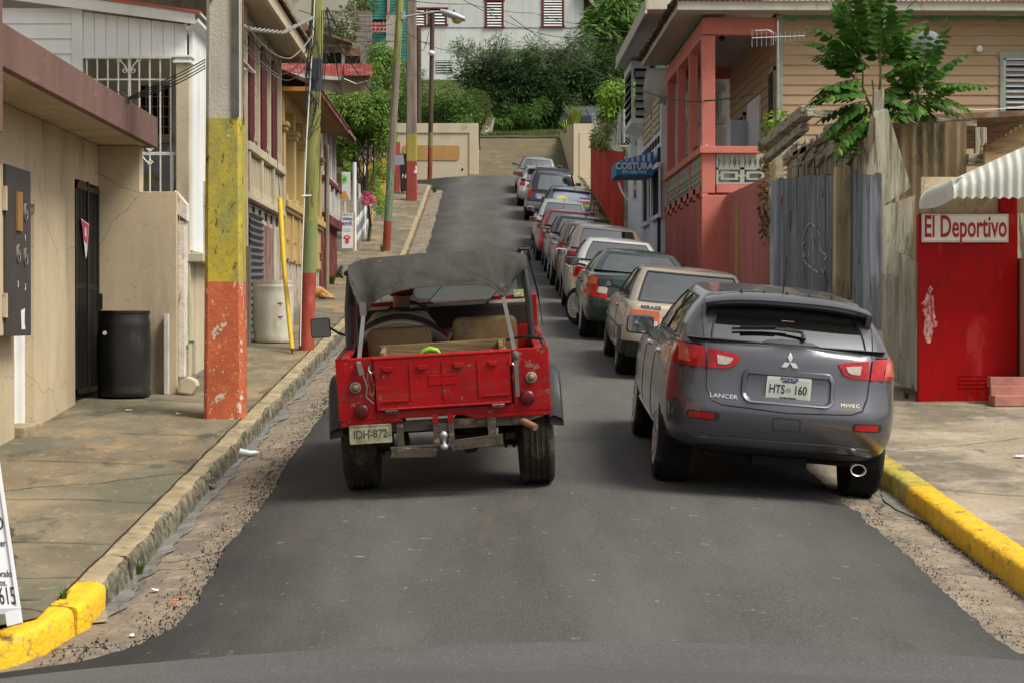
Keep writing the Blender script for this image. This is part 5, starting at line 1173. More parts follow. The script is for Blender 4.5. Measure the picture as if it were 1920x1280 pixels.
# white wooden house on the hill
M_wbig = mat('white_hill_house', (.62,.64,.62), .75, var=.05, vs=.6, layers=[((.42,.44,.42),(6,6,.25),.55,.7,.5),((.50,.52,.50),(.8,.8,.3),.55,.75,.6)])
M_rtrim = mat('dark_red_trim', (.13,.022,.02), .65, var=.1, vs=3)
def build_hillhouse():
 Y = 132.; X = lambda px: PX(px, Y); Z = lambda py: PZ(py, Y)
 t = thing('hillside_house', 'large white wooden house with dark red window frames at the top of the street', 'house', (X(950), Y, Z(170)))
 b = MB(); b.box(X(788), X(1097), Y, Y+9, Z(170), Z(52)); b.build('lower_wall', M_wbig, t)
 b = MB(); n = 110
 for k in range(n):
  x0 = X(770)+(X(1095)-X(770))*k/n; b.box(x0, x0+(X(1095)-X(770))/n-.012, Y-.05, Y+.05, Z(52), Z(-40))
 b.box(X(770), X(1095), Y-.02, Y+9, Z(52), Z(-40)); b.build('siding', M_wbig, t)
 b = MB(); b.box(X(1094), X(1097), Y-.08, Y+.02, Z(50), Z(-40)); b.build('corner_board', M_rtrim, t)
 b = MB(); b.box(X(1098), X(1117), Y+2, Y+3, Z(110), Z(5)); b.build('side_wing', mat('shaded_boards',(.40,.41,.40),.8,var=.1,vs=1), t)  # same white boards as the house, with shade put into a darker colour
 b = MB(); b.box(X(1085), X(1130), Y+1.2, Y+9, Z(6)-.1, Z(0)); b.prism([(X(1090),Z(-25)),(X(1132),Z(30)),(X(1128),Z(34)),(X(1086),Z(-20))], 'Y', Y-.5, Y+9); b.build('eave', M_oldc, t)
 for (a, c, t0, t1) in ((912,942,3,50),(1018,1055,-6,49),(773,797,18,48),(806,836,18,46)):
  b = MB(); b.box(X(a)-.16, X(c)+.16, Y-.12, Y-.05, Z(t1+3), Z(t1)); b.box(X(a)-.16, X(c)+.16, Y-.12, Y-.05, Z(t0), Z(t0-3)); b.box(X(a)-.09, X(a)+.05, Y-.11, Y-.05, Z(t1), Z(t0)); b.box(X(c)-.05, X(c)+.09, Y-.11, Y-.05, Z(t1), Z(t0)); f = b.build('window', M_rtrim, t)
  b = MB(); n = max(4, int((t1-t0)/5))
  for k in range(n): z = Z(t1)+(Z(t0)-Z(t1))*k/n; b.prism([(Y-.12, z), (Y-.07, z+.085), (Y-.06, z+.075), (Y-.11, z-.01)], 'X', X(a)+.05, X(c)-.05)
  b.build('shutter_slats', M_white, f)
  b = MB(); b.box(X(a)+.04, X(c)-.04, Y-.058, Y-.052, Z(t1), Z(t0)); b.build('dark_opening', M_hole, f)
 for (a, c, t0, t1) in ((818,848,114,138),(872,900,116,138)):
  f = MB(); f.box(X(a), X(c), Y-.02, Y-.01, Z(t1), Z(t0)); f = f.build('vent', M_hole, t)
  b = MB()
  for k in range(5): z = Z(t1)+(Z(t0)-Z(t1))*(k+.3)/5; b.box(X(a), X(c), Y-.05, Y-.02, z, z+.08)
  b.build('vent_slats', M_wbig, f)
 b = MB(); b.box(X(1035), X(1063), Y-.06, Y, Z(148), Z(112)); b.build('door', M_rust, t)
 b = MB(); b.box(X(905), X(1098), Y-.25, Y, Z(100), Z(93)); b.build('ledge', M_oldc, t)
build_hillhouse()
# left background
def build_leftback():
 def box_thing(name, label, cat, px0, px1, py0, py1, Y, m, part='wall', depth=3, grp=None):
  t = thing(name, label, cat, (PX((px0+px1)/2, Y), Y, min(PZ(py1, Y), G(Y)+1)), group=grp)
  b = MB(); b.box(PX(px0,Y), PX(px1,Y), Y, Y+depth, G(Y)-1, PZ(py0,Y)); b.build(part, m, t, bevel=.01); return t
 Y = 108; t = thing('teal_house', 'teal boarded house with a pink pierced balcony at the upper left', 'house', (PX(730,Y), Y, G(Y)))
 b = MB()
 for k in range(40):
  z = PZ(115,Y)+k*.16; b.prism([(Y-.03, z), (Y-.01, z+.16), (Y+.03, z+.16), (Y+.03, z)], 'X', PX(690,Y), PX(764,Y))
 b.build('boards', M_tealw, t)
 b = MB(); b.box(PX(727,Y), PX(731,Y), Y-.2, Y-.05, PZ(60,Y), PZ(-20,Y)); b.box(PX(700,Y), PX(731,Y), Y-.6, Y-.5, PZ(45,Y), PZ(41,Y)); b.box(PX(697,Y), PX(731,Y), Y-.6, Y-.4, PZ(64,Y), PZ(41,Y)); bl = b.build('pink_balcony', M_pinkp, t)
 b = MB()
 for i in range(4):
  for j in range(3): x = PX(700+i*7.5,Y); z = PZ(60-j*7,Y); b.box(x, x+.13, Y-.62, Y-.6, z, z+.08)
 b.build('balcony_hole', M_hole, bl)
 b = MB(); b.box(PX(725,Y-4), PX(742,Y-4), Y-4.4, Y-4, 9, PZ(31,Y-4)); tag(b.build('concrete_column', M_oldc), 'grey concrete column in front of the teal house', 'column')
 t = box_thing('block_wall', 'brown concrete-block wall standing left of the teal house', 'wall', 663, 697, 22, 105, 92, M_block, 'block_face', .4)
 b = MB(); Y = 92
 for j in range(9):
  z = PZ(22+j*9.2, Y); b.box(PX(663,Y), PX(697,Y), Y-.012, Y-.002, z-.01, z+.01)
 b.build('block_joint', M_grywood, t)
 t = box_thing('terrace_wall', 'pale rain-stained terrace wall beneath the upper left trees', 'wall', 505, 668, -30, 90, 98, M_oldc, 'wall_face', .5)
 Y = 78; t = thing('rusty_house', 'low brown wooden house under a rusty tin roof among the cables', 'house', (PX(600,Y), Y, G(Y)))
 b = MB(); b.box(PX(540,Y), PX(676,Y), Y, Y+.2, 7, PZ(86,Y)); b.build('wall', M_rust, t)
 b = MB(); b.box(PX(600,Y), PX(640,Y), Y-.03, Y-.01, PZ(120,Y), PZ(100,Y)); b.box(PX(648,Y), PX(676,Y), Y-.03, Y-.01, PZ(122,Y), PZ(106,Y)); b.build('opening', M_hole, t)
 b = MB(); b.box(PX(641,Y), PX(647,Y), Y-.06, Y-.02, PZ(122,Y), PZ(92,Y)); b.box(PX(540,Y), PX(660,Y), Y-.08, Y-.04, PZ(90,Y), PZ(85,Y)); b.build('trim', M_grywood, t)
 b = MB(); b.prism([(PX(528,Y),PZ(56,Y)),(PX(600,Y),PZ(66,Y)),(PX(662,Y),PZ(86,Y)),(PX(662,Y),PZ(82,Y)),(PX(600,Y),PZ(60,Y)),(PX(528,Y),PZ(28,Y))], 'Y', Y-.6, Y+3); b.build('roof', M_rust, t)
 Y = 66; t = thing('tin_roofed_shed', 'mossy walled shed with a faded red tin roof behind the tangled pole', 'shed', (PX(620,Y), Y, G(Y)))
 b = MB(); b.prism([(PX(520,Y),PZ(134,Y)),(PX(650,Y),PZ(146,Y)),(PX(650,Y),PZ(250,Y)),(PX(520,Y),PZ(250,Y))], 'Y', Y, Y+.2); b.build('wall', M_oldc, t)
 b = MB(); b.prism([(PX(643,Y),PZ(146,Y)),(PX(697,Y),PZ(143,Y)),(PX(692,Y),PZ(250,Y)),(PX(643,Y),PZ(250,Y))], 'Y', Y-.6, Y-.4); b.build('side_wall', mat('olive_wall',(.20,.16,.10),.9,var=.2,vs=1), t)
 rows = []
 for (py, y) in ((142, Y-.9), (120, Y+1.2)):
  rows.append([P(645+(698-645)*i/40 if True else 0, py+(.0), y)+Vector((0,0,.02*math.sin(i*1.57))) for i in range(41)])
 b = MB(); b.grid(rows); rows = []
 for (l, py, y) in ((520,136, Y-.3), (520,119, Y+1.2)): rows.append([P(l+(646-l)*i/80, (136+8*i/80) if py > 130 else 120, y)+Vector((0,0,.02*math.sin(i*1.57))) for i in range(81)])
 b.grid(rows); bmesh.ops.solidify(b.bm, geom=b.bm.faces[:], thickness=.02); b.build('roof', M_rtin, t, smooth=60)
 b = MB(); b.obox(P(520,139,Y-.4), P(650,149,Y-.4), .1, .12); b.build('roof_edge', M_gwhite, t)
 Y = 30; b = MB()
 for k in range(7): b.box(PX(80,Y), PX(400,Y), Y+.012*k, Y+.1, PZ(27-k*9.6,Y), PZ(27-(k+1)*9.6,Y)-.012)
 b.box(PX(219,Y), PX(224,Y), Y-.03, Y, PZ(27,Y), PZ(-40,Y)); tag(b.build('cream_wall', mat('cream_boards',(.50,.46,.34),.8,var=.05,vs=2)), 'cream board wall above the red-edged roof of the white house', 'wall')
 for k, (px0, px1, py0, py1, Y, lab) in enumerate(((678,703,296,340,66,'ochre gatepost with a pale cap beside the garden fence'),(713,728,286,330,72,'ochre gatepost half hidden behind the leaning green pole'))):
  t = thing('gatepost', lab, 'gatepost', (PX((px0+px1)/2,Y), Y, G(Y)), group='ochre gateposts')
  b = MB(); b.box(PX(px0,Y), PX(px1-5,Y), Y, Y+.4, G(Y)-.5, PZ(py0+6,Y)); b.build('shaft', mat('gate_ochre',(.62,.30,.06),.75), t, bevel=.01)
  b = MB(); b.box(PX(px0-4,Y), PX(px1,Y), Y-.06, Y+.46, PZ(py0+6,Y), PZ(py0,Y)); b.build('cap', M_eavew, t, bevel=.01)
 Y = 80; b = MB(); b.box(PX(738,Y), PX(750,Y), Y, Y+.5, G(Y)-.3, PZ(266,Y)); tag(b.build('red_pillar', M_redf, bevel=.01), 'small red gate pillar behind the leaning green pole', 'pillar')
 Y = 79; t = thing('wheelie_bin', 'black wheeled bin beside the tall painted pole', 'bin', (PX(757,Y), Y, G(Y)))
 b = MB(); b.prism([(PX(751,Y),G(Y)+.15),(PX(764,Y),G(Y)+.15),(PX(766,Y),PZ(293,Y)),(PX(749,Y),PZ(293,Y))], 'Y', Y, Y+.5); b.build('body', M_black, t, bevel=.02)
 b = MB(); b.box(PX(748,Y), PX(767,Y), Y-.04, Y+.55, PZ(293,Y), PZ(289,Y)); b.build('lid', M_black, t, bevel=.01)
 b = MB()
 for x in (PX(752,Y), PX(763,Y)): b.lathe([(.09,0),(.09,.05)], (x, Y+.45, G(Y)+.12), 'X', 14)
 b.build('wheels', M_hole, t)
 text_obj('N', .24, facing((PX(758,Y), Y-.006, G(Y)+.72)), 'lettering', M_sign, t, ext=.001)
 Y = 113.3; b = MB(); b.lathe([(0,0),(.28,0),(.28,.55),(0,.55)], (PX(907,Y), Y, 12.8), 'Z', 14); tag(b.build('cream_drum', M_cream, smooth=40), 'small cream drum standing on the verge at the top of the ramp', 'drum')
 b = MB(); b.obox(Vector((PX(914,Y), Y, 12.9)), Vector((PX(920,Y), Y, 13.8)), .5, .06, up=(0,1,0)); tag(b.build('leaning_slab', M_oldc), 'grey slab tilted beside the cream drum on the verge', 'slab')
build_leftback()
# trees and shrubs
def C(px, py, Y, rx, ry, rz, w=1): p = P(px, py, Y); return ((p.x, p.y, p.z), (rx, ry, rz), w)
GRP = 'trees at the top of the street'
tree('hedge_tree', 'dense dark tree mass in the middle below the white hill house', 'tree', (PX(960,118), 118, 13.3), [C(960,165,118,2.6,1.6,2.0,3), C(925,205,117,1.6,1.2,1.3,1.5), C(1010,190,118,1.8,1.4,1.8,2), C(945,128,118,.9,.8,.8,.5), C(1000,118,118,.7,.8,.9,.5), C(890,150,117,.9,.8,.7,.5), C(960,225,116,1.8,1.0,.8,1.2), C(900,190,117,1.1,1,1.2,1)], 15000, .30, LF_dark, .16, GRP, 3, asp=.32, shell=.3)
tree('hedge_tree', 'dark tree on the right beside the upper-road car', 'tree', (PX(1080,121), 121, 14), [C(1075,150,121,2.0,1.5,2.0,2), C(1120,140,122,2.0,1.5,2.2,2), C(1045,205,118,1.2,1.0,1.2,1), C(1160,170,123,1.6,1.3,2.0,1.5), C(1110,185,123,1.6,1.2,1.4,1)], 12000, .30, LF_dark, .16, GRP, 4, asp=.32, shell=.3)
tree('feathery_tree', 'feathery grey-green tree crossing the white hill house wall', 'tree', (PX(930,121), 121, 14.0), [C(905,110,117,1.5,1.0,.9,1.5), C(960,125,117,2.0,1.2,1.0,2), C(1020,115,118,1.8,1.2,.9,2), C(1070,100,118,1.2,1,.9,1.2), C(880,135,117,1.4,1,.9,1.2), C(865,90,116,.8,.6,.6,.5), C(940,85,116,.8,.6,.7,.5), C(1000,88,116,.9,.6,.7,.6), C(1090,75,116,.9,.6,.8,.6)], 9500, .26, leafmat('leaf_feather', (.07,.12,.05), (.13,.21,.075)), .10, GRP, 5, asp=.18, shell=.2, droop=.1)
tree('hill_shrub', 'yellow-green shrub in front of the dark hilltop trees', 'shrub', (PX(985,115), 115, 13.0), [C(985,215,114.5,.9,.6,.55,1), C(1015,200,115,.6,.5,.5,.7), C(940,232,114.2,.7,.5,.35,.6)], 1800, .18, LF_mid, .05, GRP, 45, asp=.35)
tree('banana_tree', 'broad-leaved banana clump at the right end of the white hill house', 'tree', (PX(1150,128), 128, 15), [C(1150,30,128,1.6,1.4,1.5,2), C(1185,60,130,1.8,1.4,1.8,2), C(1125,60,127,1.1,1,1.2,1)], 1500, .75, LF_mid, .16, GRP, 6, asp=.30, shell=.3, droop=.5)
tree('backing_tree', 'dark green tree filling the gap above the roofs on the right', 'tree', (PX(1190,138), 138, 17), [C(1150,90,138,3,2,3.5,2), C(1230,60,139,3.5,2,4,2), C(1170,-10,140,3.5,2,3,2), C(1120,10,142,2.5,2,2.4,1)], 6500, .36, LF_dark, .25, GRP, 7, asp=.4, shell=.3)
tree('wall_shrub', 'bright green shrub spilling over the cream wall left of the ramp', 'shrub', (PX(838,91.5), 91.5, 10.6), [C(838,195,91.5,1.5,1.0,1.05,3), C(868,215,91,0.9,.7,.75,1.4), C(808,215,91.5,.7,.6,.7,1), C(872,238,89.9,.35,.3,.5,.5), C(790,205,93,1.0,.8,1.0,1.2)], 8500, .13, LF_mid, .08, GRP, 8, asp=.42, shell=.45)
tree('olive_shrub', 'yellow-green twiggy shrub at the right end of the cream wall', 'shrub', (PX(900,94), 94, 10.6), [C(895,200,94,.7,.6,.8,1), C(905,222,94,.5,.5,.6,.8)], 2600, .12, LF_oliv, .05, GRP, 9, asp=.25)
tree('street_tree', 'young lime-green tree behind the chain-link fence on the right', 'tree', (PX(1155,64)+.7, 64.3, 6.0), [C(1152,175,64,.55,.5,.50,2), C(1170,190,64.3,.45,.4,.6,1.3), C(1140,205,64,.4,.4,.4,1), C(1175,160,64.5,.35,.3,.3,.6)], 2600, .15, LF_lime, .05, GRP, 10, asp=.42, shell=.4, droop=.8)
tree('fence_vines', 'wild creepers growing through the chain-link fence', 'creeper', (PX(1140,68)+.5, 68, 7.6), [C(1135,255,68,.5,1.5,.45,1.5), C(1150,225,66,.5,1,.5,1), C(1125,265,72,.3,1.4,.35,1)], 2200, .12, LF_oliv, .03, None, 11, asp=.4)
tuft('agave', 'spiky yellow-green agave on top of the right cream wall', P(1078, 232, 90), 90, 1.0, leafmat('leaf_agave', (.14,.22,.03), (.28,.38,.06)), 3, .09, .75, 'plant')
tuft('agave', 'smaller agave behind the larger one on the right cream wall', P(1062, 250, 96), 60, .8, ALLMAT['leaf_agave'], 4, .08, .7, 'plant')
tree('vine_mass', 'large bright vine mass hanging over the left pavement fence', 'vine', (PX(690,60), 60, 4.8), [C(690,215,60,.75,1,.65,3), C(640,205,60,.55,.8,.45,1.5), C(720,250,60,.35,.6,.7,1.4), C(655,250,61,.4,.6,.55,1), C(715,190,60,.4,.6,.4,1), C(628,285,61,.25,.5,.5,.7), C(672,192,60,.6,.7,.3,1), C(655,275,60,.3,.5,.4,.8), C(640,245,60,.5,.6,.5,1.4), C(670,240,60.4,.7,.6,.6,2), C(612,190,60,.3,.5,.3,.7)], 14500, .115, LF_vine, .06, None, 12, asp=.42, shell=.5, droop=.7)
tree('climber', 'leafy climber rising toward the teal house beside the leaning pole', 'vine', (PX(705,74), 74, 7), [C(712,110,76,.5,.6,.7,1.4), C(700,150,74,.45,.5,.7,1), C(735,130,76,.3,.5,.8,1), C(735,160,74,.3,.4,.6,.8)], 3600, .14, LF_vine, .05, None, 13, asp=.42, droop=.7)
tree('wall_bush', 'olive bush leaning on the block wall at the upper left', 'bush', (PX(645,90), 90, 9.5), [C(645,50,90,.7,.6,.9,1.4), C(625,75,90,.5,.5,.6,1), C(680,10,94,.7,.5,.5,1)], 2200, .17, LF_oliv, .05, None, 14, asp=.35)
tree('shade_tree', 'green tree behind the tall painted pole', 'tree', (PX(775,100), 100, 10.8), [C(775,210,98,1.2,1,1.2,2), C(750,180,100,1.0,1,1.0,1.5), C(760,150,102,1.0,.8,1.0,1)], 4500, .18, LF_mid, .1, GRP, 15)
tree('garden_bush', 'bright green bush behind the small garden signs', 'bush', (PX(690,64), 64, 5.3), [C(655,318,63,.25,.5,.25,1), C(695,350,61,.30,.6,.45,1.6), C(715,320,66,.3,.5,.4,1), C(712,380,60,.18,.5,.4,.8)], 3600, .085, LF_lime, .03, None, 16)
tree('flowering_bush', 'pink-flowered bush along the garden fence', 'bush', (PX(690,59), 59, PZ(392,59)), [C(690,366,58.8,.14,.3,.14,1), C(683,376,58.5,.12,.3,.12,.6), C(700,374,58.8,.14,.3,.10,.4)], 420, .07, LF_pink, .02, None, 17)
V, F = leafcloud([C(680,278,63,.45,.4,.55,1)], 900, .10, 18, .3); o = mesh_of('dead_bush', V, F, leafmat('leaf_dead', (.07,.055,.035), (.15,.11,.06))); tag(o, 'brown dead bush under the vine mass', 'bush')
V = []; F = []; r = random.Random(21)
for i in range(5000):
 x = r.uniform(-8, 8); y = 112.5+r.random()**1.5*3; z = 12.7+(y-112.4)*.16; leaf_into(V, F, Vector((x, y, z)), Vector((r.gauss(0,.4), r.gauss(0,.4), 1)).normalized(), Vector((0,-1,0)), r.uniform(.08,.3), .03)
o = mesh_of('grass', V, F, LF_oliv); o['kind'] = 'stuff'
V = []; F = []
for i in range(700):
 y = 61+r.random()*25; x = 4.26-abs(r.gauss(0,.10)); z = SWR(x, y)+.2*(y-60)/25; leaf_into(V, F, Vector((x, y, z)), Vector((r.gauss(0,.5), r.gauss(0,.5), 1)).normalized(), Vector((0,-1,0)), r.uniform(.04,.12), .025)
o = mesh_of('grass', V, F, LF_oliv); o['kind'] = 'stuff'
# sapling growing from the ruin
def compound(V, F, p, d, L_, nl, ls, seed):
 "one pinnate leaf: rachis from p along d drooping, paired leaflets"
 r = random.Random(seed); pts = []; q = Vector(p); dd = Vector(d).normalized()
 for i in range(nl+1):
  pts.append(q.copy()); q += dd*L_/nl; dd = (dd+Vector((0,0,-.075))).normalized()
 for i in range(1, nl+1):
  t = (pts[i]-pts[i-1]).normalized(); sd = t.cross(Vector((0,0,1)))
  if sd.length < .1: sd = Vector((1,0,0))
  sd.normalize(); up = sd.cross(t)
  sc = math.sin(math.pi*(.25+.7*i/nl))*.5+.6
  for s in (-1, 1):
   ld = (sd*s*.9+t*.45+Vector((0,0,-.42))+Vector((r.gauss(0,.08), r.gauss(0,.08), r.gauss(0,.08)))).normalized()
   leaf2(V, F, pts[i]+t*r.uniform(-.01,.01), ld, (up+sd*s*.3).normalized(), ls*sc, ls*sc*.46)
 leaf2(V, F, pts[-1], (pts[-1]-pts[-2]).normalized(), Vector((0,0,1)), ls, ls*.45)
 return pts
def sapling(name, label, base, Y, stems, seed, m=LF_sap, ls=.15, fronds=()):
 t = thing(name, label, 'tree', base); mb = MB(); V = []; F = []; r = random.Random(seed)
 for (tip, nleaf, L_) in stems:
  tip = P(tip[0], tip[1], Y+r.uniform(-.2,.2)); pts = bough(mb, base, tip, .024, .010, .10, 8, seed=r.random()*50)
  for k in range(nleaf):
   f = .30+.70*(k+.5)/nleaf; i = min(int(f*8), 7); p = pts[i].lerp(pts[i+1], f*8-i); a = k*2.4+r.uniform(-.4,.4)
   d = Vector((math.cos(a)*1.0, math.sin(a)*.55, .35+.6*f))
   q = compound(V, F, p, d, L_*(1.05-.35*f)*r.uniform(.85,1.1), 8, ls*r.uniform(.85,1.1), seed*100+k); mb.tube(q[::2], .004, 4, cap=False)
 fronds = list(fronds)+[(a+r.uniform(-8,8), b_+r.uniform(-8,20), c_+r.uniform(-26,26), d_+r.uniform(-20,34)) for a, b_, c_, d_ in fronds]
 for k, (x0, y0, x1, y1) in enumerate(fronds):     # long fronds from the crown point out to their tips
  p = P(x0, y0, Y+r.uniform(-.15,.15)); e = P(x1, y1, Y+r.uniform(-.45,.35)); d = e-p; L_ = d.length
  d = d.normalized()+Vector((0, 0, .33)); q = compound(V, F, p, d, L_*.95, max(6, int(L_/.070)), ls*r.uniform(.85,1.1), seed*77+k)
  mb.tube(q, [.007-.004*i/len(q) for i in range(len(q))], 4, cap=False)
 mb.build('stems', mat('green_stem', (.10,.13,.04), .7), t, smooth=60); mesh_of('leaves', V, F, m, t); return t
sapling('sapling', 'tall sapling with long compound leaves sprouting from the ruined shack', P(1640, 262, 23.4), 23.4, [((1635,150),0,.6),((1612,105),0,.6),((1650,95),0,.6)], 31, ls=.20, fronds=[(1618,120,1532,45),(1612,110,1572,12),(1612,105,1600,-25),(1640,100,1632,-40),(1650,100,1662,-15),(1655,100,1700,15),(1650,120,1700,70),(1615,135,1528,105),(1618,150,1530,182),(1622,175,1545,190),(1625,190,1545,230),(1630,195,1560,262),(1655,150,1712,112),(1650,175,1700,165),(1640,200,1590,285),(1645,200,1660,235),(1645,190,1700,205),(1630,130,1570,75)])
sapling('sapling', 'shorter right-hand sapling arching over the rusted sheet', P(1716, 240, 23.6), 23.6, [((1722,150),0,.5)], 32, ls=.165, fronds=[(1720,160,1690,70),(1722,150,1735,68),(1724,155,1768,62),(1728,165,1812,98),(1728,175,1828,158),(1726,185,1792,222),(1722,190,1745,235),(1718,185,1672,150),(1720,175,1680,110),(1718,195,1680,225),(1726,160,1782,130)])
sapling('creeper', 'leafy creeper hanging down the ruined wall below the saplings', P(1600, 240, 23.2), 23.2, [((1588,275),5,.25),((1592,300),4,.22),((1640,250),4,.3)], 33, ls=.085)
tree('creeper', 'light green creeper at the left end of the ruined shack', 'creeper', P(1455, 250, 28.5), [C(1452,228,28.5,.16,.2,.16,1), C(1440,262,28.5,.08,.1,.16,.5)], 130, .10, LF_lime, .01, None, 41)
# parked cars
def paint(name, c, metal=.45, rough=.32, dust=.25):
 return mat(name, c, rough, metal=metal, var=.03, vs=1.5, coat=.75, layers=[((.16,.13,.10),(1.5,1.5,5),.52,.85,dust)])
M_tyre = mat('tyre', (.018,.018,.018), .85, var=.2, vs=8, layers=[((.07,.06,.05),(7,7,7),.5,.75,.6)])
M_trim = mat('black_trim', (.015,.015,.016), .5, var=.1)
M_cab = mat('cabin_grey', (.09,.085,.078), .9)
M_under = mat('underbody', (.01,.01,.01), .9, var=.2)
M_rim = mat('alloy_rim', (.50,.50,.50), .35, metal=.25, var=.05)
M_rimd = mat('steel_rim', (.16,.16,.155), .5, metal=.5, var=.1)
M_lred = mat('lamp_red', (.36,.004,.006), .15, spec=.3, var=.25, vs=16, coat=.5)
M_lora = mat('lamp_orange', (.46,.085,.01), .12, var=.04, coat=.8)
M_lclr = mat('lamp_clear', (.42,.37,.32), .15, var=.15, vs=40, coat=.8)
M_lpink = mat('lamp_pink', (.50,.10,.06), .15, var=.15, vs=30, coat=.8)
M_seat = mat('seat_fabric', (.11,.105,.095), .9, var=.15)
M_seatl = mat('seat_tan', (.30,.25,.19), .9, var=.1)
M_chrome = mat('chrome', (.62,.62,.62), .28, metal=.8, var=.02)
M_plate = mat('plate_white', (.60,.60,.56), .45, var=.04)
M_mirror = mat('mirror_glass', (.55,.60,.62), .04, metal=1, var=.02)
M_ink = mat('plate_ink', (.02,.025,.04), .5, var=0)
M_inkb = mat('plate_blue', (.02,.04,.22), .5, var=0)
G_green = glass('glass_green', (.72,.80,.76), .32)
G_dark = glass('glass_dark', (.16,.19,.18), .26, op=.25)
G_tint = glass('glass_tint', (.07,.08,.08), .26, op=.5)
def lerpt(tab, x):
 if x <= tab[0][0]: return tab[0][1]
 for (a, za), (b, zb) in zip(tab, tab[1:]):
  if x <= b:
   t = (x-a)/(b-a); t = t*t*(3-2*t)*.35+t*.65; return za+(zb-za)*t
 return tab[-1][1]
def plan_ring(yr, yf, w, rr, rf, bowr, bowf, tpr, tpf, sides):
 "right half from rear centre to front centre; returns [(x,y)]"
 pts = []
 for i in range(7): x = (w-rr)*i/6; pts.append((x, yr+bowr*(x/w)**2))
 yb = yr+bowr*((w-rr)/w)**2
 for k in range(1, 7): a = R(-90+90*k/6); pts.append((w-rr+rr*math.cos(a), yb+rr+rr*math.sin(a)))
 ye = yf-bowf*((w-rf)/w)**2
 for s in sides: pts.append((w, yb+rr+(ye-rf-yb-rr)*s))
 for k in range(0, 7): a = R(90*k/6); pts.append((w-rf+rf*math.cos(a), ye-rf+rf*math.sin(a)))
 for i in range(6, -1, -1): x = (w-rf)*i/6; pts.append((x, yf-bowf*(x/w)**2))
 yc = (yr+yf)/2; hl = (yf-yr)/2
 return [(x*(1-(tpf if y > yc else tpr)*abs((y-yc)/hl)**3), y) for x, y in pts]
SIDES = [i/22 for i in range(1, 22)]
def full(h): return h+[(-x, y) for x, y in h[-2:0:-1]]
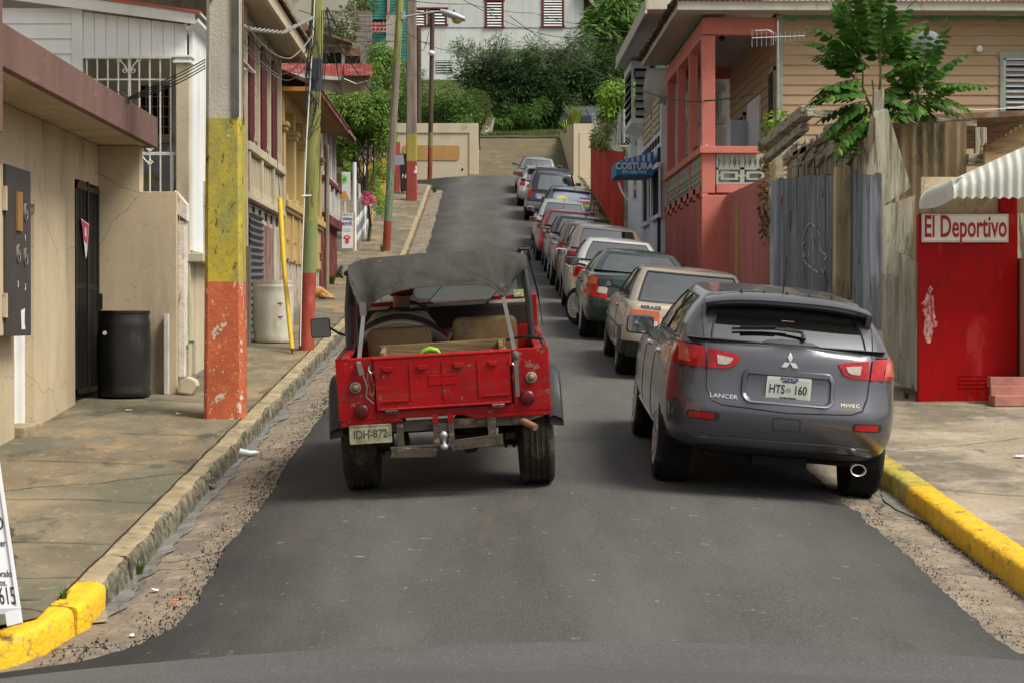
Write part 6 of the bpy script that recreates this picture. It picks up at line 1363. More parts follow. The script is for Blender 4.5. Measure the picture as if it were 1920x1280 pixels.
class Car:
 def __init__(s, name, label, sp, loc, yaw=0, roll=0, pitch=0, group='cars parked along the right kerb'):
  s.sp = sp; s.t = thing(name, label, sp.get('cat', 'car'), loc, (pitch, roll, yaw), group)
  s.L, s.W = sp['L'], sp['W']; s.paint = sp['paint']; s.body(); s.house(); s.bvh_make(); s.wheels(); s.inside()
 def body(s):
  sp = s.sp; L, w = s.L, s.W/2; b = MB(); rows = []
  lv = sp.get('levels') or [(0,.07,.10,.12),(.06,.035,.05,.07),(.18,.012,.0,.02),(.38,0,-.01,0),(.55,.0,.0,.0),(.70,.004,.05,.05),(.84,.018,.08,.11),(.93,.035,.10,.17),(.98,.06,.115,.22),(1.0,.09,.14,.27)]
  for v, si, ri, fi in lv:
   ring = full(plan_ring(ri, L-fi, w-si, sp.get('rr',.26), sp.get('rf',.38), sp.get('bowr',.07), .16, sp.get('tpr',.06), .08, SIDES))
   row = []
   for x, y in ring:
    z0 = sp.get('sill',.22)+(.05 if (y < .6 or y > L-.7) else 0); zt = lerpt(sp['top'], y); row.append(Vector((x, y, z0+v*(zt-z0))))
   rows.append(row)
  V = [b._v(r) for r in rows]; n = len(V[0])
  for a, c in zip(V, V[1:]):
   for k in range(n): b.bm.faces.new((a[k], a[(k+1)%n], c[(k+1)%n], c[k]))
  m = n//2; top = V[-1]; base = V[0]
  for ring, up in ((top, 1), (base, 0)):
   mid = {}
   for i in range(1, m):
    l = ring[(n-i)%n]; r_ = ring[i]; q = []
    for f in (.25, .5, .75):
     p = l.co.lerp(r_.co, f);
     if up: p.z += sp.get('crown',.025)*(1-(2*f-1)**2)
     q.append(b.bm.verts.new(p))
    mid[i] = [l]+q+[r_]
   for i in range(1, m-1):
    for k in range(4): b.bm.faces.new((mid[i][k], mid[i][k+1], mid[i+1][k+1], mid[i+1][k]))
   for e, i in ((0, 1), (m, m-1)):
    for k in range(4): b.bm.faces.new((mid[i][k], mid[i][k+1], ring[e]))
  bmesh.ops.recalc_face_normals(b.bm, faces=b.bm.faces[:])
  o = b.build('body', s.paint, s.t, world=False)
  cb = MB(); ra = sp['rw']+.055
  for y in (sp['wy'], sp['wy']+sp['wb']):
   for sd in (-1, 1):
    cb.lathe([(ra, sd*(w-.27)), (ra, sd*(w+.3))], (0, y, sp['rw']+.02-sp.get('lift',0)), 'X', 28)
  co = cb.build('cut', None, None, world=False); md = o.modifiers.new('b', 'BOOLEAN'); md.object = co; md.operation = 'DIFFERENCE'; md.solver = 'EXACT'
  dg = bpy.context.evaluated_depsgraph_get(); dg.update();
  co.parent = None; s.t_m = None
  me = bpy.data.meshes.new_from_object(o.evaluated_get(dg)); o.modifiers.clear(); old = o.data; o.data = me; bpy.data.objects.remove(co)
  if not me.materials: me.materials.append(s.paint)
  for p in me.polygons: p.use_smooth = True
  me.set_sharp_from_angle(angle=R(38)); s.ob = o
  lin = MB()
  for y in (sp['wy'], sp['wy']+sp['wb']):
   for sd in (-1, 1): lin.lathe([(ra+.002, sd*(w-.02-.05)), (ra+.002, sd*(w-.268)), (0, sd*(w-.268))], (0, y, sp['rw']+.02-sp.get('lift',0)), 'X', 24)
  lin.build('arch_liner', M_under, s.t, world=False)
 def house(s):
  sp = s.sp; g = sp['gh']; w = s.W/2
  segs = sp.get('side', [('p',.10),('g',.36),('p',.035),('g',.44),('p',.065)])
  fr = [0]; kind = []
  for k, d in segs:
   n = 6 if k == 'g' else 1
   for i in range(n): fr.append(fr[-1]+d/n); kind.append(k)
  fr = [f/fr[-1] for f in fr][1:-1]
  B = plan_ring(g['yb0'], g['yb1'], g['wb'], g.get('rr',.14), g.get('rf',.18), g.get('bow',.09), .18, g.get('tp',.05), .10, fr)
  T = plan_ring(g['yr0'], g['yr1'], g['wr'], g.get('rrt',.10), .12, g.get('bowt',.06), .12, g.get('tpt',.03), .06, fr)
  n = len(B); cp = g.get('cp', 1)        # cp: how many rear-face columns next to the corner are pillar
  lab = []
  for i in range(n-1):
   if i < 6-cp+1: lab.append('rear')
   elif i < 12: lab.append('p')
   elif i < 12+len(kind): lab.append(('s', i-12) if kind[i-12] == 'g' else 'p')
   elif i < n-8: lab.append('p')
   else: lab.append('front' if i >= n-7 else 'p')
  TL = [-.03, g.get('t0',.05), .25, .5, .75, g.get('t1',.93), 1.0]; bul = g.get('bulge', .03)
  def pt(i, t, side=1):
   x0, y0 = B[i]; x1, y1 = T[i]; zb = lerpt(sp['top'], y0)-.004+sp.get('zlift',0); zt = g['z']+g.get('zf',0)*(y1-g['yr0'])/(g['yr1']-g['yr0'])
   q = t**.9; p = Vector((x0+(x1-x0)*t, y0+(y1-y0)*t, zb+(zt-zb)*(t+g.get('arch',.0)*math.sin(math.pi*t))))
   k = bul*math.sin(math.pi*max(0,t)); yc = (g['yb0']+g['yb1'])/2
   p.x += k*min(1, x0/w*1.3); p.y += (k*1.3 if y0 > yc+.9 else (-k*1.0 if y0 < yc-.6 else 0))*(1 if i <= 9 or i >= n-10 else 0)
   p.x *= side; return p
  cols = {sd: [[pt(i, t, sd) for t in TL] for i in range(n)] for sd in (1, -1)}
  paintb = MB(); panes = {}
  for sd in (1, -1):
   c = cols[sd]
   for i in range(n-1):
    l = lab[i]
    for j in range(len(TL)-1):
     q = (c[i][j], c[i+1][j], c[i+1][j+1], c[i][j+1])
     if l == 'p' or j == 0 or j == len(TL)-2: paintb.face(q)
     else:
      key = (l, sd) if isinstance(l, tuple) else l
      if isinstance(l, tuple):
       k = l[1]; grp = 0;
       for kk in range(k):
        if kind[kk] == 'g' and kind[kk+1] == 'p': grp += 1
       key = ('side', grp, sd)
      panes.setdefault(key, MB()).face(q)
  cr = g.get('crown', .05); yc = (g['yr0']+g['yr1'])/2
  fs = [1, .97, .88, .7, .45, .2]
  def rp(x, y, z, f): return Vector((x*f, yc+(y-yc)*(1-(1-f)*1.0), z+cr*(1-f**2.2)+.010*(f < .99)))
  ringT = [cols[1][i][-1] for i in range(n)]+[cols[-1][i][-1] for i in range(n-2, 0, -1)]
  rws = [[rp(p.x, p.y, p.z, f) for p in ringT] for f in fs]; N = len(ringT)
  V = [paintb._v(r_) for r_ in rws]
  for a, c2 in zip(V, V[1:]):
   for k in range(N): paintb.bm.faces.new((a[k], a[(k+1)%N], c2[(k+1)%N], c2[k]))
  paintb.bm.faces.new(V[-1])
  bmesh.ops.remove_doubles(paintb.bm, verts=paintb.bm.verts[:], dist=1e-4)
  s.roof = paintb.build('roof', sp.get('roofpaint', s.paint), s.t, world=False, smooth=40)
  s.panes = []
  for key, b in panes.items():
   bmesh.ops.remove_doubles(b.bm, verts=b.bm.verts[:], dist=1e-4)
   nm = {'rear': 'rear_window', 'front': 'windshield'}.get(key, 'side_window')
   bd = [e for e in b.bm.edges if len(e.link_faces) == 1]; seal = MB(); r_ = sp.get('seal', .009)
   for e in bd:
    a, c2 = [v.co.copy() for v in e.verts]
    if nm == 'rear_window' or nm == 'windshield' or True: seal.tube([a, c2], r_, 4, cap=False)
   gm = sp['rglass'] if nm == 'rear_window' else sp.get('glass', G_green)
   o = b.build(nm, gm, s.t, world=False, smooth=180); s.panes.append(o)
   if nm != 'windshield' or True: seal.build('seal', M_trim, o, world=False)
   if nm == 'rear_window': s.rear = o
 def bvh_make(s):
  V = []; F = []
  for o in [s.ob, s.roof]+s.panes:
   k = len(V); V += [v.co.copy() for v in o.data.vertices]; F += [[k+i for i in p.vertices] for p in o.data.polygons]
  s.bvh = BVHTree.FromPolygons(V, F)
 def hit(s, side, u, v):
  if side == 'rear': o, d = Vector((u, -3, v)), Vector((0, 1, 0))
  elif side == 'left': o, d = Vector((-4, u, v)), Vector((1, 0, 0))
  elif side == 'right': o, d = Vector((4, u, v)), Vector((-1, 0, 0))
  elif side == 'top': o, d = Vector((u, v, 4)), Vector((0, 0, -1))
  h = s.bvh.ray_cast(o, d)
  if h[0] is None: return None, None, d
  nrm = h[1]
  if nrm.dot(d) > 0: nrm = -nrm
  return h[0], nrm, d
 def patch(s, name, poly, m, side='rear', off=.004, step=.05, parent=None, mirror=False, thick=.02, label=None):
  obs = []
  for sg in ((1, -1) if mirror else (1,)):
   sd_ = side
   if mirror and side in ('left', 'right'): sd_ = side if sg == 1 else ('right' if side == 'left' else 'left')
   pl = [((u*sg if side in ('rear','top') else u), v) for u, v in poly]
   bm = bmesh.new(); bm.faces.new([bm.verts.new((u, 0, v)) for u, v in pl])
   us = [p[0] for p in pl]; vs_ = [p[1] for p in pl]
   u = math.ceil(min(us)/step)*step
   while u < max(us):
    bmesh.ops.bisect_plane(bm, geom=bm.verts[:]+bm.edges[:]+bm.faces[:], plane_co=(u,0,0), plane_no=(1,0,0)); u += step
   v = math.ceil(min(vs_)/step)*step
   while v < max(vs_):
    bmesh.ops.bisect_plane(bm, geom=bm.verts[:]+bm.edges[:]+bm.faces[:], plane_co=(0,0,v), plane_no=(0,0,1)); v += step
   dead = []
   for vt in bm.verts:
    h, nr, d = s.hit(sd_, vt.co.x, vt.co.z)
    if h is None: dead.append(vt); continue
    vt.co = h+(nr*.5-d*.5).normalized()*off if side != 'x' else h
   bmesh.ops.delete(bm, geom=dead, context='VERTS')
   bd = [e for e in bm.edges if len(e.link_faces) == 1]
   ext = bmesh.ops.extrude_edge_only(bm, edges=bd); nv = [g for g in ext['geom'] if isinstance(g, bmesh.types.BMVert)]
   for vt in nv: vt.co += d*thick
   b = MB(); b.bm.free(); b.bm = bm; o = b.build(name, m, parent or s.t, world=False, smooth=40)
   if label: o['label'] = label
   obs.append(o)
  return obs
 def seam(s, name, pts, side='rear', r=.0045, m=None, parent=None, mirror=False, sub=.06, off=.0):
  for sg in ((1, -1) if mirror else (1,)):
   sd_ = side if (sg == 1 or side in ('rear','top')) else ('right' if side == 'left' else 'left')
   P3 = []
   for a, c in zip(pts, pts[1:]):
    n = max(1, int(math.hypot(c[0]-a[0], c[1]-a[1])/sub))
    for i in range(n): P3.append((a[0]+(c[0]-a[0])*i/n, a[1]+(c[1]-a[1])*i/n))
   P3.append(pts[-1]); out = []
   for u, v in P3:
    h, nr, d = s.hit(sd_, u*(sg if side in ('rear','top') else 1), v)
    if h is not None: out.append(h+nr*off)
   if len(out) > 1:
    b = MB(); b.tube(out, r, 5); b.build(name, m or M_trim, parent or s.ob, world=False, smooth=60)
 def text(s, txt, size, u, v, m, name='lettering', side='rear', off=.004, parent=None, tilt=0, **k):
  bm = text_bm(txt, size, **k)
  for vt in bm.verts:
   cu, cv = vt.co.x, vt.co.y; a = cu*math.cos(tilt)-cv*math.sin(tilt); c = cu*math.sin(tilt)+cv*math.cos(tilt)
   h, nr, d = s.hit(side, u+a, v+c)
   if h is None: h = Vector((u+a, 0, v+c)); d = Vector((0,1,0))
   vt.co = h-d*(off+vt.co.z)
  b = MB(); b.bm.free(); b.bm = bm; return b.build(name, m, parent or s.t, world=False, fixn=False)
 def wheels(s):
  sp = s.sp; r = sp['rw']; w = s.W/2; tw = sp.get('tw', .19)
  spokes = sp.get('spokes', 0)
  for iy, y in enumerate((sp['wy'], sp['wy']+sp['wb'])):
   for sd in (-1, 1):
    e = bpy.data.objects.new('wheel', None); COL.objects.link(e); e.parent = s.t; e.location = (sd*(w-tw/2-.015), y, r-sp.get('lift',0)); e.empty_display_size = .1
    e.rotation_euler = (0, 0, sp.get('steer', 0) if iy else 0)
    k = (sp['key'], sd)
    if k not in WHEELS:
     b = MB(); h = tw/2; rr = r*.64
     b.lathe([(rr,-h*.9),(r*.80,-h),(r*.93,-h*.97),(r*.985,-h*.8),(r,-h*.5),(r,-h*.32),(r*.985,-h*.3),(r*.985,-h*.24),(r,-h*.22),(r,h*.22),(r*.985,h*.24),(r*.985,h*.3),(r,h*.32),(r,h*.5),(r*.985,h*.8),(r*.93,h*.97),(r*.80,h),(rr,h*.9)], (0,0,0), 'X', 36)
     ty = b.build('tyre', M_tyre, None, world=False, smooth=35)
     b = MB(); o = sd*h
     b.lathe([(rr+.004,-o*.9),(rr-.01,-o*.8),(rr-.02,0),(rr-.01,o*.75),(rr+.014,o*1.0),(rr-.004,o*1.03),(rr-.02,o*.90)], (0,0,0), 'X', 32)
     if spokes:
      for q in range(spokes):
       a = 2*math.pi*q/spokes; c = Vector((0, math.cos(a), math.sin(a))); b.obox(Vector((o*.80,0,0))+c*.03, Vector((o*.96,0,0))+c*(rr-.012), .020 if spokes > 12 else .042, .02, up=(1,0,0))
      b.lathe([(0,o*.90),(.03,o*.90),(.05,o*.82),(.055,o*.5)], (0,0,0), 'X', 16)
     else:
      b.lathe([(rr-.02,o*.80),(rr*.8,o*.62),(rr*.55,o*.72),(rr*.3,o*.74),(rr*.2,o*.60),(0,o*.60)], (0,0,0), 'X', 32)
     ri = b.build('rim', sp.get('rim', M_rimd), None, world=False, smooth=40)
     b = MB(); b.lathe([(rr-.02,o*.3),(0,o*.3)], (0,0,0), 'X', 20); dk = b.build('brake_disc', M_under, None, world=False)
     WHEELS[k] = (ty.data, ri.data, dk.data)
     for q in (ty, ri, dk): bpy.data.objects.remove(q)
    for nm, me in zip(('tyre','rim','brake_disc'), WHEELS[k]):
     o_ = bpy.data.objects.new(nm, me); COL.objects.link(o_); o_.parent = e
 def inside(s):
  sp = s.sp; g = sp['gh']; zb = lerpt(sp['top'], (g['yb0']+g['yb1'])/2); b = MB()
  pts = full(plan_ring(g['yb0']+.03, g['yb1']-.05, g['wb']-.03, .1, .1, .05, .1, .03, .05, SIDES[::3]))
  z0 = lerpt(sp['top'], g['yb0'])+.012+sp.get('crown',.025);
  b.face([Vector((x, y, max(zb, lerpt(sp['top'], y))+.012+sp.get('crown',.025))) for x, y in pts]); b.build('cabin_floor', M_cab, s.t, world=False)
  L_ = g['yb1']-g['yb0']; zz = zb+.03; H = g['z']-zb; sm = sp.get('seat', M_seat)
  def seat(x, y, w_, h_, hr=True):
   b = MB(); b.prism(rrect(x-w_/2, x+w_/2, zz-.1, zz+h_, .07, 4), 'Y', y, y+.10)
   if hr: b.prism(rrect(x-.13, x+.13, zz+h_+.02, zz+h_+.17, .05, 4), 'Y', y+.01, y+.09)
   b.build('seat', sm, s.t, world=False, bevel=.02, smooth=50)
  ym = g['yb0']+L_*sp.get('fs', .56)
  for sd in (-1, 1): seat(sd*.36, ym, .46, H*.26)
  if sp.get('rs', True):
   seat(0, g['yb0']+L_*sp.get('rsy', .22), 1.15, H*.10, False)
   for sd in (-1, 1):
    b = MB(); b.prism(rrect(sd*.34-.12, sd*.34+.12, zz+H*.10, zz+H*.10+.13, .05, 4), 'Y', g['yb0']+L_*sp.get('rsy', .22), g['yb0']+L_*sp.get('rsy', .22)+.09); b.build('headrest', sm, s.t, world=False, bevel=.02, smooth=50)
  b = MB(); zt = g['z']; yf = g['yr1']+.05; b.prism(rrect(-.11, .11, zt-.10, zt-.04, .02, 3), 'Y', yf, yf+.02); b.build('rear_view_mirror', M_trim, s.t, world=False)
  b = MB(); b.lathe([(.17,0),(.185,.012),(.17,.024),(.155,.012),(.17,0)], (-.36, ym+.55, zz+.02), 'Y', 20, M_=Matrix.Rotation(R(-25),3,'X')); b.build('steering_wheel', M_trim, s.t, world=False)
 def mirrors(s, y, z, m=None, w_=.20, h_=.13, dx=.09):
  wx = s.W/2+dx-.09
  for sd in (-1, 1):
   b = MB(); b.prism(rrect(sd*(wx+.09)-w_/2, sd*(wx+.09)+w_/2, z-h_/2, z+h_/2, .04, 4), 'Y', y, y+.11)
   geom = b.bm; o = b.build('side_mirror', m or s.paint, s.t, world=False, bevel=.018, smooth=50)
   b = MB(); b.prism(rrect(sd*(wx+.09)-w_/2+.016, sd*(wx+.09)+w_/2-.016, z-h_/2+.014, z+h_/2-.014, .03, 4), 'Y', y-.004, y+.001); b.build('mirror_glass', M_mirror, o, world=False)
   b = MB(); b.obox(Vector((sd*(wx+.02), y+.07, z-.03)), Vector((sd*(wx-.13), y+.09, z-.06)), .05, .04); b.build('mirror_arm', M_trim, o, world=False)
 def plate(s, u, v, txt, w_=.31, h_=.155, y=None, ink=None, sub=None, top=None):
  h, nr, d = s.hit('rear', u, v); y = (h.y if h else 0)-.014 if y is None else y
  b = MB(); b.prism(rrect(u-w_/2, u+w_/2, v-h_/2, v+h_/2, .012, 3), 'Y', y, y+.008); p = b.build('number_plate', M_plate, s.t, world=False)
  if txt:
   text_obj(txt, h_*.62, Matrix.Translation((u, y-.001, v)) @ Matrix.Rotation(R(90), 4, 'X'), 'lettering', ink or M_ink, p, world=False, ext=.0008, font_w=.78, spacing=1.02, bold=.001)
  return p, y
 def antenna(s, x, y, l=.2, rake=.4):
  h, nr, d = s.hit('top', x, y)
  if h is None: return
  b = MB(); b.tube([h, h+Vector((0,0,.02)), h+Vector((0,.0,.025))], [.018,.014,.006], 8); b.tube([h+Vector((0,0,.015)), h+Vector((0,-l*rake,l))], [.006,.003], 6); b.build('aerial', M_trim, s.t, world=False)
WHEELS = {}
def park(cx, Y, wb, wy, tr, W, dz=0):
 "location and tilt of a car whose rear bumper stands at depth Y with its centre at cx, resting on the road"
 def g(x, y): return GR(x, y)+(.022 if x < 2.68 else .004)
 yr, yf = Y+wy, Y+wy+wb; L, R_ = cx-tr/2, cx+tr/2
 zl = (g(L, yr)+g(L, yf))/2; zr_ = (g(R_, yr)+g(R_, yf))/2
 roll = -math.atan((zl-zr_)/tr)*-1
 pitch = math.atan(((g(L, yf)+g(R_, yf))-(g(L, yr)+g(R_, yr)))/2/wb)
 zc = (g(L, yr)+g(R_, yr))/2; zbase = zc-math.sin(pitch)*wy
 return Vector((cx, Y, zbase+dz)), roll, pitch
def make(name, label, sp, cx, Y, yaw=0, roll_add=0):
 loc, roll, pitch = park(cx, Y, sp['wb'], sp['wy'], sp['W']-.2, sp['W'])
 loc.z += sp.get('lift', 0); return Car(name, label, sp, loc, yaw, roll+roll_add, pitch)
def side_details(c, doors, z0, z1, handles, m=None):
 for y in doors: c.seam('door_seam', [(y, z0), (y+.01, z0+.25), (y+.02, z1)], 'left', mirror=True)
 for y, z in handles: c.patch('door_handle', rrect(y-.09, y+.09, z-.018, z+.018, .015, 3), m or c.paint, 'left', off=.022, mirror=True, thick=.03)
# grey hatchback (nearest)
P_gun = paint('paint_gunmetal', (.098,.097,.112), .6, .30, .12)
lan = dict(key='lan', lift=.095, L=4.58, W=1.76, paint=P_gun, wy=.95, wb=2.635, rw=.325, tw=.215, rim=M_rim, spokes=7, sill=.20, rr=.36, rf=.45, bowr=.10, tpr=.07, crown=.02,
 top=[(0,1.03),(.5,1.03),(1.2,1.00),(3.0,.93),(3.5,.90),(4.2,.80),(4.58,.70)],
 levels=[(0,.10,.16,.12),(.06,.05,.10,.07),(.16,.02,.035,.02),(.28,.004,.004,0),(.40,.0,.0,0),(.50,.0,.022,.01),(.58,.0,.062,.04),(.72,.006,.085,.08),(.86,.02,.105,.12),(.95,.04,.125,.18),(1.0,.065,.15,.24)],
 gh=dict(yb0=.17, yb1=3.15, yr0=.62, yr1=2.15, wb=.795, wr=.59, z=1.355, zf=.02, crown=.045, rr=.20, rrt=.12, bow=.12, bowt=.09, cp=1, t0=.10, t1=.90, bulge=.035),
 side=[('p',.16),('g',.28),('p',.03),('g',.40),('p',.07)], rglass=glass('glass_lancer', (.10,.125,.12), .32, op=.15), glass=G_dark, rsy=.30)
c = make('hatchback', 'dark grey hatchback with a roof spoiler, nearest of the parked cars', lan, 2.16, 14.42, yaw=R(-.6))
LAN = c
def build_lancer(c):
 out = [(-.845,.862),(-.60,.855),(-.615,.995),(-.74,1.015),(-.845,1.02)]
 c.patch('tail_light', out, M_lred, off=.012, step=.03, mirror=True)
 c.patch('tail_light', [(-.587,.858),(-.46,.862),(-.395,.885),(-.355,.955),(-.41,.972),(-.587,.995)], M_lred, off=.012, step=.03, mirror=True)
 c.patch('tail_light', [(.36,.866),(.47,.90),(.52,.96),(.47,1.01),(.36,1.015)], M_lred, 'left', off=.010, step=.03, mirror=True)
 c.patch('reversing_lens', [(-.52,.89),(-.46,.89),(-.43,.905),(-.41,.94),(-.53,.955)], M_lclr, off=.017, step=.03, mirror=True, thick=.004)
 c.patch('indicator_lens', [(-.79,.885),(-.71,.882),(-.73,.975),(-.785,.985)], M_lpink, off=.016, step=.03, mirror=True, thick=.004)
 c.seam('hatch_seam', [(-.615,1.04),(-.597,.86),(-.585,.72),(-.55,.635),(-.47,.605),(0,.585),(.47,.605),(.55,.635),(.585,.72),(.597,.86),(.615,1.04)], r=.006)
 c.seam('pillar_seam', [(-.62,1.04),(-.635,1.2),(-.60,1.36)], r=.005); c.seam('pillar_seam', [(.62,1.04),(.635,1.2),(.60,1.36)], r=.005)
 c.seam('bumper_seam', [(-.86,.84),(-.70,.845),(-.60,.85)], r=.004, mirror=True)
 for (o0, o1, nm, off) in (((.345,.635,.885), None, 'plate_surround', .022),):
  outer = rrect(-.345,.345,.635,.885,.07,5); inner = rrect(-.300,.300,.660,.845,.05,5)
  n = len(outer)
  for k in range(0, n):
   a, b_ = outer[k], outer[(k+1)%n]; ci, di = inner[(k+1)%n], inner[k]
  b = MB(); A = [];
  for ring, off_ in ((outer, -.002), (rrect(-.335,.335,.643,.878,.065,5), .020), (rrect(-.310,.310,.656,.856,.052,5), .020), (inner, -.004)):
   row = []
   for u, v in ring:
    h, nr, d = c.hit('rear', u, v); row.append(h-d*off_)
   A.append(row+[row[0]])
  b.grid(A); b.build('plate_surround', P_gun, c.t, world=False, smooth=60)
 c.patch('handle_lip', rrect(-.30,.30,.845,.872,.012,3), P_gun, off=.034, thick=.03)
 p, y = c.plate(0, .745, None, .325, .19, y=c.hit('rear', 0, .745)[0].y-.018)
 b = MB(); b.prism(rrect(-.145,.145,.672+.012,.832-.010,.01,3), 'Y', y-.002, y); b.build('plate_field', mat('plate_green',(.50,.54,.48),.45), p, world=False)
 for (s_, sz, u, v, m, fw) in (('HTS', .088, -.085, .748, M_ink, .74), ('160', .088, .085, .748, M_ink, .74), ('PONCE', .030, 0, .826, M_inkb, 1.3), ('SEÑORIAL AUTO', .030, 0, .664, M_inkb, 1.22), ('PUERTO RICO', .014, 0, .806, M_ink, 1.1), ('ISLA DEL ENCANTO', .012, 0, .689, M_ink, 1.1)):
  text_obj(s_, sz, Matrix.Translation((u, y-.003, v)) @ Matrix.Rotation(R(90), 4, 'X'), 'lettering', m, p, world=False, ext=.0008, font_w=fw, bold=.0012)
 b = MB(); b.prism([(-.016,.735),(.016,.735),(.022,.75),(0,.77),(-.022,.75)], 'Y', y-.004, y-.002); b.build('plate_emblem', mat('plate_emblem',(.10,.35,.33),.5,layers=[((.6,.2,.05),(60,60,60),.5,.55,.8)]), p, world=False)
 def dia(cx, cz, a):
  l, w_ = .036, .019; ca, sa = math.cos(a), math.sin(a)
  return [(cx+u*ca-v*sa, cz+u*sa+v*ca) for u, v in ((0,0),(w_,l),(0,2*l),(-w_,l))]
 e = c.patch('emblem', dia(0,.942,0), M_chrome, off=.012, step=.03)[0]
 c.patch('emblem_wing', dia(0,.942,R(120)), M_chrome, off=.012, step=.03, parent=e); c.patch('emblem_wing', dia(0,.942,R(-120)), M_chrome, off=.012, step=.03, parent=e)
 c.text('LANCER', .040, -.465, .665, M_chrome, 'model_lettering', font_w=1.35, off=.003); c.text('MIVEC', .034, .46, .668, mat('badge_gold', (.36,.30,.20), .4, metal=.3), 'badge_lettering', font_w=1.35, spacing=1.15, off=.002, ext=.0015)
 for sg in (-1, 1):
  cx_ = sg*.60
  c.patch('reflector_frame', rrect(cx_-.115, cx_+.115, .485, .545, .02, 3), M_trim, off=.003, thick=.01)
  c.patch('reflector', rrect(cx_-.10, cx_+.08, .494, .536, .012, 3), M_lred, off=.009, thick=.01)
 c.seam('tow_cover_seam', [(x, z) for x, z in rrect(-.10,.10,.455,.545,.02,3)+[rrect(-.10,.10,.455,.545,.02,3)[0]]], r=.0035)
 b = MB(); rows = []
 for off_, dz in ((.0,0),(.016,-.006),(.020,-.02),(.004,-.06)):
  row = []
  for k in range(41):
   u = -.66+1.32*k/40; z = .372+dz+.05*(1-abs(u/.66)**6)*.6-.03; h, nr, d = c.hit('rear', u, z)
   row.append(h-d*off_*(1-abs(u/.66)**8))
  rows.append(row)
 b.grid(rows); b.build('bumper_crease', P_gun, c.t, world=False, smooth=70)
 c.patch('bumper_valance', [(-.62,.205),(.62,.205),(.66,.275),(.55,.30),(-.55,.30),(-.66,.275)], M_trim, off=.004, thick=.01)
 b = MB(); b.lathe([(.040,.02),(.052,-.05),(.050,-.054),(.043,-.05),(.036,.1)], (.56,.10,.205), 'Y', 20, M_=Matrix.Diagonal((1.15,1,.85))); b.build('exhaust', M_chrome, c.t, world=False, smooth=60)
 b = MB(); b.lathe([(.042,-.03),(0,-.03)], (.56,.12,.205), 'Y', 20); b.build('exhaust_bore', M_hole, c.t, world=False)
 b = MB(); b.box(-.55,.55,.25,1.5,.20,.30); b.box(-.2,.2,.18,.6,.17,.24); b.build('underbody', M_under, c.t, world=False)
 b = MB(); rows = []
 for k in range(33):
  u = -1+2*k/32; x = u*.62; dz = -.055*abs(u)**3.2; dy = .055*abs(u)**2.5
  rows.append([Vector((x*.93, .72+dy, 1.398+dz+.012*(1-u*u))), Vector((x*.98, .54+dy, 1.398+dz+.012*(1-u*u))), Vector((x, .40+dy, 1.378+dz)), Vector((x, .375+dy, 1.364+dz)), Vector((x*.99, .385+dy, 1.346+dz)), Vector((x*.97, .48+dy, 1.325+dz-.012)), Vector((x*.95, .66+dy, 1.31+dz-.01))])
 V = b.grid(rows); b.bm.faces.new(V[0]); b.bm.faces.new(V[-1][::-1]); b.build('spoiler', P_gun, c.t, world=False, smooth=50)
 b = MB()
 for sg in (-1, 1): b.prism([(.42,1.31),(.70,1.30),(.60,1.16),(.46,1.22)], 'X', sg*.595-.010, sg*.615+.010)
 b.build('spoiler_cheek', P_gun, c.t, world=False)
 b = MB()
 for k in range(5): x = -.34+.17*k; b.lathe([(.013,0),(.013,.010),(.006,.014),(.006,.020),(0,.020)], (x, .60+.02*abs(x), 1.408-.02*abs(x)), 'Z', 10)
 b.build('spoiler_screws', M_trim, c.t, world=False)
 b = MB(); b.tube([(-.52,.68,1.396),(-.2,.66,1.412),(.2,.66,1.412),(.52,.68,1.396)], .003, 5); b.build('spoiler_seam', M_trim, c.t, world=False)
 c.antenna(.0, .80, .19, .0)
 def rw(u, v, off_): h, nr, d = c.hit('rear', u, v); return h+nr*off_
 b = MB(); b.tube([rw(.10,1.085,.03), rw(.09,1.13,.035), rw(-.02,1.145,.035)], [.018,.014,.011], 8); b.tube([rw(.10,1.13,.035), rw(-.22,1.148,.03), rw(-.26,1.145,.028)], [.013,.009,.006], 6)
 b.obox(rw(-.42,1.125,.022), rw(-.02,1.150,.03), .016, .02); b.obox(rw(-.36,1.13,.04), rw(-.1,1.148,.045), .028, .012); b.build('rear_wiper', M_trim, c.t, world=False, smooth=50)
 c.patch('wiper_housing', [(-.20,1.063),(.22,1.063),(.17,1.082),(.06,1.094),(-.06,1.094),(-.16,1.082)], M_trim, off=.012, thick=.02)
 c.text('------', .03, .0, 1.225, mat('decal_pink',(.5,.30,.30),.5), 'window_decal', off=.003, font_w=1.6)
 side_details(c, (1.62, 2.62), .30, .98, ((1.42,.86),(2.42,.84)), M_chrome)
 c.seam('sill_crease', [(1.35,.30),(3.1,.31)], 'left', r=.012, m=P_gun, mirror=True)
 c.seam('belt_trim', [(.60,1.028),(3.0,.965)], 'left', r=.008, mirror=True, off=.0)
 c.patch('fuel_flap', rrect(.60,.76,.74,.88,.02,3), P_gun, 'left', off=.003)
 c.mirrors(2.82, .95, P_gun, .24, .165, .045)
build_lancer(c)
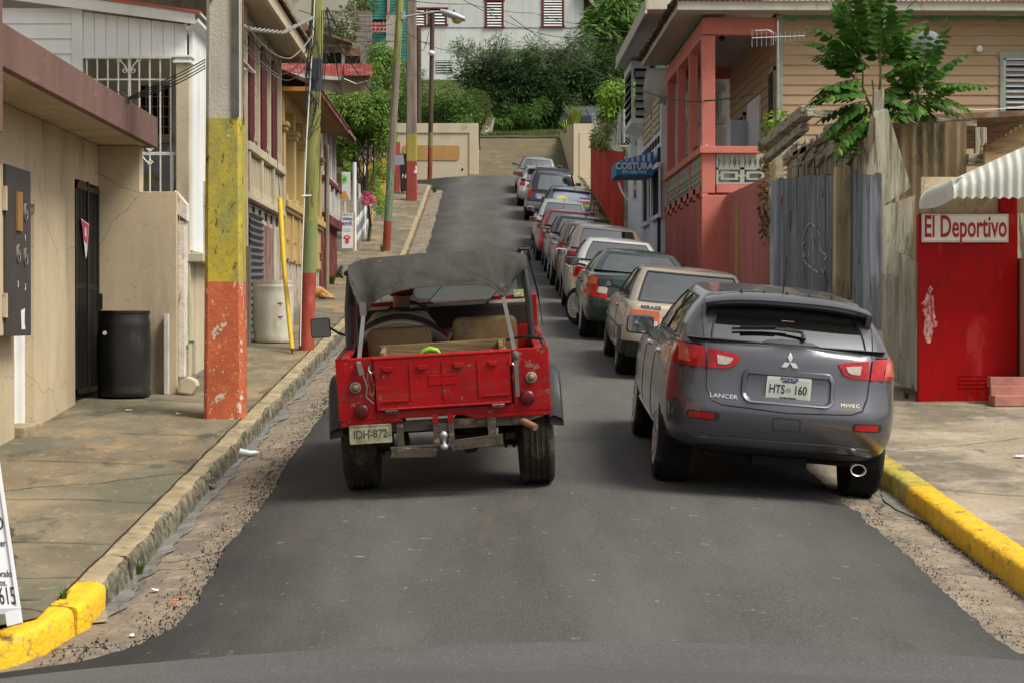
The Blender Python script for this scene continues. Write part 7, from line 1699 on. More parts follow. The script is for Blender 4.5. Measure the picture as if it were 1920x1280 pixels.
# generic body families
def sedan(key, p, **k):
 d = dict(key=key, L=4.4, W=1.70, paint=p, wy=.92, wb=2.58, rw=.295, tw=.185, sill=.22, rr=.26, bowr=.08, tpr=.07, top=[(0,.90),(.15,.93),(1.0,.95),(3.0,.90),(3.5,.86),(4.1,.74),(4.4,.66)],
  gh=dict(yb0=.78, yb1=3.35, yr0=1.38, yr1=2.45, wb=.745, wr=.56, z=1.34, crown=.045, rr=.12, rrt=.09, bow=.10, bowt=.06, cp=1, t0=.06, t1=.93, bulge=.025), side=[('p',.12),('g',.30),('p',.035),('g',.42),('p',.07)], rglass=G_green, rsy=.16)
 gh = k.pop('gh', {}); d.update(k); d['gh'] = dict(d['gh'], **gh); return d
def hatch(key, p, **k):
 d = dict(key=key, L=4.0, W=1.67, paint=p, wy=.72, wb=2.45, rw=.29, tw=.185, sill=.22, rr=.22, bowr=.07, tpr=.05, top=[(0,.93),(.3,.95),(1.2,.95),(2.9,.90),(3.4,.84),(4.0,.66)],
  gh=dict(yb0=.13, yb1=3.05, yr0=.48, yr1=2.1, wb=.75, wr=.59, z=1.42, crown=.05, rr=.14, rrt=.10, bow=.08, bowt=.06, cp=1, t0=.06, t1=.92, bulge=.025), rglass=G_green, rsy=.2)
 gh = k.pop('gh', {}); d.update(k); d['gh'] = dict(d['gh'], **gh); return d
def bumper(c, z0, z1, m, off=.05, w=None):
 w = w or c.W/2-.03; c.patch('rear_bumper', [(-w,z0),(w,z0),(w,z1),(-w,z1)], m, off=off, step=.08, thick=off+.01)
 c.patch('bumper_end', [(.03,z0),(.50,z0),(.50,z1),(.03,z1)], m, 'left', off=off*.55, step=.08, thick=off, mirror=True)
P_cham = paint('paint_champagne', (.40,.335,.27), .35, .4, .35)
mir = hatch('mir', P_cham, L=4.0, W=1.64, wy=.80, rr=.10, bowr=.05, tpr=.04, crown=.012, top=[(0,.86),(.25,.90),(1.2,.90),(2.9,.86),(3.5,.80),(4.0,.66)], gh=dict(yb0=.20, yb1=3.0, yr0=.90, yr1=2.05, wb=.745, wr=.575, z=1.265, crown=.03, rr=.07, rrt=.06, bow=.05, bowt=.05, t0=.05, t1=.93, cp=1, bulge=.012), side=[('p',.16),('g',.22),('p',.04),('g',.5),('p',.07)], rglass=glass('glass_mir', (.66,.74,.72), .34), seal=.014, rsy=.22)
c = make('hatchback', 'champagne older hatchback with square tail lamps, second in the parked row', mir, 2.38, 23.1)
for sg in (1, -1):
 c.patch('tail_light', [(sg*-.745,.63),(sg*-.40,.63),(sg*-.40,.81),(sg*-.725,.81)], M_lora, off=.012)
 c.patch('lower_lens', [(sg*-.745,.635),(sg*-.405,.635),(sg*-.405,.705),(sg*-.742,.705)], M_lred, off=.017, thick=.004); c.patch('clear_lens', [(sg*-.50,.638),(sg*-.41,.638),(sg*-.41,.70),(sg*-.50,.70)], M_lclr, off=.02, thick=.004)
c.patch('garnish', [(-.395,.63),(.395,.63),(.395,.79),(-.395,.79)], P_cham, off=.006)
bumper(c, .30, .60, M_trim, .07)
c.patch('bumper_insert', [(-.78,.46),(.78,.46),(.78,.60),(-.78,.60)], mat('bumper_grey',(.30,.26,.21),.6), off=.085, step=.08, thick=.01)
c.text('MIRAGE', .055, -.50, .85, M_trim, 'model_lettering', font_w=1.2, bold=.0008); c.plate(0, .52, 'DVN 341', y=c.hit('rear',0,.52)[0].y-.09)
side_details(c, (1.35,), .30, .86, ((1.5,.78),)); c.seam('rub_strip', [(.5,.56),(3.6,.56)], 'left', r=.015, mirror=True)
c.mirrors(2.62, .98, M_trim, .20, .12); c.seam('hatch_seam', [(-.72,.90),(-.72,.62)], mirror=True)
c.seam('rear_washer', [(-.0,.905),(.02,.905)], r=.012)
P_grn = paint('paint_dark_green', (.004,.026,.017), .2, .3, .08)
grn = sedan('grn', P_grn, L=4.29, W=1.69, rr=.34, wb=2.5, steer=R(32), rim=M_rim, spokes=14, top=[(0,.92),(.2,.96),(.9,.97),(3.0,.90),(3.5,.86),(4.1,.72),(4.3,.64)], gh=dict(yb0=.72, yr0=1.45, z=1.255, wr=.535, t1=.94), rglass=glass('glass_grn', (.72,.82,.78), .36))
c = make('sedan', 'dark green sedan with its front wheels turned out', grn, 2.24, 28.5)
for sg in (1, -1):
 c.patch('tail_light', [(sg*-.84,.66),(sg*-.52,.62),(sg*-.50,.78),(sg*-.56,.86),(sg*-.66,.92),(sg*-.76,.93),(sg*-.84,.88)], M_lred, off=.012, step=.03)
 c.patch('indicator_lens', [(sg*-.80,.80),(sg*-.66,.82),(sg*-.60,.87),(sg*-.67,.91),(sg*-.76,.915)], M_lora, off=.018, step=.03, thick=.005)
 c.patch('clear_lens', [(sg*-.66,.70),(sg*-.53,.69),(sg*-.51,.76),(sg*-.56,.80),(sg*-.64,.78)], M_lclr, off=.018, step=.03, thick=.005)
c.seam('boot_seam', [(-.52,.96),(-.50,.78),(-.46,.60),(0,.57),(.46,.60),(.50,.78),(.52,.96)], r=.005)
c.seam('bumper_edge', [(-.82,.60),(0,.56),(.82,.60)], r=.01, m=P_grn); c.text('MITSUBISHI', .045, -.40, .62, M_chrome, 'maker_lettering', font_w=1.2); c.plate(0, .70, 'EKB 208')
side_details(c, (1.62, 2.6), .30, .9, ((1.45,.80),(2.45,.79))); c.mirrors(2.85, 1.02, P_grn, .21, .13)
P_sil = paint('paint_silver', (.66,.66,.64), .6, .28, .22)
civ = sedan('civ', P_sil, W=1.70, rr=.26, rim=M_rimd, gh=dict(yb0=.80, yr0=1.45, z=1.30, wr=.545), rglass=glass('glass_civ', (.70,.78,.75), .42))
c = make('sedan', 'silver-white sedan parked between the dark green sedan and the taupe hatchback', civ, 2.25, 33.1)
for sg in (1, -1): c.patch('tail_light', [(sg*-.84,.70),(sg*-.46,.68),(sg*-.44,.80),(sg*-.60,.86),(sg*-.84,.88)], M_lred, off=.012); c.patch('clear_lens', [(sg*-.60,.70),(sg*-.47,.69),(sg*-.46,.77),(sg*-.60,.78)], M_lclr, off=.017, thick=.004)
c.seam('boot_seam', [(-.46,.92),(-.44,.66),(0,.64),(.44,.66),(.46,.92)]); c.text('CIVIC', .05, -.48, .90, M_chrome, 'model_lettering', font_w=1.2); c.seam('bumper_edge', [(-.82,.60),(0,.585),(.82,.60)], r=.012, m=M_trim); c.plate(0, .74, 'GBR 552')
side_details(c, (1.62,2.6), .3, .88, ((1.45,.80),(2.45,.79))); c.mirrors(2.80, 1.0, P_sil)
P_tau = paint('paint_taupe', (.19,.165,.145), .5, .28, .2)
tau = hatch('tau', P_tau, L=4.2, W=1.72, rr=.34, crown=.02, top=[(0,.97),(.4,1.0),(1.4,.98),(3.0,.93),(3.6,.88),(4.2,.70)], gh=dict(yb0=.22, yr0=.85, yr1=2.2, z=1.42, wb=.77, wr=.585, crown=.06, rr=.2, bow=.12, t1=.94), rglass=glass('glass_tau', (.74,.80,.76), .38), seat=M_seatl)
c = make('hatchback', 'taupe rounded hatchback with pale seats and red lamps behind the silver-white sedan', tau, 2.33, 38.3)
for sg in (1, -1): c.patch('tail_light', circ(sg*-.70,.80,.14,16,.15), M_lred, off=.014, step=.03)
c.seam('hatch_seam', [(-.58,1.0),(-.56,.56),(0,.54),(.56,.56),(.58,1.0)]); c.plate(0,.72,'FTA 917'); c.mirrors(2.9,1.05,P_tau,.2,.15); side_details(c,(1.4,2.4),.3,.92,((1.3,.84),(2.2,.83)))
P_brn = paint('paint_brown', (.17,.13,.095), .5, .32, .3)
brn = hatch('brn', P_brn, L=4.3, W=1.75, rw=.33, rr=.2, sill=.28, rim=M_rim, spokes=5, top=[(0,.98),(.4,1.0),(3.0,.98),(4.3,.85)], gh=dict(z=1.38, yr0=.45, wr=.60), glass=G_dark)
c = make('suv', 'brown-gold sport utility car showing its left flank beside the taupe hatchback', brn, 2.32, 43.0)
for sg in (1, -1): c.patch('tail_light', [(sg*-.86,.72),(sg*-.66,.72),(sg*-.66,1.02),(sg*-.86,1.02)], M_lred, off=.012)
c.mirrors(2.85,1.12,P_brn); c.plate(0,.7,'HJK 104'); side_details(c,(1.4,2.4),.35,.95,((1.3,.88),(2.3,.87)))
P_dgr = paint('paint_dark_grey', (.06,.062,.065), .5, .28, .2)
dgr = sedan('dgr', P_dgr, W=1.72, gh=dict(z=1.36, wr=.57), rglass=glass('glass_dgr', (.5,.58,.56), .34))
c = make('sedan', 'dark grey sedan with a tall thin aerial on its roof', dgr, 2.32, 47.8)
for sg in (1, -1): c.patch('tail_light', [(sg*-.85,.70),(sg*-.52,.70),(sg*-.52,.88),(sg*-.85,.90)], M_lred, off=.012)
c.antenna(.10, 1.5, .42, .0); c.mirrors(2.85,1.02,P_dgr); side_details(c,(1.6,2.6),.3,.88,((1.45,.80),(2.45,.79)))
P_red = paint('paint_red', (.40,.010,.014), .2, .28, .15)
red = sedan('red', P_red, W=1.69, L=4.25, gh=dict(z=1.34, yb0=.6, yr0=1.2), rglass=G_green)
c = make('sedan', 'red car in the middle of the parked row', red, 2.22, 52.5)
for sg in (1, -1): c.patch('tail_light', [(sg*-.84,.68),(sg*-.46,.68),(sg*-.46,.86),(sg*-.84,.88)], M_lred, off=.012)
c.mirrors(2.8,1.0,P_red)
P_sil2 = paint('paint_silver_pale', (.52,.54,.56), .5, .3, .15)
s9 = sedan('s9', P_sil2, W=1.70, gh=dict(z=1.38, wr=.57), rglass=glass('glass_s9', (.5,.6,.57), .36))
c = make('sedan', 'pale silver sedan with a stub aerial, just uphill of the red car', s9, 2.26, 57.2)
for sg in (1, -1): c.patch('tail_light', [(sg*-.84,.70),(sg*-.56,.70),(sg*-.56,.86),(sg*-.84,.92)], M_lora, off=.012)
c.antenna(0, 1.45, .18, .1); c.mirrors(2.8,1.02,P_sil2)
P_blu = paint('paint_blue_grey', (.10,.14,.20), .5, .28, .15)
M_film = mat('window_film', (.28,.32,.46), .25, var=.06, vs=3, coat=.6)
s10 = hatch('s10', P_blu, L=3.9, W=1.68, rr=.24, top=[(0,.98),(.4,1.0),(3.0,.96),(3.9,.7)], gh=dict(z=1.50, yr0=.35, wr=.62, wb=.76, yb0=.1, t0=.02, t1=.93), rglass=M_film)
c = make('hatchback', 'blue-grey hatchback with bright stickers on its filmed rear window', s10, 2.62, 62.0)
for sg in (1, -1):
 c.patch('tail_light', [(sg*-.83,.78),(sg*-.70,.78),(sg*-.66,1.0),(sg*-.68,1.30),(sg*-.74,1.30)], M_lclr, off=.012); c.patch('tail_light', [(sg*-.82,.84),(sg*-.70,.84),(sg*-.69,.98),(sg*-.80,.98)], M_lred, off=.02)
st = c.patch('window_sticker', [(-.38,1.10),(-.18,1.10),(-.10,1.22),(-.14,1.33),(-.44,1.33),(-.44,1.22)], mat('sticker_yellow',(.60,.58,.12),.5,var=.25,vs=14), off=.008, thick=.004)[0]
b_ = None
for k, col in enumerate(((.03,.03,.12),(.60,.50,.52),(.55,.02,.03),(.12,.35,.10),(.70,.55,.05))):
 c.patch('window_sticker', [(.28,1.33-.055*k),(.60,1.33-.055*k),(.60,1.28-.055*k),(.28,1.28-.055*k)], mat('stk%d' % k, col, .5), off=.010, thick=.004)
c.mirrors(2.6,1.05,P_blu); c.antenna(.1,.7,.1,.1)
b = MB(); b.box(-.6,.6,.30,.55,1.50,1.53); b.build('spoiler', P_blu, c.t, world=False, bevel=.012)
P_nav = paint('paint_navy', (.025,.028,.065), .4, .3, .15)
s11 = hatch('s11', P_nav, L=4.1, W=1.76, rw=.35, tw=.22, sill=.38, rr=.16, crown=.02, top=[(0,1.08),(3.0,1.05),(4.1,.95)], gh=dict(z=1.66, yr0=.30, yb0=.1, wr=.63, wb=.79, cp=2, t1=.9, bow=.04), rglass=glass('glass_nav', (.55,.62,.58), .3))
c = make('suv', 'navy sport utility car with a roof rack and silver bumper', s11, 2.27, 67.6)
for sg in (1, -1): c.patch('tail_light', [(sg*-.86,.80),(sg*-.70,.80),(sg*-.68,1.06),(sg*-.84,1.06)], M_lred, off=.014); c.patch('indicator_lens', [(sg*-.85,1.06),(sg*-.68,1.06),(sg*-.67,1.22),(sg*-.80,1.22)], M_lora, off=.016)
bumper(c, .42, .68, P_sil2, .08); c.plate(-.40,.88,'GTW 730'); c.mirrors(2.75,1.2,P_sil2)
b = MB()
for x in (-.58,.58): b.tube([(x,.4,1.74),(x,2.0,1.76)], .018, 6); b.tube([(x,.45,1.66),(x,.45,1.74)], .018, 6)
for k in range(6): b.tube([(-.58,.5+k*.28,1.75),(.58,.5+k*.28,1.75)], .012, 5)
b.build('roof_rack', M_trim, c.t, world=False)
s12 = hatch('s12', P_sil2, L=4.3, W=1.72, rim=M_rim, spokes=7, gh=dict(z=1.42, yr0=.6, wr=.58), rglass=glass('glass_s12', (.3,.35,.34), .3))
c = make('hatchback', 'silver hatchback with a rear spoiler, second from the top of the row', s12, 2.10, 73.3)
for sg in (1, -1): c.patch('tail_light', [(sg*-.84,.78),(sg*-.60,.78),(sg*-.62,1.02),(sg*-.80,1.06)], M_lred, off=.012)
b = MB(); b.box(-.60,.60,.36,.62,1.45,1.49); b.box(-.60,-.56,.45,.6,1.40,1.46); b.box(.56,.60,.45,.6,1.40,1.46); b.build('spoiler', P_sil2, c.t, world=False, bevel=.014); c.antenna(0,1.2,.1,.1); c.mirrors(2.8,1.02,M_trim)
s13 = sedan('s13', paint('paint_grey_silver', (.24,.26,.27), .55, .3, .2), W=1.70, gh=dict(z=1.38, wr=.57, yb0=.7, yr0=1.2), rglass=glass('glass_s13', (.55,.64,.60), .3))
c = make('sedan', 'grey-silver sedan at the uphill end of the parked row', s13, 2.12, 79.2)
for sg in (1, -1): c.patch('tail_light', [(sg*-.84,.70),(sg*-.52,.70),(sg*-.52,.86),(sg*-.84,.88)], M_lred, off=.012)
c.mirrors(2.8,1.02,c.paint)
s14 = hatch('s14', paint('paint_night', (.018,.02,.028), .4, .3, .2), L=4.6, W=1.8, rw=.36, sill=.35, top=[(0,1.05),(3.2,1.03),(4.6,.95)], gh=dict(z=1.62, yr0=.4, wr=.64, wb=.80, yb1=3.5, yr1=2.6), rglass=G_tint, glass=G_tint)
Car('suv', 'dark sport utility car parked across the road at the top of the street', s14, (4.25, 110.3, 12.42), R(-97), 0, 0, group='parked cars')
M_jred = mat('jeep_red', (.33,.002,.004), .48, spec=.25, var=.12, vs=3, coat=.08, bump=.25, bs=9, layers=[((.20,.003,.005),(2.5,2.5,2.5),.48,.66,.7),((.20,.13,.10),(9,9,9),.655,.675,.9),((.09,.035,.03),(34,34,24),.62,.66,.75),((.16,.05,.035),(2,2,9),.58,.70,.35)])
M_jrust = mat('jeep_frame_rust', (.085,.068,.052), .55, metal=.4, var=.2, vs=7, bump=.6, bs=30, layers=[((.30,.23,.155),(5,5,14),.54,.66,.8),((.06,.04,.03),(12,12,12),.55,.68,.8)])
M_canvas = mat('canvas_grey', (.058,.056,.050), .95, var=.10, vs=2.2, bump=1.6, bs=6, layers=[((.055,.055,.052),(3.5,3.5,3.5),.52,.66,.8),((.24,.20,.12),(34,34,34),.71,.735,.8)])
M_vinyl = mat('seat_vinyl', (.20,.125,.045), .55, var=.12, vs=4, bump=.3, bs=20, layers=[((.09,.055,.025),(4,4,4),.5,.7,.7),((.45,.40,.32),(26,26,26),.71,.73,.9)])
M_bar = mat('roll_bar', (.035,.037,.042), .35, metal=.3, var=.2, vs=5, coat=.3)
M_flare = mat('black_flare', (.085,.09,.10), .42, var=.15, vs=3, layers=[((.12,.11,.10),(4,4,4),.5,.75,.5)])
M_crate = mat('crate_wood', (.21,.145,.075), .85, var=.2, vs=6, stretch=(.25,1,2.2), bump=.8, bs=18, layers=[((.15,.09,.04),(3,3,14),.56,.66,.8)])
M_skin = mat('skin', (.22,.105,.06), .55, var=.08, vs=8)
M_tshirt = None
def build_jeep():
 W = .77; Y = 14.43; cx = PX(843, Y); LF = .10; RX = R(-1.6)
 loc, roll, pitch = park(cx, Y, 2.35, .60, 1.30, 1.57)
 t = thing('offroad_car', 'red open-topped off-road car with a grey canvas flap, driving up the middle of the street', 'off-road car', loc+Vector((0,0,LF)), (pitch, roll+RX, R(.2)))
 B = lambda b, n, m, p=None, **k: b.build(n, m, p or t, world=False, **k)
 Z0, Z1 = .50, .955            # tub bottom / top
 b = MB()
 for s in (-1, 1):
  b.prism([(s*W,Z0),(s*.50,Z0),(s*.50,Z1),(s*W,Z1)], 'Y', 0, .045)
  b.box(min(s*W,s*(W-.04)), max(s*W,s*(W-.04)), .04, 3.0, Z0+.0, Z1)
  b.box(min(s*W,s*(W-.10)), max(s*W,s*(W-.10)), 0, 1.3, Z1-.02, Z1)
  b.box(min(s*(W-.09),s*(W-.30)), max(s*(W-.09),s*(W-.30)), .05, 1.1, Z0, Z1-.12)
  b.box(min(s*W,s*.40), max(s*W,s*.40), 2.05, 2.2, Z0, 1.22)   # cowl sides
 b.box(-.50,.50, 0,.045, Z0,Z0+.055); b.box(-W,W, .04,2.9, Z0,Z0+.04)
 b.box(-W,W, 2.1,2.25, Z0,1.20); b.box(-.62,.62, 2.2,3.3, .62,1.02)
 b.prism([(.10,Z0+.005),(W-.01,Z0+.005),(W-.01,Z0-.035),(.22,Z0-.035)], 'Y', .004, .03); b.prism([(-W+.01,Z0+.005),(-.34,Z0+.005),(-.30,Z0-.02),(-W+.01,Z0-.045)], 'Y', .004, .03)
 body = B(b, 'body', M_jred, bevel=.008)
 b = MB(); b.box(-.49,.485, -.022,.02, Z0+.065,Z1-.015);
 b.tube([(-.50,-.01,Z1-.012),(.495,-.01,Z1-.012)], .017, 8); b.tube([(-.47,-.022,Z0+.075),(.47,-.022,Z0+.075)], .010, 6)
 for x in (-.235,.255,.0): b.box(x-.006,x+.006, -.030,-.022, Z0+.12,Z1-.06)
 b.box(-.45,-.255,-.031,-.022, Z0+.125,Z0+.14); b.box(.275,.47,-.031,-.022, Z0+.125,Z0+.14)
 b.box(-.105,.095,-.030,-.022, Z1-.165,Z1-.15); b.box(-.105,.095,-.0275,-.022, Z1-.225,Z1-.16)
 tg = B(b, 'tailgate', M_jred, bevel=.003)
 b = MB()
 for x in (-.395,-.145,.115,.365): b.prism([(x-.04,Z1-.075),(x+.04,Z1-.075),(x+.032,Z1-.105),(x+.012,Z1-.11),(x-.012,Z1-.11),(x-.032,Z1-.105)], 'Y', -.038,-.022)
 B(b, 'latch_bracket', M_jred, tg, bevel=.005)
 b = MB()
 for x in (-.385,.385): b.box(x-.04,x+.04,-.036,-.02, Z0+.045,Z0+.068); b.tube([(x-.045,-.034,Z0+.062),(x+.045,-.034,Z0+.062)], .009, 6)
 B(b, 'hinge', M_jrust, tg)
 b = MB(); r = random.Random(4)
 for k in range(46): x = r.uniform(-.46,.46); z = Z0+.085+r.choice((0,.0,.0,.36,.36))+r.uniform(-.006,.006); b.lathe([(.006,0),(.004,-.005),(0,-.005)], (x,-.022,z), 'Y', 6)
 B(b, 'rivet', M_jred, tg)
 for s in (-1, 1):
  b = MB()
  for path in ([(s*.515,-.015,Z1-.03),(s*.525,-.03,Z1-.10),(s*.50,-.03,Z1-.20),(s*.515,-.03,Z1-.30)],[(s*.53,-.02,Z1-.05),(s*.545,-.03,Z1-.15),(s*.53,-.03,Z1-.26),(s*.50,-.03,Z1-.31)]):
   pp = []
   for a, c in zip(path, path[1:]):
    for i in range(6): pp.append(Vector(a).lerp(Vector(c), i/6))
   for i, p in enumerate(pp[:-1]):
    q = pp[i+1]; b.obox(p, p.lerp(q, 1.25), .012 if i % 2 else .004, .004 if i % 2 else .012, up=(0,1,0))
  B(b, 'tailgate_chain', M_jrust)
  b = MB(); b.tube([(s*.53,-.02,Z1-.06),(s*.53,-.03,Z1-.09),(s*.515,-.035,Z1-.115),(s*.505,-.03,Z1-.10)], .004, 5); B(b, 'hook', M_chrome)
 for s, dz in ((-1, 0), (1, 0)):
  b = MB(); b.lathe([(.040,.0),(.040,-.018),(.030,-.022),(.026,-.016)], (s*.635,0,Z0+.245), 'Y', 24); l = B(b, 'marker_light', M_corr, smooth=40)
  b = MB(); b.lathe([(.027,-.012),(.025,-.026),(.014,-.034),(0,-.036)], (s*.635,0,Z0+.245), 'Y', 20); B(b, 'lens', mat('amber_lens',(.22,.14,.045),.4), l, smooth=60)
  b = MB(); b.lathe([(.055,.0),(.055,-.012),(.050,-.03),(.030,-.036),(0,-.037)], (s*.60,0,Z0+.07 if s < 0 else Z0+.10), 'Y', 28); B(b, 'tail_light', mat('old_lamp_red',(.085,.003,.007),.35,var=.3,vs=20), smooth=60)
 b = MB(); b.prism(rrect(-.70,-.395,.335,.471,.016,3), 'Y', -.012,-.006); pl = B(b, 'number_plate', mat('dirty_plate',(.34,.33,.22),.6,var=.2,vs=9,layers=[((.13,.13,.07),(14,14,14),.5,.62,.8)]))
 b = MB()
 for x0, x1, z0_, z1_ in ((-.70,-.395,.335,.343),(-.70,-.395,.463,.471),(-.70,-.693,.335,.471),(-.402,-.395,.335,.471)): b.box(x0,x1,-.016,-.012,z0_,z1_)
 B(b, 'plate_rim', ALLMAT['dirty_plate'], pl)
 text_obj('IDH-872', .085, Matrix.Translation((-.548,-.0135,.402)) @ Matrix.Rotation(R(90),4,'X'), 'lettering', mat('faded_ink',(.08,.075,.06),.7), pl, world=False, ext=.001, font_w=.82, bold=.001)
 for s in (-1, 1):
  b = MB(); rows = []
  for k in range(15):
   a = R(12+156*k/14); ra = .455; y = .62+ra*math.cos(a); z = .33+ra*1.02*math.sin(a)
   z = min(z, .78)
   rows.append([Vector((s*(W-.01), y, z)), Vector((s*(W+.02), y, z+.012)), Vector((s*(W+.075), y*1+(0), z-.01)), Vector((s*(W+.09), .62+(y-.62)*.96, z-.05)), Vector((s*(W+.088), .62+(y-.62)*.94, z-.075)), Vector((s*(W-.01), .62+(y-.62)*.93, z-.06))])
  b.grid(rows); bmesh.ops.solidify(b.bm, geom=b.bm.faces[:], thickness=.006); B(b, 'fender', M_flare, smooth=50)
  b = MB(); rows = []   # front fender seen past the flank
  for k in range(13):
   a = R(180*k/12); y = 2.97+.44*math.cos(a); z = .32+.46*math.sin(a)
   rows.append([Vector((s*.58,y,z)), Vector((s*(W+.06),y,z)), Vector((s*(W+.09),y,z-.04))])
  b.grid(rows); bmesh.ops.solidify(b.bm, geom=b.bm.faces[:], thickness=.02); B(b, 'front_fender', M_flare, smooth=50)
 for y in (.60, 2.97):
  for s in (-1, 1):
   e = bpy.data.objects.new('wheel', None); COL.objects.link(e); e.parent = t; e.location = (s*.655, y, .375-LF+s*.655*math.tan(RX)); e.empty_display_size = .1
   b = MB(); r, h = .375, .132; pr = [(.21,-h*.85),(.28,-h),(.335,-h*.98),(.362,-h*.86),(r,-h*.72)]
   for u in (-.45,-.15,.15,.45): pr += [(r,h*(u-.13)),(r-.009,h*(u-.10)),(r-.009,h*(u+.10)),(r,h*(u+.13))]
   pr += [(r,h*.72),(.362,h*.86),(.335,h*.98),(.28,h),(.21,h*.85)]
   b.lathe(pr, (0,0,0), 'X', 40)
   b.build('tyre', mat('jeep_tyre',(.032,.028,.024),.9,var=.3,vs=5,bump=.8,bs=40,layers=[((.15,.115,.075),(3,3,3),.50,.72,.75)]), e, world=False, smooth=30)
   b = MB(); b.lathe([(.215,-h*.8),(.205,0),(.215,h*.8),(.20,h*.5),(.10,h*.35),(0,h*.4)], (0,0,0), 'X', 28); b.lathe([(.205,-h*.5),(.1,-h*.3),(0,-h*.3)], (0,0,0), 'X', 28); b.build('rim', M_jrust, e, world=False, smooth=40)
 b = MB(); b.box(-.44,.55, .03,.09, .40,.475); b.prism([(.48,.475),(.74,.475),(.70,.455),(.55,.41),(.48,.41)], 'Y', .02,.06)
 for s in (-1, 1): b.box(s*.36-.03,s*.36+.03, .05,3.2, .42,.50)
 B(b, 'chassis', M_jrust, bevel=.004)
 b = MB(); b.box(-.095,-.055,-.02,.03,.30,.51); b.box(.015,.055,-.02,.03,.30,.51); b.box(-.055,.015,-.012,.03,.34,.45); b.box(-.36,-.31,-.015,.03,.30,.46); b.box(.30,.36,-.015,.03,.30,.47); B(b, 'hitch_bracket', M_jrust, bevel=.003)
 b = MB(); b.box(-.095,-.055,-.024,-.0195,.455,.52); b.box(.015,.055,-.024,-.0195,.455,.52); B(b, 'red_bracket', M_jred)
 b = MB(); b.prism([(-.41,.225),(-.40,.30),(-.07,.275),(-.075,.245),(-.09,.215)], 'Y', -.06,-.048); b.prism([(.405,.275),(.405,.355),(.05,.33),(.02,.285),(.045,.252)], 'Y', -.06,-.048)
 b.box(-.41,.40,-.05,.02,.285,.30); B(b, 'bumper_bar', M_jrust, bevel=.003)
 b = MB(); b.lathe([(0,.245),(.020,.245),(.026,.265),(.012,.285),(.010,.30),(.016,.31),(0,.31)], (-.02,-.09,.03), 'Z', 14);
 b.lathe([(0,.033),(.018,.028),(.031,.012),(.034,0),(.030,-.015),(.016,-.03),(.014,-.07),(.032,-.085),(.034,-.10),(.02,-.12),(0,-.12)], (-.02,-.09,.375), 'Z', 18, M_=Matrix.Diagonal((.85,.85,.9))); B(b, 'tow_ball', M_galv, smooth=60)
 b = MB(); b.tube([(-.62,.60,.36),(.62,.60,.36)], .042, 12)
 b.lathe([(0,-.15),(.09,-.11),(.145,-.03),(.145,.04),(.09,.12),(0,.16)], (.17,.58,.33), 'Y', 20)
 b.prism([(-.02,.30),(.32,.30),(.20,.17),(.14,.16)], 'Y', .42,.62)
 for s in (-1, 1): b.box(s*.46-.035,s*.46+.035,.12,1.1,.29,.33); b.box(s*.46-.05,s*.46+.05,.52,.66,.20,.44); b.tube([(s*.46-.03,.55,.17),(s*.46-.03,.55,.32)], .012, 6); b.tube([(s*.46+.03,.55,.17),(s*.46+.03,.55,.32)], .012, 6)
 b.tube([(.40,.3,.28),(.42,.9,.5)], .025, 8); b.tube([(-.30,.3,.28),(-.36,.9,.5)], .025, 8)
 B(b, 'rear_axle', mat('axle_dirt',(.035,.026,.02),.9,var=.3,vs=6), smooth=50)
 b = MB(); b.tube([(.46,.3,.44),(.56,.02,.425),(.645,-.06,.385)], .026, 14); B(b, 'exhaust', mat('rust_pipe',(.26,.14,.08),.8,var=.2,vs=8), smooth=60)
 b = MB(); b.lathe([(.021,0),(0,0)], (.648,-.064,.384), 'Y', 12);
 b = MB(); b.box(-W+.04,W-.04,.045,2.1,Z0+.041,Z0+.05); b.box(-.72,.72,2.03,2.099,Z0,1.10); B(b, 'interior_floor', M_under)
 b = MB(); b.box(-.72,.72,1.95,1.975,.50,.99); B(b, 'front_bulkhead', M_jred); b = MB(); b.box(-.70,.70,1.98,2.08,.98,1.16); B(b, 'dashboard', mat('dash_dark',(.03,.022,.02),.7), bevel=.02)
 for x, z, w_ in ((-.335, 1.085, .50), (.325, 1.13, .50)):
  b = MB(); b.prism(rrect(x-w_/2, x+w_/2, z-.36, z, .06, 5), 'Y', .98, 1.10); s_ = B(b, 'seat', M_vinyl, bevel=.03, smooth=60)
  b = MB(); b.box(x-w_/2+.02,x+w_/2-.02,1.08,1.50,z-.52,z-.38); B(b, 'cushion', M_vinyl, s_, bevel=.03, smooth=60)
  b = MB(); b.box(x-.2,x+.2,1.0,1.45,Z0+.05,z-.52); B(b, 'seat_base', M_trim, s_)
 zb, zt = 1.12, 1.52; fb = MB(); yb, yt = 2.10, 2.02
 for s in (-1, 1): fb.obox((s*.70,yb,zb),(s*.655,yt,zt), .05,.05, up=(0,1,0))
 fb.obox((-.70,yb,zb+.02),(.70,yb,zb+.02), .05,.07, up=(0,0,1)); fb.obox((-.66,yt,zt),(.66,yt,zt), .05,.06); wf = B(fb, 'windscreen_frame', M_bar, bevel=.008)
 b = MB(); b.prism(rrect(-.68,.68,zb+.045,zt-.02,.05,4), 'Y', 2.055,2.062); B(b, 'windscreen', glass('glass_jeep',(.74,.78,.76),.22), wf)
 b = MB(); b.obox((-.69,2.05,zb+.055),(.69,2.05,zb+.055), .012,.026); B(b, 'windscreen_seal', mat('pale_seal',(.42,.42,.34),.6,var=.3,vs=5), wf)
 for x in (-.16,.36): b = MB(); b.obox((x,2.045,zb+.05),(x+.15,2.045,zb+.20), .006,.012, up=(0,1,0)); b.obox((x+.02,2.04,zb+.03),(x,2.045,zb+.06), .012,.02, up=(0,1,0)); B(b, 'wiper', M_trim, wf)
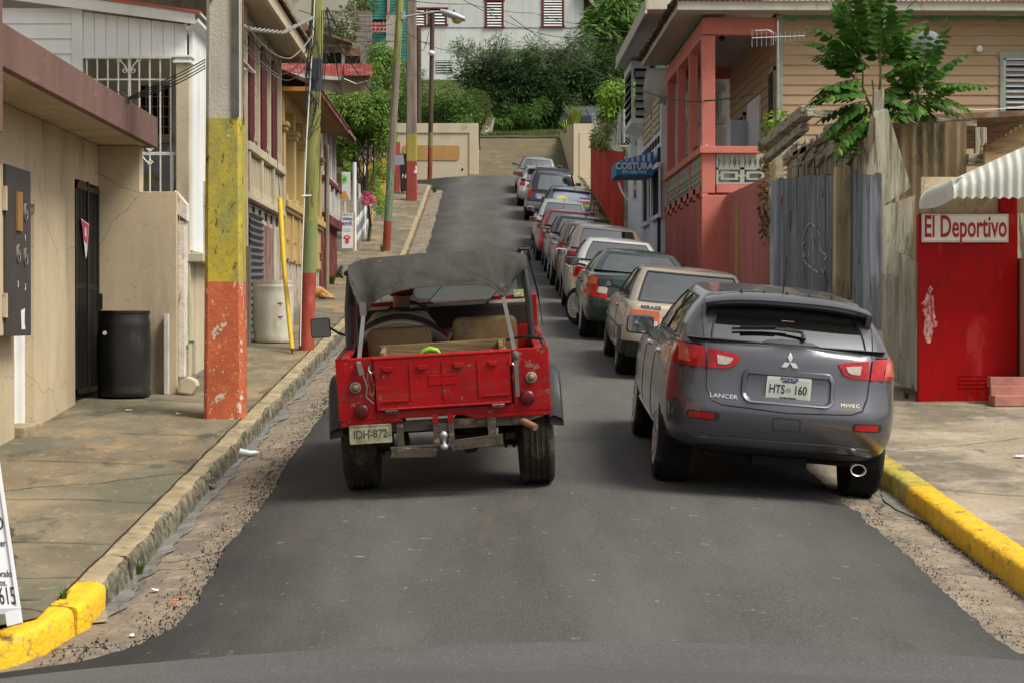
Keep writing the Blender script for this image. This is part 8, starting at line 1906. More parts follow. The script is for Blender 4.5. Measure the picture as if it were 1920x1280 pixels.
 b = MB(); b.box(.585,.665,2.040,2.046,zb+.085,zb+.145); k_ = B(b, 'window_permit', mat('permit_yellow',(.55,.60,.22),.5,var=.3,vs=30,layers=[((.15,.30,.50),(40,40,40),.55,.6,.9)]), wf)
 b = MB(); hoop = [(-.715,.80,Z1-.05),(-.705,.80,1.25),(-.675,.82,1.50),(-.62,.83,1.56),(-.5,.83,1.60),(.5,.83,1.60),(.60,.83,1.59),(.645,.82,1.52),(.67,.80,1.25),(.68,.80,Z1-.05)]
 b.tube(hoop, .028, 12); b.tube([(-.70,.82,1.53),(-.66,2.0,1.58)], .022, 10); b.tube([(.65,.82,1.53),(.66,2.0,1.58)], .022, 10)
 B(b, 'roll_bar', M_bar, smooth=60)
 b = MB(); b.tube([(-.66,.9,Z1-.05),(-.66,.95,1.56)], .02, 8); B(b, 'door_post', M_bar, smooth=60)
 for s in (-1, 1):
  b = MB(); b.grid([[Vector((s*.69,.90,1.59)), Vector((s*.75,.90,1.30)), Vector((s*.765,.92,1.02))],[Vector((s*.69,1.5,1.59)), Vector((s*.75,1.5,1.30)), Vector((s*.79,1.5,1.02))]]) if s > 0 else b.grid([[Vector((s*.695,.88,1.56)), Vector((s*.72,.88,1.3)), Vector((s*.74,.9,1.0))],[Vector((s*.69,1.0,1.56)), Vector((s*.715,1.0,1.3)), Vector((s*.735,1.0,1.0))]])
  bmesh.ops.solidify(b.bm, geom=b.bm.faces[:], thickness=.012); B(b, 'side_curtain', mat('black_vinyl',(.018,.014,.013),.7), smooth=60)
 b = MB(); rows = []
 NX = 56
 def edge(x):   # depth of the hem below the ridge: an arch between two drawn-down strap points
  T = [(-.68,.08),(-.65,.20),(-.60,.39),(-.58,.43),(-.55,.385),(-.50,.33),(-.42,.285),(-.30,.255),(0,.24),(.28,.245),(.38,.265),(.43,.30),(.475,.345),(.50,.32),(.56,.22),(.62,.13),(.67,.07)]
  for (p, h), (q, g) in zip(T, T[1:]):
   if x <= q: return h+(g-h)*max(0, x-p)/(q-p)
  return .07
 for j in range(17):
  v = j/16; row = []
  for i in range(NX+1):
   u = -1+2*i/NX; x = -.005+u*.675; h = edge(x)
   zr_ = 1.635+.012*(1-u*u)-.05*abs(u)**8+.012*noise.noise(Vector((u*3,5,1)))
   y = .78-.20*v**.9*(1-.3*abs(u)**4)-.02*math.sin(math.pi*v)
   fold = .010*math.sin(u*23+v*5)*v*(.4+abs(u))+.012*noise.noise(Vector((u*4, v*3, 2)))+.006*noise.noise(Vector((u*15, v*5, 4)))
   for us in (-.85, .71):
    dd = Vector((u-us, (1-v)*.6)); fold += .010*math.sin(math.atan2(dd.y, dd.x)*16)*math.exp(-dd.length*3)
   row.append(Vector((x, y-fold, zr_-h*v)))
  rows.append(row)
 b.grid(rows); rows2 = []
 for j in range(5):
  v = j/4; rows2.append([Vector((-.005+(-1+2*i/NX)*.675*(1-.06*v), .78+1.26*v, 1.635-.10*v+.012*(1-(-1+2*i/NX)**2)-.05*abs(-1+2*i/NX)**8-.0*v-.02*math.sin(math.pi*v))) for i in range(NX+1)])
 b.grid(rows2); bmesh.ops.remove_doubles(b.bm, verts=b.bm.verts[:], dist=1e-4); bmesh.ops.solidify(b.bm, geom=b.bm.faces[:], thickness=.005)
 cv = B(b, 'canvas_top', M_canvas, smooth=75)
 b = MB()
 for s in (-1, 1):
  p0 = Vector((-.58 if s < 0 else .475, .60, 1.215 if s < 0 else 1.30)); p1 = Vector((-.60 if s < 0 else .53,-.03,Z1-.04));
  b.obox(p0, p1, .030, .004, up=(0,1,0)); b.obox(p0+Vector((0,.01,.10)), p0, .05, .004, up=(0,1,0))
  if s > 0: b.obox(p1, p1+Vector((-.0,-.015,-.30)), .028, .005, up=(0,1,0)); b.lathe([(0,-.03),(.022,-.02),(.026,0),(.02,.02),(0,.03)], p1, 'Z', 10)
  else: b.obox(p1, p1+Vector((.02,-.01,-.08)), .035, .03, up=(0,1,0)); b.tube([p1+Vector((.02,-.01,-.06)), p1+Vector((.05,-.02,-.16)), p1+Vector((.04,-.02,-.24)), p1+Vector((.09,-.02,-.29))], .006, 6)
 B(b, 'strap', mat('strap_grey',(.13,.125,.115),.9,var=.15), cv)
 b = MB(); b.tube([(-.73,.80,1.50),(-.765,.78,1.55),(-.73,.8,1.59)], .009, 6); b.lathe([(0,0),(.02,.0),(.025,.02),(.03,.03),(0,.03)], (.655,.80,1.63), 'Z', 12); b.tube([(.60,.8,1.60),(.63,.78,1.64),(.69,.78,1.64),(.71,.8,1.56)], .018, 6); B(b, 'canvas_fitting', M_trim, cv)
 b = MB(); b.tube([(-.76,1.95,.96),(-.86,1.92,1.0),(-.93,1.90,1.05)], .010, 8); mr_ = B(b, 'mirror_arm', M_bar, smooth=60)
 b = MB(); b.prism(rrect(-1.085,-.925,.975,1.135,.02,4), 'Y', 1.88,1.90); B(b, 'mirror_shell', M_trim, mr_, bevel=.004)
 b = MB(); b.prism(rrect(-1.077,-.933,.983,1.127,.016,4), 'Y', 1.876,1.879); B(b, 'mirror_glass', mat('old_mirror',(.42,.40,.38),.05,metal=1,var=.1), mr_)
 b = MB(); pts = [Vector((-.30+.19*math.cos(a), 1.80+.07*math.sin(a), 1.06+.17*math.sin(a))) for a in [2*math.pi*k/28 for k in range(29)]]; b.tube(pts, .012, 8); b.tube([(-.30,1.8,1.06),(-.30,2.05,.95)], .02, 8); b.tube([(-.49,1.80,1.06),(-.11,1.80,1.06)], .01, 6); B(b, 'steering_wheel', M_trim, smooth=60)
 b = MB(); b.tube([(.48,.55,Z1+.02),(.60,.5,Z1+.045),(.74,.35,Z1+.03)], .012, 6); B(b, 'side_rail', M_trim, smooth=60)
 b = MB(); b.tube([(-.74,.05,Z1+.0),(-.74,1.0,Z1+.0)], .012, 6); b.tube([(.74,.05,Z1+.0),(.74,1.0,Z1+.0)], .012, 6); B(b, 'tub_beading', M_trim, smooth=60)
 return t, loc
JEEP, JLOC = build_jeep()
JM = wmat(JEEP)
def jp(x, y, z): return JM @ Vector((x, y, z))
def local_build(b, name, m, lab, cat, **k):
 "mesh modelled in the jeep's coordinates, standing free as its own thing"
 bmesh.ops.transform(b.bm, matrix=JM, verts=b.bm.verts[:]); return tag(b.build(name, m, **k), lab, cat)
b = MB(); x0, x1, y0, y1, z0, z1 = -.47,.47,.12,.62,.56,.985
for (a, c, d, e) in ((x0,x1,y1-.02,y1),(x0,x1,y0,y0+.02),(x0,x0+.02,y0,y1),(x1-.02,x1,y0,y1)):
 b.box(a, c, d, e, z0, z1-.05 if d == y0 else z1)
b.box(x0,x1,y0,y1,z0-.02,z0); b.box(x0+.02,x0+.05,y0+.02,y1-.02,z0,z1-.01); b.box(x1-.055,x1-.022,y0+.02,y1-.02,z0,z1-.008)
local_build(b, 'wooden_crate', M_crate, 'open wooden crate standing behind the seats of the red jeep', 'crate', bevel=.006)
b = MB(); b.tube([(-.17,.34,.915),(-.14,.35,.945),(-.09,.35,.958),(-.04,.35,.945),(-.01,.34,.915)], [.006,.020,.024,.020,.006], 10)
local_build(b, 'green_fruit', mat('green_fruit',(.22,.45,.04),.45,var=.1), 'bright green banana showing inside the jeep crate', 'fruit', smooth=60)
# driver
def skin_body(name, verts, edges, radii, m, sub=2, root=0):
 me = bpy.data.meshes.new(name); me.from_pydata(verts, edges, []); o = link(name, me, None)
 o.modifiers.new('s', 'SKIN');
 for i, v in enumerate(me.skin_vertices[0].data): v.radius = radii[i] if isinstance(radii[i], tuple) else (radii[i], radii[i]); v.use_root = (i == root)
 sb = o.modifiers.new('u', 'SUBSURF'); sb.levels = sub; sb.render_levels = sub
 dg = bpy.context.evaluated_depsgraph_get(); dg.update(); m2 = bpy.data.meshes.new_from_object(o.evaluated_get(dg)); bpy.data.objects.remove(o)
 for p in m2.polygons: p.use_smooth = True
 m2.materials.clear(); m2.materials.append(m); return m2
def build_driver():
 t = thing('person', 'driver in a striped shirt and red cap, seen from behind in the red jeep', 'person', jp(-.335, 1.28, .86), (0,0,0))
 iv = wmat(t).inverted() @ JM @ Matrix.Translation((0,0,-.245))
 x = -.33
 V = [(x,1.30,.90),(x,1.27,1.05),(x,1.24,1.22),(x,1.23,1.34),(x+.005,1.245,1.425),(x+.01,1.265,1.475),(x+.02,1.29,1.545),(x+.02,1.31,1.62),   # 0-7 pelvis..head
   (x-.165,1.24,1.375),(x-.255,1.30,1.28),(x-.27,1.48,1.14),(x-.16,1.68,1.22),   # 8-11 left arm to wheel
   (x+.165,1.24,1.365),(x+.265,1.30,1.20),(x+.30,1.48,1.08),(x+.345,1.64,1.16),  # 12-15 right arm to lever
   (x-.10,1.36,.88),(x-.13,1.75,.92),(x-.13,1.95,.65),(x+.10,1.36,.88),(x+.13,1.75,.92),(x+.13,1.95,.65)]
 E = [(0,1),(1,2),(2,3),(3,4),(4,5),(5,6),(6,7),(3,8),(8,9),(9,10),(10,11),(3,12),(12,13),(13,14),(14,15),(0,16),(16,17),(17,18),(0,19),(19,20),(20,21)]
 Rr = [(.155,.12),(.15,.115),(.155,.11),(.14,.10),(.075,.075),(.060,.060),(.078,.09),(.070,.085),(.085,.075),(.055,.052),(.040,.040),(.028,.022),(.085,.075),(.055,.052),(.042,.040),(.030,.022),.085,.07,.05,.085,.07,.05]
 hb = len(V); V += [(x+.375,1.70,1.195)]; E += [(15,hb)]; Rr += [(.030,.020)]
 for k in range(4):
  i = len(V); ox = -.028+.019*k; oz = .012*math.sin(k*1.1); L_ = (.030,.034,.032,.026)[k]
  V += [(x+.382+ox*.7, 1.727, 1.222+oz),(x+.39+ox*.9, 1.73+L_, 1.228+oz),(x+.395+ox*1.0, 1.73+L_*1.5, 1.208+oz)]; E += [(hb,i),(i,i+1),(i+1,i+2)]; Rr += [.0105,.0095,.008]
 i = len(V); V += [(x+.348,1.707,1.222),(x+.332,1.735,1.232)]; E += [(hb,i),(i,i+1)]; Rr += [.012,.010]
 hl = len(V); V += [(x-.135,1.735,1.26)]; E += [(11,hl)]; Rr += [(.030,.020)]
 for k in range(4):
  i = len(V); ox = -.024+.017*k
  V += [(x-.125+ox, 1.765, 1.285),(x-.12+ox, 1.79, 1.275)]; E += [(hl,i),(i,i+1)]; Rr += [.0105,.009]
 i = len(V); V += [(x-.105,1.745,1.255),(x-.085,1.765,1.262)]; E += [(hl,i),(i,i+1)]; Rr += [.012,.010]
 me = skin_body('body', V, E, Rr, M_skin); me.transform(iv); bd = link('body', me, None, t)
 b = MB()
 for s in (-1, 1): b.lathe([(0,-.012),(.016,-.008),(.024,0),(.018,.008),(0,.010)], (x+.02+s*.083,1.315,1.585), 'X', 12, M_=Matrix.Diagonal((1,.8,1.35)))
 bmesh.ops.transform(b.bm, matrix=iv, verts=b.bm.verts[:]); b.build('ear', M_skin, bd, world=False, smooth=60)
 SV = [(x,1.30,.90),(x,1.27,1.05),(x,1.24,1.22),(x,1.23,1.34),(x+.005,1.24,1.425),(x-.17,1.24,1.372),(x-.265,1.30,1.27),(x-.275,1.40,1.19),(x+.17,1.24,1.362),(x+.275,1.30,1.21),(x+.315,1.41,1.125)]
 SE = [(0,1),(1,2),(2,3),(3,4),(3,5),(5,6),(6,7),(3,8),(8,9),(9,10)]; SR = [(.175,.14),(.168,.13),(.172,.125),(.155,.112),(.080,.080),(.088,.082),(.070,.070),(.064,.062),(.088,.082),(.070,.070),(.064,.062)]
 m = bpy.data.materials.new('striped_shirt'); m.use_nodes = True; nt = m.node_tree; N = nt.nodes; L = nt.links; bs = N['Principled BSDF']; bs.inputs['Roughness'].default_value = .9
 tc = N.new('ShaderNodeTexCoord'); sp = N.new('ShaderNodeSeparateXYZ'); L.new(tc.outputs['Object'], sp.inputs[0])
 ab = N.new('ShaderNodeMath'); ab.operation = 'ABSOLUTE'; L.new(sp.outputs['X'], ab.inputs[0])
 pw = N.new('ShaderNodeMath'); pw.operation = 'POWER'; pw.inputs[1].default_value = 2.0; L.new(ab.outputs[0], pw.inputs[0])
 ml = N.new('ShaderNodeMath'); ml.operation = 'MULTIPLY_ADD'; ml.inputs[1].default_value = 1.1; L.new(pw.outputs[0], ml.inputs[0]); L.new(sp.outputs['Z'], ml.inputs[2])
 mr = N.new('ShaderNodeMath'); mr.operation = 'MULTIPLY_ADD'; mr.inputs[1].default_value = 7.5; mr.inputs[2].default_value = -1.0; L.new(ml.outputs[0], mr.inputs[0])
 fr = N.new('ShaderNodeMath'); fr.operation = 'FRACT'; L.new(mr.outputs[0], fr.inputs[0])
 cr = N.new('ShaderNodeValToRGB'); cr.color_ramp.interpolation = 'CONSTANT'; L.new(fr.outputs[0], cr.inputs[0]); els = cr.color_ramp.elements
 els[0].position = 0; els[0].color = (.028,.024,.020,1); els[1].position = .34; els[1].color = (.27,.22,.16,1)
 for p, c in ((.50,(.10,.085,.065,1)),(.54,(.36,.32,.26,1)),(.72,(.13,.115,.10,1)),(.76,(.46,.44,.42,1)),(.90,(.27,.23,.18,1))): e = els.new(p); e.color = c
 L.new(cr.outputs[0], bs.inputs['Base Color'])
 me = skin_body('shirt', SV, SE, SR, m); me.transform(iv); link('shirt', me, None, bd)
 b = MB(); b.lathe([(.070,-.03),(.082,-.015),(.078,.0),(.066,.02),(.062,.018)], (x+.008,1.255,1.452), 'Z', 20); bmesh.ops.transform(b.bm, matrix=iv, verts=b.bm.verts[:]); b.build('collar', mat('collar_dark',(.03,.026,.022),.9), bd, world=False, smooth=60)
 b = MB(); b.lathe([(.092,1.575),(.098,1.60),(.100,1.64),(.092,1.69),(.066,1.725),(.03,1.738),(0,1.74)], (x+.02,1.31,0), 'Z', 28, M_=Matrix.Diagonal((.93,1.12,1)))
 b.prism([(x-.05,1.41),(x+.09,1.41),(x+.085,1.49),(x+.02,1.52),(x-.045,1.49)], 'Z', 1.60,1.61)
 bmesh.ops.transform(b.bm, matrix=iv, verts=b.bm.verts[:]); b.build('cap', mat('red_cap',(.28,.012,.012),.85,var=.1), bd, world=False, smooth=50)
 b = MB(); b.lathe([(.0855,1.555),(.0895,1.575),(.0925,1.60)], (x+.02,1.305,0), 'Z', 24, M_=Matrix.Diagonal((.92,1.05,1))); bmesh.ops.transform(b.bm, matrix=iv, verts=b.bm.verts[:]); b.build('hair', mat('hair_dark',(.02,.014,.01),.9), bd, world=False, smooth=60)
 b = MB(); b.prism([(x+.005,1.565),(x+.035,1.565),(x+.02,1.605)], 'Y', 1.395,1.42); bmesh.ops.transform(b.bm, matrix=iv, verts=b.bm.verts[:]); b.build('nose', M_skin, bd, world=False)
 b = MB()
 for s in (-1,1): b.lathe([(0,-.006),(.009,0),(0,.006)], (x+.02+s*.032,1.395,1.60), 'Y', 10)
 bmesh.ops.transform(b.bm, matrix=iv, verts=b.bm.verts[:]); b.build('eye', M_hole, bd, world=False)
build_driver()
# poles, wires and small things along the left pavement
GP = 'utility poles along the left pavement'
def pole_round(name, label, foot, head, r0, r1, bands, cat='utility pole'):
 "foot, head: world points; bands [(fraction, material, part)]"
 foot = Vector(foot); head = Vector(head); t = thing(name, label, cat, foot, group=GP); f0 = 0
 for f, m, nm in bands:
  b = MB(); n = max(2, int((f-f0)*16)); b.tube([foot.lerp(head, f0+(f-f0)*i/n) for i in range(n+1)], [r0+(r1-r0)*(f0+(f-f0)*i/n) for i in range(n+1)], 14); b.build(nm, m, t, smooth=60); f0 = f
 return t
def foot_at(px, Y, dz=0): x = PX(px, Y); return Vector((x, Y, SWL(x, Y)-.05+dz))
Y = 27.0; f = foot_at(574, Y); h = P(598, -60, Y); T = lambda py: (2.3+(600-py)*Y/FPX-f.z)/(h.z-f.z)
GPOLE = pole_round('utility_pole', 'leaning wooden pole painted green over red with a dark sheet band, tangled in cables', f, h, .105, .085, [(T(512), mat('pole_red_wood',(.30,.055,.035),.8,var=.15,vs=4,stretch=(1,1,.2),bump=.6,bs=20,layers=[((.45,.13,.09),(5,5,2),.55,.7,.7)]), 'red_band'), (T(415), mat('pole_green_paint',(.19,.23,.09),.8,var=.15,vs=4,stretch=(1,1,.2),bump=.6,bs=20), 'green_band'), (T(174), M_wgrn, 'shaft'), (T(113), M_slate, 'sheet_band'), (1, M_wgrn, 'upper_shaft')])
b = MB(); b.tube([P(563,648,Y-.11), P(566,500,Y-.12), P(575,260,Y-.12), P(585,100,Y-.11), P(592,-40,Y-.1)], .009, 6); b.tube([P(566,368,Y-.13), P(584,367,Y-.13)], .012, 5); b.build('pale_conduit', M_white, GPOLE, smooth=60)
t = thing('guy_guard', 'slanting mustard-yellow guard tube on a pole stay beside the white barrel', 'guard tube', foot_at(547, 26.4))
b = MB(); p0 = P(548, 655, 26.4); p1 = P(525, 374, 28.6); b.tube([p0, p0.lerp(p1, .5)+Vector((-.02,0,0)), p1], [.030,.033,.036], 10); b.build('tube', mat('mustard_yellow',(.50,.33,.01),.55,var=.1,vs=4), t, smooth=60)
b = MB(); b.tube([p1, P(508, 130, 30)], .006, 5); b.tube([p0-Vector((0,0,.16)), p0], .012, 6); b.build('stay_wire', M_cable, t)
cx, Y = PX(512, 28.1), 28.1; z = SWL(cx, Y)+.0; b = MB(); H = .87; b.lathe([(0,0),(.265,0),(.278,.03),(.272,.1),(.283,.25),(.286,.45),(.283,.66),(.276,.74),(.284,.76),(.284,.79),(.270,.80),(.280,H-.02),(.280,H),(.262,H),(.26,.05),(0,.05)], (cx,Y,z), 'Z', 36)
d = b.build('barrel', M_bwhite, smooth=40); tag(d, 'dirty white plastic barrel standing behind the yellow guard tube', 'barrel')
b = MB(); b.tube([Vector((cx+.13+.07*math.cos(a), Y-.262, z+.45+.10*math.sin(a))) for a in [R(60+240*k/10) for k in range(11)]], .008, 6); b.build('handle', M_trim, d)
b = MB(); p = P(464, 600, 27.4); b.box(p.x-.03, p.x+.04, 27.4, 27.5, SWL(p.x,27.4)-.05, PZ(462, 27.4)); tag(b.build('timber_post', M_wgry, bevel=.006), 'grey timber post at the corner beside the corrugated opening', 'post')
Y = 57; f = foot_at(724, Y); h = P(752, -30, Y); T = lambda py: (2.3+(600-py)*Y/FPX-f.z)/(h.z-f.z)
pole_round('utility_pole', 'thin leaning pole with mossy top and worn teal and red foot', f, h, .115, .105, [(T(415), mat('pole_red_far',(.24,.05,.03),.8,var=.15), 'red_band'), (T(318), M_teal, 'teal_band'), (T(120), M_wgry, 'shaft'), (1, M_wgrn, 'upper_shaft')])
Y = 76; x = PX(772, Y); z = SWL(x, Y); t, z0 = pole_square('utility_pole', 'tall square pole with yellow and peeling red bands near the cream wall', x, Y, .42, .36, 9.0, [(PZ(303,Y)-z+.05, mat('pole_red2',(.28,.055,.04),.7,var=.1,layers=[((.6,.57,.55),(2.5,2.5,1.3),.63,.65,1)]), 'red_band'), (PZ(253,Y)-z+.05, mat('pole_yellow2',(.30,.25,.055),.7,var=.08), 'yellow_band'), (9.5, M_wgry, 'shaft')])
Y = 88.0; f = Vector((PX(806,Y), Y, Gs(Y)-.05)); h = P(811, 22, Y); T = lambda py: (2.3+(600-py)*Y/FPX-f.z)/(h.z-f.z)
t = pole_round('utility_pole', 'thin dark brown pole with red and green foot in front of the cream wall', f, h, .11, .10, [(T(278), mat('pole_red3',(.22,.05,.03),.8,var=.2), 'red_band'), (T(250), mat('pole_green3',(.14,.17,.06),.8,var=.2), 'green_band'), (1, M_wdrk, 'shaft')])
b = MB(); b.lathe([(0,-.13),(.12,-.08),(.15,0),(.12,.08),(0,.13)], P(809,100,Y-.2), 'Z', 14); b.build('insulator', M_white, t, smooth=60)
for k, py in enumerate((30, 40, 50)):
 b = MB(); b.lathe([(.0,-.05),(.06,-.04),(.03,0),(.06,.04),(0,.05)], P(804.5,py,Y-.1), 'Z', 10); b.build('insulator', M_trim, t)
Y = 90; f = Vector((PX(784,Y), Y+.6, Gs(Y))); pole_round('utility_pole', 'dark mossy pole standing just behind the tall square pole', f, P(785,52,Y+.6), .14, .12, [(1, M_wgrn if False else M_wdrk, 'shaft')])
Y = 57.0; t = thing('street_lamp', 'grey cobra-head street lamp reaching right from the leaning pole', 'street lamp', P(755, 34, Y))
b = MB(); pts = [P(755,33,Y), P(775,29,Y), P(800,25,Y), P(820,22,Y), P(836,24,Y)]; b.tube(pts, .030, 8); b.box(P(752,34,Y).x, P(760,34,Y).x, Y-.1, Y+.1, PZ(38,Y), PZ(22,Y)); b.build('arm', M_galv, t, smooth=60)
b = MB(); a = P(826,23,Y); c = P(872,38,Y); rows = []
for i in range(9):
 f_ = i/8; p = a.lerp(c, f_); w = .05+.13*math.sin(math.pi*min(1, .12+f_*.80))**.8; hh = .04+.075*math.sin(math.pi*min(1,.12+f_*.75)); rows.append([p+Vector((0, w*math.cos(q), hh*math.sin(q)+.02)) for q in [2*math.pi*k/12 for k in range(12)]]+[p+Vector((0, w, .02))])
b.grid(rows); b.bm.faces.new(b._v([r for r in rows[0][:-1]])); b.bm.faces.new(b._v([r for r in rows[-1][:-1]])); b.build('housing', mat('lamp_grey',(.36,.38,.42),.5,metal=.3,var=.05), t, smooth=60)
b = MB(); b.lathe([(.145,.03),(.135,-.02),(.10,-.07),(.04,-.095),(0,-.10)], P(857,39,Y)+Vector((0,0,-.0)), 'Z', 18, M_=Matrix.Diagonal((1.05,.9,1))); b.build('lens', mat('amber_bowl',(.42,.28,.04),.3,var=.1), t, smooth=60)
b = MB(); p = P(851,24,Y); b.lathe([(.035,0),(.035,.07),(0,.07)], p, 'Z', 10); b.build('photocell', M_trim, t)
GW = 'overhead cables strung along the street'
def wire(label, pts, r=.008, m=M_cable, sag=0.0, group=GW, name='cable', n=14, strands=0):
 W_ = [P(*p) if len(p) == 3 and not isinstance(p, Vector) else p for p in pts]; out = []
 for a, c in zip(W_, W_[1:]):
  for i in range(n): f_ = i/n; out.append(a.lerp(c, f_)-Vector((0,0,sag*4*f_*(1-f_))))
 out.append(W_[-1]); b = MB()
 if strands:
  for s in range(strands): b.tube([p+Vector((math.cos(i*1.1+s*2.1)*r*1.2, 0, math.sin(i*1.1+s*2.1)*r*1.2)) for i, p in enumerate(out)], r, 5, cap=False)
 else: b.tube(out, r, 5)
 return tag(b.build(name, m, smooth=60), label, 'cable', group)
wire('thick twisted cable bundle hanging from the concrete pole to the green pole', [(392,-8,19.0),(430,38,21),(470,55,23),(530,62,25),(588,32,27)], .014, M_cableg, 0, strands=3)
wire('slack cable loop below the thick bundle', [(440,10,19.5),(500,90,24),(545,110,25.5),(590,60,27)], .008, M_cableg, .04)
wire('grey cable curving from the maroon shutters up to the green pole', [(455,75,27),(520,140,29),(560,120,28),(592,50,27)], .008, M_cableg, .05)
wire('lowest grey cable curving up to the green pole', [(462,95,27),(530,150,30),(565,135,28.5),(594,70,27)], .007, M_cableg, .05)
wire('dark cable dropping along the shuttered house front', [(445,20,24),(470,70,27),(505,120,29),(525,140,31)], .012, M_cable, .0)
for k, (dy, dx) in enumerate(((0,0),(5,2),(11,3),(16,6))):
 wire(('upper','second','third','lowest')[k]+' of the thin wires crossing from the brown fascia to the concrete pole', [(230+dx,186+dy*.2,19.6),(245,181+dy*.3,19.6),(385,112+dy,19.3)], .006, M_cable, .012+.01*k, 'service wires at the brown fascia')
wire('coiled end of the wires on the brown fascia', [(216,176,19.6),(225,172,19.6),(240,182,19.6),(262,184,19.6),(240,186,19.6)], .005, M_cable, 0, 'service wires at the brown fascia', n=3)
wire('long dark cable falling from upper left to the coral house porch', [(955,30,80),(1080,117,60),(1180,160,48),(1250,184,44),(1310,190,41),(1415,176,39)], .016, M_cable, .03)
wire('high wire crossing the white hill house from the left', [(700,-10,60),(880,8,80),(1000,25,100),(1120,50,90),(1260,62,50)], .014, M_cable, .1)
wire('second high wire crossing the white hill house', [(860,-5,70),(1000,60,80),(1100,70,75),(1270,60,46)], .012, M_cable, .1)
wire('thin wire across the middle of the hill house wall', [(760,60,57),(840,95,70),(960,110,90),(1200,80,60)], .010, M_cable, .1)
for k, (a, c, s) in enumerate((((590,30,27),(738,45,57),.3),((592,40,27),(745,78,57),.35),((590,44,27),(700,90,60),.1),((600,20,27),(790,20,76),.3),((560,20,27),(760,70,76),.2))):
 wire(('first','second','third','fourth','fifth')[k]+' of the thin cables running uphill from the green pole', [a, c], .007, M_cable, s*.3, 'thin cables running uphill from the green pole')
for k, (a, c) in enumerate((((600,40,27),(705,185,50)), ((613,15,27.2),(660,110,55)), ((612,20,27),(640,175,50)), ((742,5,57),(665,120,60)), ((748,0,57),(672,128,60)))):
 wire(('steep dark stay from the green pole to the vine mass','steep stay beside the first, ending at the red tin roof','dark stay dropping to the shed wall','grey twin cable from the leaning pole down to the shed','second grey cable from the leaning pole down to the shed')[k], [a, c], .012, M_cable if k < 3 else M_cableg, .0, 'stays and drops around the green pole')
wire('dark cable between the leaning pole and the far dark pole', [(690,78,60),(785,78,90),(806,82,88)], .02, M_cable, 0)
wire('cable looping between the two far poles', [(786,85,90),(794,95,89),(804,60,88)], .012, M_cable, .1)
wire('pale loop hanging from the leaning pole over the vines', [(700,160,60),(730,150,58),(748,120,57)], .012, M_cableg, .15)
wire('pale stay from the leaning pole down left into the vines', [(728,178,58),(748,160,57)], .015, M_cableg, 0)
wire('wire crossing the tall painted pole to the dark pole', [(745,140,57),(806,130,88)], .010, M_cable, .1)
wire('thin wire over the tan weatherboards', [(1755,178,39),(1790,200,39.5),(1840,206,40),(1930,198,40.3)], .008, M_white, .02)
wire('cable lashed along the ruined shack wall', [(1470,320,29),(1520,300,27),(1555,268,25.5),(1595,260,24)], .014, M_cableg, 0)
r = random.Random(9); b = MB()
for k in range(11):
 x0 = r.choice((-1,1)); c = P(598+x0*r.uniform(6,14), r.uniform(20,200), 27-.12); pts = []
 rr = r.uniform(.05,.2);
 for i in range(14): a = i/13*r.uniform(3,6); pts.append(c+Vector((x0*.03+rr*.5*math.sin(a+k), -.03*math.cos(a), -rr*2.0*i/13*2+rr*math.cos(a*1.3))))
 b.tube(pts, .0055, 4)
for k in range(3):
 x = 603+k*3.6; b.tube([P(x,20,26.88), P(x+2*math.sin(k),90,26.87), P(x-3,160,26.88), P(x-6+k,205,26.87)], .006, 4)
 x = 577+k*.8; b.tube([P(x+6,30,26.88), P(x,100,26.87), P(x-4,160,26.88), P(x-3,205,26.87)], .005, 4)
b.build('cable_tangle', M_cable, GPOLE)
wire('bent white television aerial above the vines', [(645,148,55),(668,158,55),(690,152,55)], .012, M_galv, 0, None, 'bent_aerial')
# signs and fence by the garden
Y = 58.0; t = thing('fruit_sign', 'white sign with a green and orange drawing on a white post', 'sign', (PX(650,Y), Y, SWL(-3.8,Y)))
b = MB(); a = P(641,376,Y); c = P(657,323,Y); b.box(a.x,c.x,Y,Y+.05,a.z,c.z); bd = b.build('board', M_sign, t, bevel=.005)
b = MB(); b.box(PX(646,Y),PX(649,Y),Y+.01,Y+.06,SWL(-3.8,Y),a.z); b.build('post', M_white, t)
b = MB(); b.prism([(PX(px,Y),PZ(py,Y)) for px,py in ((641,330),(646,328),(652,333),(651,342),(645,345),(641,342))], 'Y', Y-.012,Y-.001); b.build('green_shape', mat('sign_lime',(.25,.60,.12),.5), bd)
b = MB(); b.prism([(PX(px,Y),PZ(py,Y)) for px,py in ((643,360),(648,358),(655,374),(641,373))], 'Y', Y-.012,Y-.001); b.build('orange_shape', mat('sign_orange',(.72,.22,.03),.5,layers=[((.5,.55,.08),(7,7,7),.45,.6,.8)]), bd)
b = MB(); b.prism(circ(PX(646,Y),PZ(337,Y),.05,12), 'Y', Y-.02,Y-.013); b.build('green_dot', mat('sign_green',(.04,.30,.06),.5), bd)
Y = 56.5; t = thing('tshirt_sign', 'tall white sign printed with a red T-shirt, standing against the dark red house', 'sign', (PX(652,Y), Y, SWL(-3.8,Y)))
b = MB(); a = P(641,466,Y); c = P(662,400,Y); b.box(a.x,c.x,Y,Y+.04,a.z,c.z); bd = b.build('board', M_sign, t, bevel=.004)
b = MB(); b.box(c.x,c.x+.05,Y,Y+.05,a.z-.05,c.z); b.build('wooden_edge', M_ochre, t)
cx, cz = PX(651,Y), PZ(449,Y); s_ = .0135
b = MB(); b.prism([(cx+u*s_, cz+v*s_) for u, v in ((-3,8),(-1.2,8.6),(0,7.4),(1.2,8.6),(3,8),(8,4.5),(6,1.2),(3.8,2.6),(3.8,-8),(-3.8,-8),(-3.8,2.6),(-6,1.2),(-8,4.5))], 'Y', Y-.012,Y-.001); sh = b.build('printed_tshirt', mat('print_red',(.60,.03,.02),.5), bd)
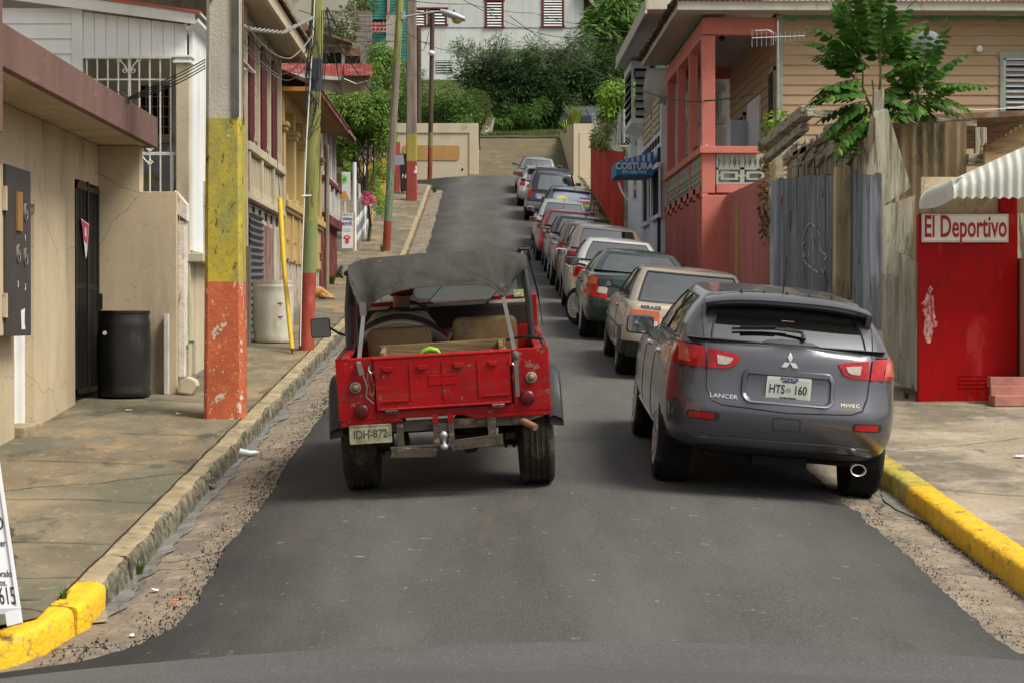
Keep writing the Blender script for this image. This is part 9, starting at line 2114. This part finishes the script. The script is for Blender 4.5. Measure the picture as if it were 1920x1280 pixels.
b = MB(); b.box(cx-.04,cx+.04,Y-.016,Y-.0125,cz+.04,cz+.07); b.build('print_label', M_sign, sh)
text_obj('VENTA', .09, facing((cx, Y-.004, PZ(403.5,Y)), 0,-1), 'lettering', M_ink, bd, ext=.001); text_obj('Gildan', .11, facing((cx+.01, Y-.004, PZ(411,Y)), 0,-1), 'lettering', M_inkb, bd, ext=.001, bold=.003); text_obj('anvil', .15, facing((cx, Y-.004, PZ(419,Y)), 0,-1), 'lettering', M_ink, bd, ext=.001, bold=.003)
b = MB(); b.box(cx-.16,cx+.16,Y-.005,Y-.001,PZ(423.6,Y),PZ(422.8,Y))
for py in (429,431.5,434): b.box(cx-.1,cx+.1,Y-.005,Y-.001,PZ(py+.7,Y),PZ(py,Y))
b.build('fine_print', mat('print_grey',(.4,.4,.42),.5), bd)
t = thing('garden_fence', 'chain-link garden fence with white posts beside the sign boards', 'fence', (PX(672,59), 59, SWL(-3.7,59)))
b = MB()
for px, Y, top in ((665,57,305),(684,62,303),(674,60,345),(677,66,345)): x = PX(px, Y); b.tube([(x,Y,SWL(x,Y)-.05),(x,Y,PZ(top,Y))], .055 if px == 665 else .04, 8)
b.build('post', M_white, t, smooth=60)
b = MB()
for k in range(40):
 y = 57+k*.33; x = -3.62-.003*k; z0 = SWL(x,y); b.tube([(x,y,z0),(x,y+.02,z0+1.35+.05*math.sin(k))], .010, 4)
 if k % 1 == 0: b.tube([(x,y,z0+.1),(x,y+.33,z0+.45)], .006, 3, cap=False); b.tube([(x,y,z0+.5),(x,y+.33,z0+.95)], .006, 3, cap=False)
b.build('mesh', M_galv, t)
b = MB(); Y = 60; b.obox(P(737,302,Y), P(757,300,Y), .08,.30, up=(0,0,1)); tag(b.build('grey_panel', M_galv, bevel=.01), 'small tilted grey panel fixed behind the leaning pole', 'panel')
Y = 43; b = MB(); b.obox(P(605,512,Y), P(608,494,Y), .12,.05, up=(0,1,0)); tag(b.build('pale_slab', mat('pale_blue_slab',(.36,.44,.47),.6), bevel=.006), 'pale bluish slab leaning at the foot of the dark red house', 'slab')
tuft('weed', 'green weeds at the foot of the dark red wall', (PX(636,46), 46, SWL(-3.3,46)), 60, .30, LF_mid, 1, .03)
tuft('weed', 'dry weeds beside the pale bluish slab', (PX(622,43.5), 43.5, SWL(-3.3,43.5)), 60, .28, LF_oliv, 2, .03)
tuft('weed', 'tuft of grass in the left gutter by the broken kerb', (-2.13, 12.35, GR(-2.13,12.35)), 110, .10, LF_mid, 3, .006, .6)
tuft('weed', 'small weed on the yellow kerb joint at the corner', (-2.30, 10.95, SWL(-2.3,10.95)), 46, .07, LF_mid, 4, .006, .9)
tuft('weed', 'weed at the foot of the leaning teal and red pole', (PX(717,56.6), 56.6, SWL(-2.9,56.6)), 40, .25, LF_mid, 5, .03)
tuft('weed', 'weeds in the gutter behind the jeep mirror', (PX(640,26), 26, GR(-2.1,26)), 50, .12, LF_mid, 6, .008)
tuft('weed', 'weed at the foot of the red kiosk beside the grey sheets', (PX(1700,20.9), 20.9, SWR(4.5,20.9)), 40, .10, LF_oliv, 7, .01)
tuft('weed', 'green bush by the uphill end of the left pavement', (PX(815,80), 80, SWL(-2.3,80)), 40, .35, LF_mid, 8, .04)
# dog lying on the pavement
def build_dog():
 Y = 38.2; base = Vector((PX(594,Y), Y, SWL(PX(594,Y),Y)+.0)); t = thing('dog', 'tan dog lying on the left pavement behind the green and red pole', 'dog', base)
 V = [(-.30,0,.12),(-.12,0,.14),(.06,.0,.13),(.16,-.02,.10),(.24,-.03,.06),(.34,-.05,.03),(-.42,0,.15),(-.52,-.03,.12),(-.60,-.05,.08),(.10,-.08,.06),(.22,-.12,.035),(.32,-.15,.025),(-.28,-.12,.05),(-.10,-.18,.03),(.14,.10,.05),(.02,.16,.03),(.28,.02,.02),(.36,.03,.015)]
 E = [(0,1),(1,2),(2,3),(3,4),(4,5),(0,6),(6,7),(7,8),(3,9),(9,10),(10,11),(0,12),(12,13),(3,14),(14,15),(4,16),(16,17)]
 Rr = [.11,.12,.115,.085,.045,.025,.07,.075,.04,.055,.03,.024,.045,.025,.05,.028,.022,.012]
 me = skin_body('body', V, E, Rr, mat('dog_fur',(.42,.22,.08),.9,var=.2,vs=9,bump=.8,bs=40,layers=[((.55,.42,.26),(4,4,4),.55,.7,.7)]), root=1); link('body', me, None, t)
 b = MB()
 for s in (-1,1): b.prism([(-.50,s*.03),(-.46,s*.07),(-.54,s*.08)], 'Z', .15,.17)
 b.build('ears', mat('dog_ear',(.25,.12,.05),.9), t, world=False)
build_dog()
# litter and crumbs
def litter(name, label, verts, m, cat='litter', th=.004, grp='litter'):
 b = MB(); b.face(verts); bmesh.ops.solidify(b.bm, geom=b.bm.faces[:], thickness=th); return tag(b.build(name, m), label, cat, grp)
M_paper = mat('paper_white', (.70,.70,.68), .7)
def scrap(name, label, x, y, z, w, h, m=M_paper, seed=0):
 r = random.Random(seed); pts = []
 for k in range(7):
  a = 2*math.pi*k/7; q = r.uniform(.6,1.1); pts.append(Vector((x+math.cos(a)*w*q, y+math.sin(a)*h*q, z+.012+r.uniform(0,.015))))
 litter(name, label, pts, m, seed=0) if False else litter(name, label, pts, m)
g_ = lambda x, y: GR(x, y)
scrap('paper_scrap', 'white paper scrap in the gutter beside the grass tuft', -1.93, 11.75, g_(-1.93,11.75), .035, .03, seed=1)
scrap('paper_scrap', 'small white scrap at the corner of the asphalt edge', -1.85, 10.55, g_(-1.85,10.5)+.0, .022, .03, seed=2)
scrap('paper_scrap', 'crumpled white scrap on the rust-stained pavement by the drum', PX(251,19.9), 19.6, SWL(-3.4,19.6), .05, .04, seed=3)
scrap('paper_scrap', 'thin white scrap before the orange-red pole', PX(332,19.3), 19.4, SWL(-3.0,19.4), .03, .03, seed=4)
scrap('paper_scrap', 'white paper on the right pavement at the picture edge', PX(1912,16.4), 16.4, SWR(4.3,16.4), .06, .05, seed=5)
scrap('paper_scrap', 'faint pale scrap in the right gutter', 2.98, 13.0, g_(2.98,13), .03, .03, seed=6)
b = MB(); b.lathe([(0,0),(.028,.002),(.033,.02),(.036,.09),(.0365,.092),(.034,.09),(.030,.01)], (0,0,0), 'Z', 18, M_=Matrix.Rotation(R(75),3,'X')); bmesh.ops.translate(b.bm, vec=(PX(401,15.8), 15.8, g_(-2.1,15.8)+.045), verts=b.bm.verts[:])
tag(b.build('plastic_cup', mat('clear_plastic',(.55,.55,.52),.2), smooth=60), 'clear plastic cup lying in the left gutter', 'cup')
b = MB(); c = Vector((PX(460,17.6), 17.6, g_(-2.08,17.6)+.04)); b.tube([c+Vector((-.11,-.03,0)), c+Vector((-.04,-.01,.01)), c+Vector((.04,.0,-.005)), c+Vector((.09,.02,0)), c+Vector((.115,.03,0))], [.028,.032,.026,.022,.011], 12)
tag(b.build('plastic_bottle', mat('bottle_plastic',(.50,.58,.58),.15), smooth=60), 'crushed clear plastic bottle in the left gutter', 'bottle')
for k, (px, py) in enumerate(((318,1129),(322,1128),(338,1128))):
 y = 11.3+k*.06; b = MB(); x = PX(px, y); b.tube([(x,y,g_(x,y)+.02),(x+.035,y+.01,g_(x,y)+.02)], .006, 6)
 tag(b.build('cigarette_butt', mat('butt_orange',(.55,.20,.07),.8)), ('left orange cigarette butt at the asphalt edge','middle orange cigarette butt at the asphalt edge','right orange cigarette butt at the asphalt edge')[k], 'cigarette butt', 'cigarette butts at the asphalt edge')
b = MB(); r = random.Random(77)
def chip(x, y, z, s):
 v = [Vector((x+r.uniform(-s,s), y+r.uniform(-s,s)*1.3, z+h)) for h in (0,0,0)]+[Vector((x+r.uniform(-s,s)*.5, y+r.uniform(-s,s)*.5, z+s*r.uniform(.6,1.3)))]
 vv = b._v(v)
 for f in ((0,1,3),(1,2,3),(2,0,3)): b.bm.faces.new([vv[i] for i in f])
for k in range(2600):
 y = 10.1+r.random()**1.4*16; x = -1.62-abs(r.gauss(0,.13));
 if x < -2.1: continue
 chip(x, y, g_(x,y)+.004, r.uniform(.004,.013))
for k in range(900):
 y = 10.2+r.random()*5; x = 2.70+abs(r.gauss(0,.13))
 if x < 3.18: chip(x, y, g_(x,y)+.004, r.uniform(.003,.010))
for k in range(520):
 y = 11.2+r.random()*3.9; x = 3.17-abs(r.gauss(0,.03)); chip(x, y, g_(x,y)+.004, r.uniform(.004,.012))
for k in range(160):
 x = r.uniform(-2.25,-1.7); y = 10.05+r.random()*.45; chip(x, y, g_(x,y)+.004, r.uniform(.006,.016))
for k in range(260):
 y = 9.4+r.random()*9; x = r.uniform(-1.5,2.6); chip(x, y, g_(x,y)+.022, r.uniform(.002,.006))
o = b.build('asphalt_crumbs', mat('crumb_dark',(.025,.024,.024),.9,var=.3)); o['kind'] = 'stuff'
V = []; F = []
for k in range(420):
 side = r.random() < .6
 y = 10.6+r.random()*12; x = -2.08+abs(r.gauss(0,.05)) if side else 3.14-abs(r.gauss(0,.05)); s = r.uniform(.01,.035)
 leaf_into(V, F, Vector((x, y, g_(x,y)+.014)), Vector((r.gauss(0,1), r.gauss(0,1), .1)).normalized(), Vector((0,0,1)), s, s*.5)
o = mesh_of('fallen_leaves', V, F, LF_dry); o['kind'] = 'stuff'
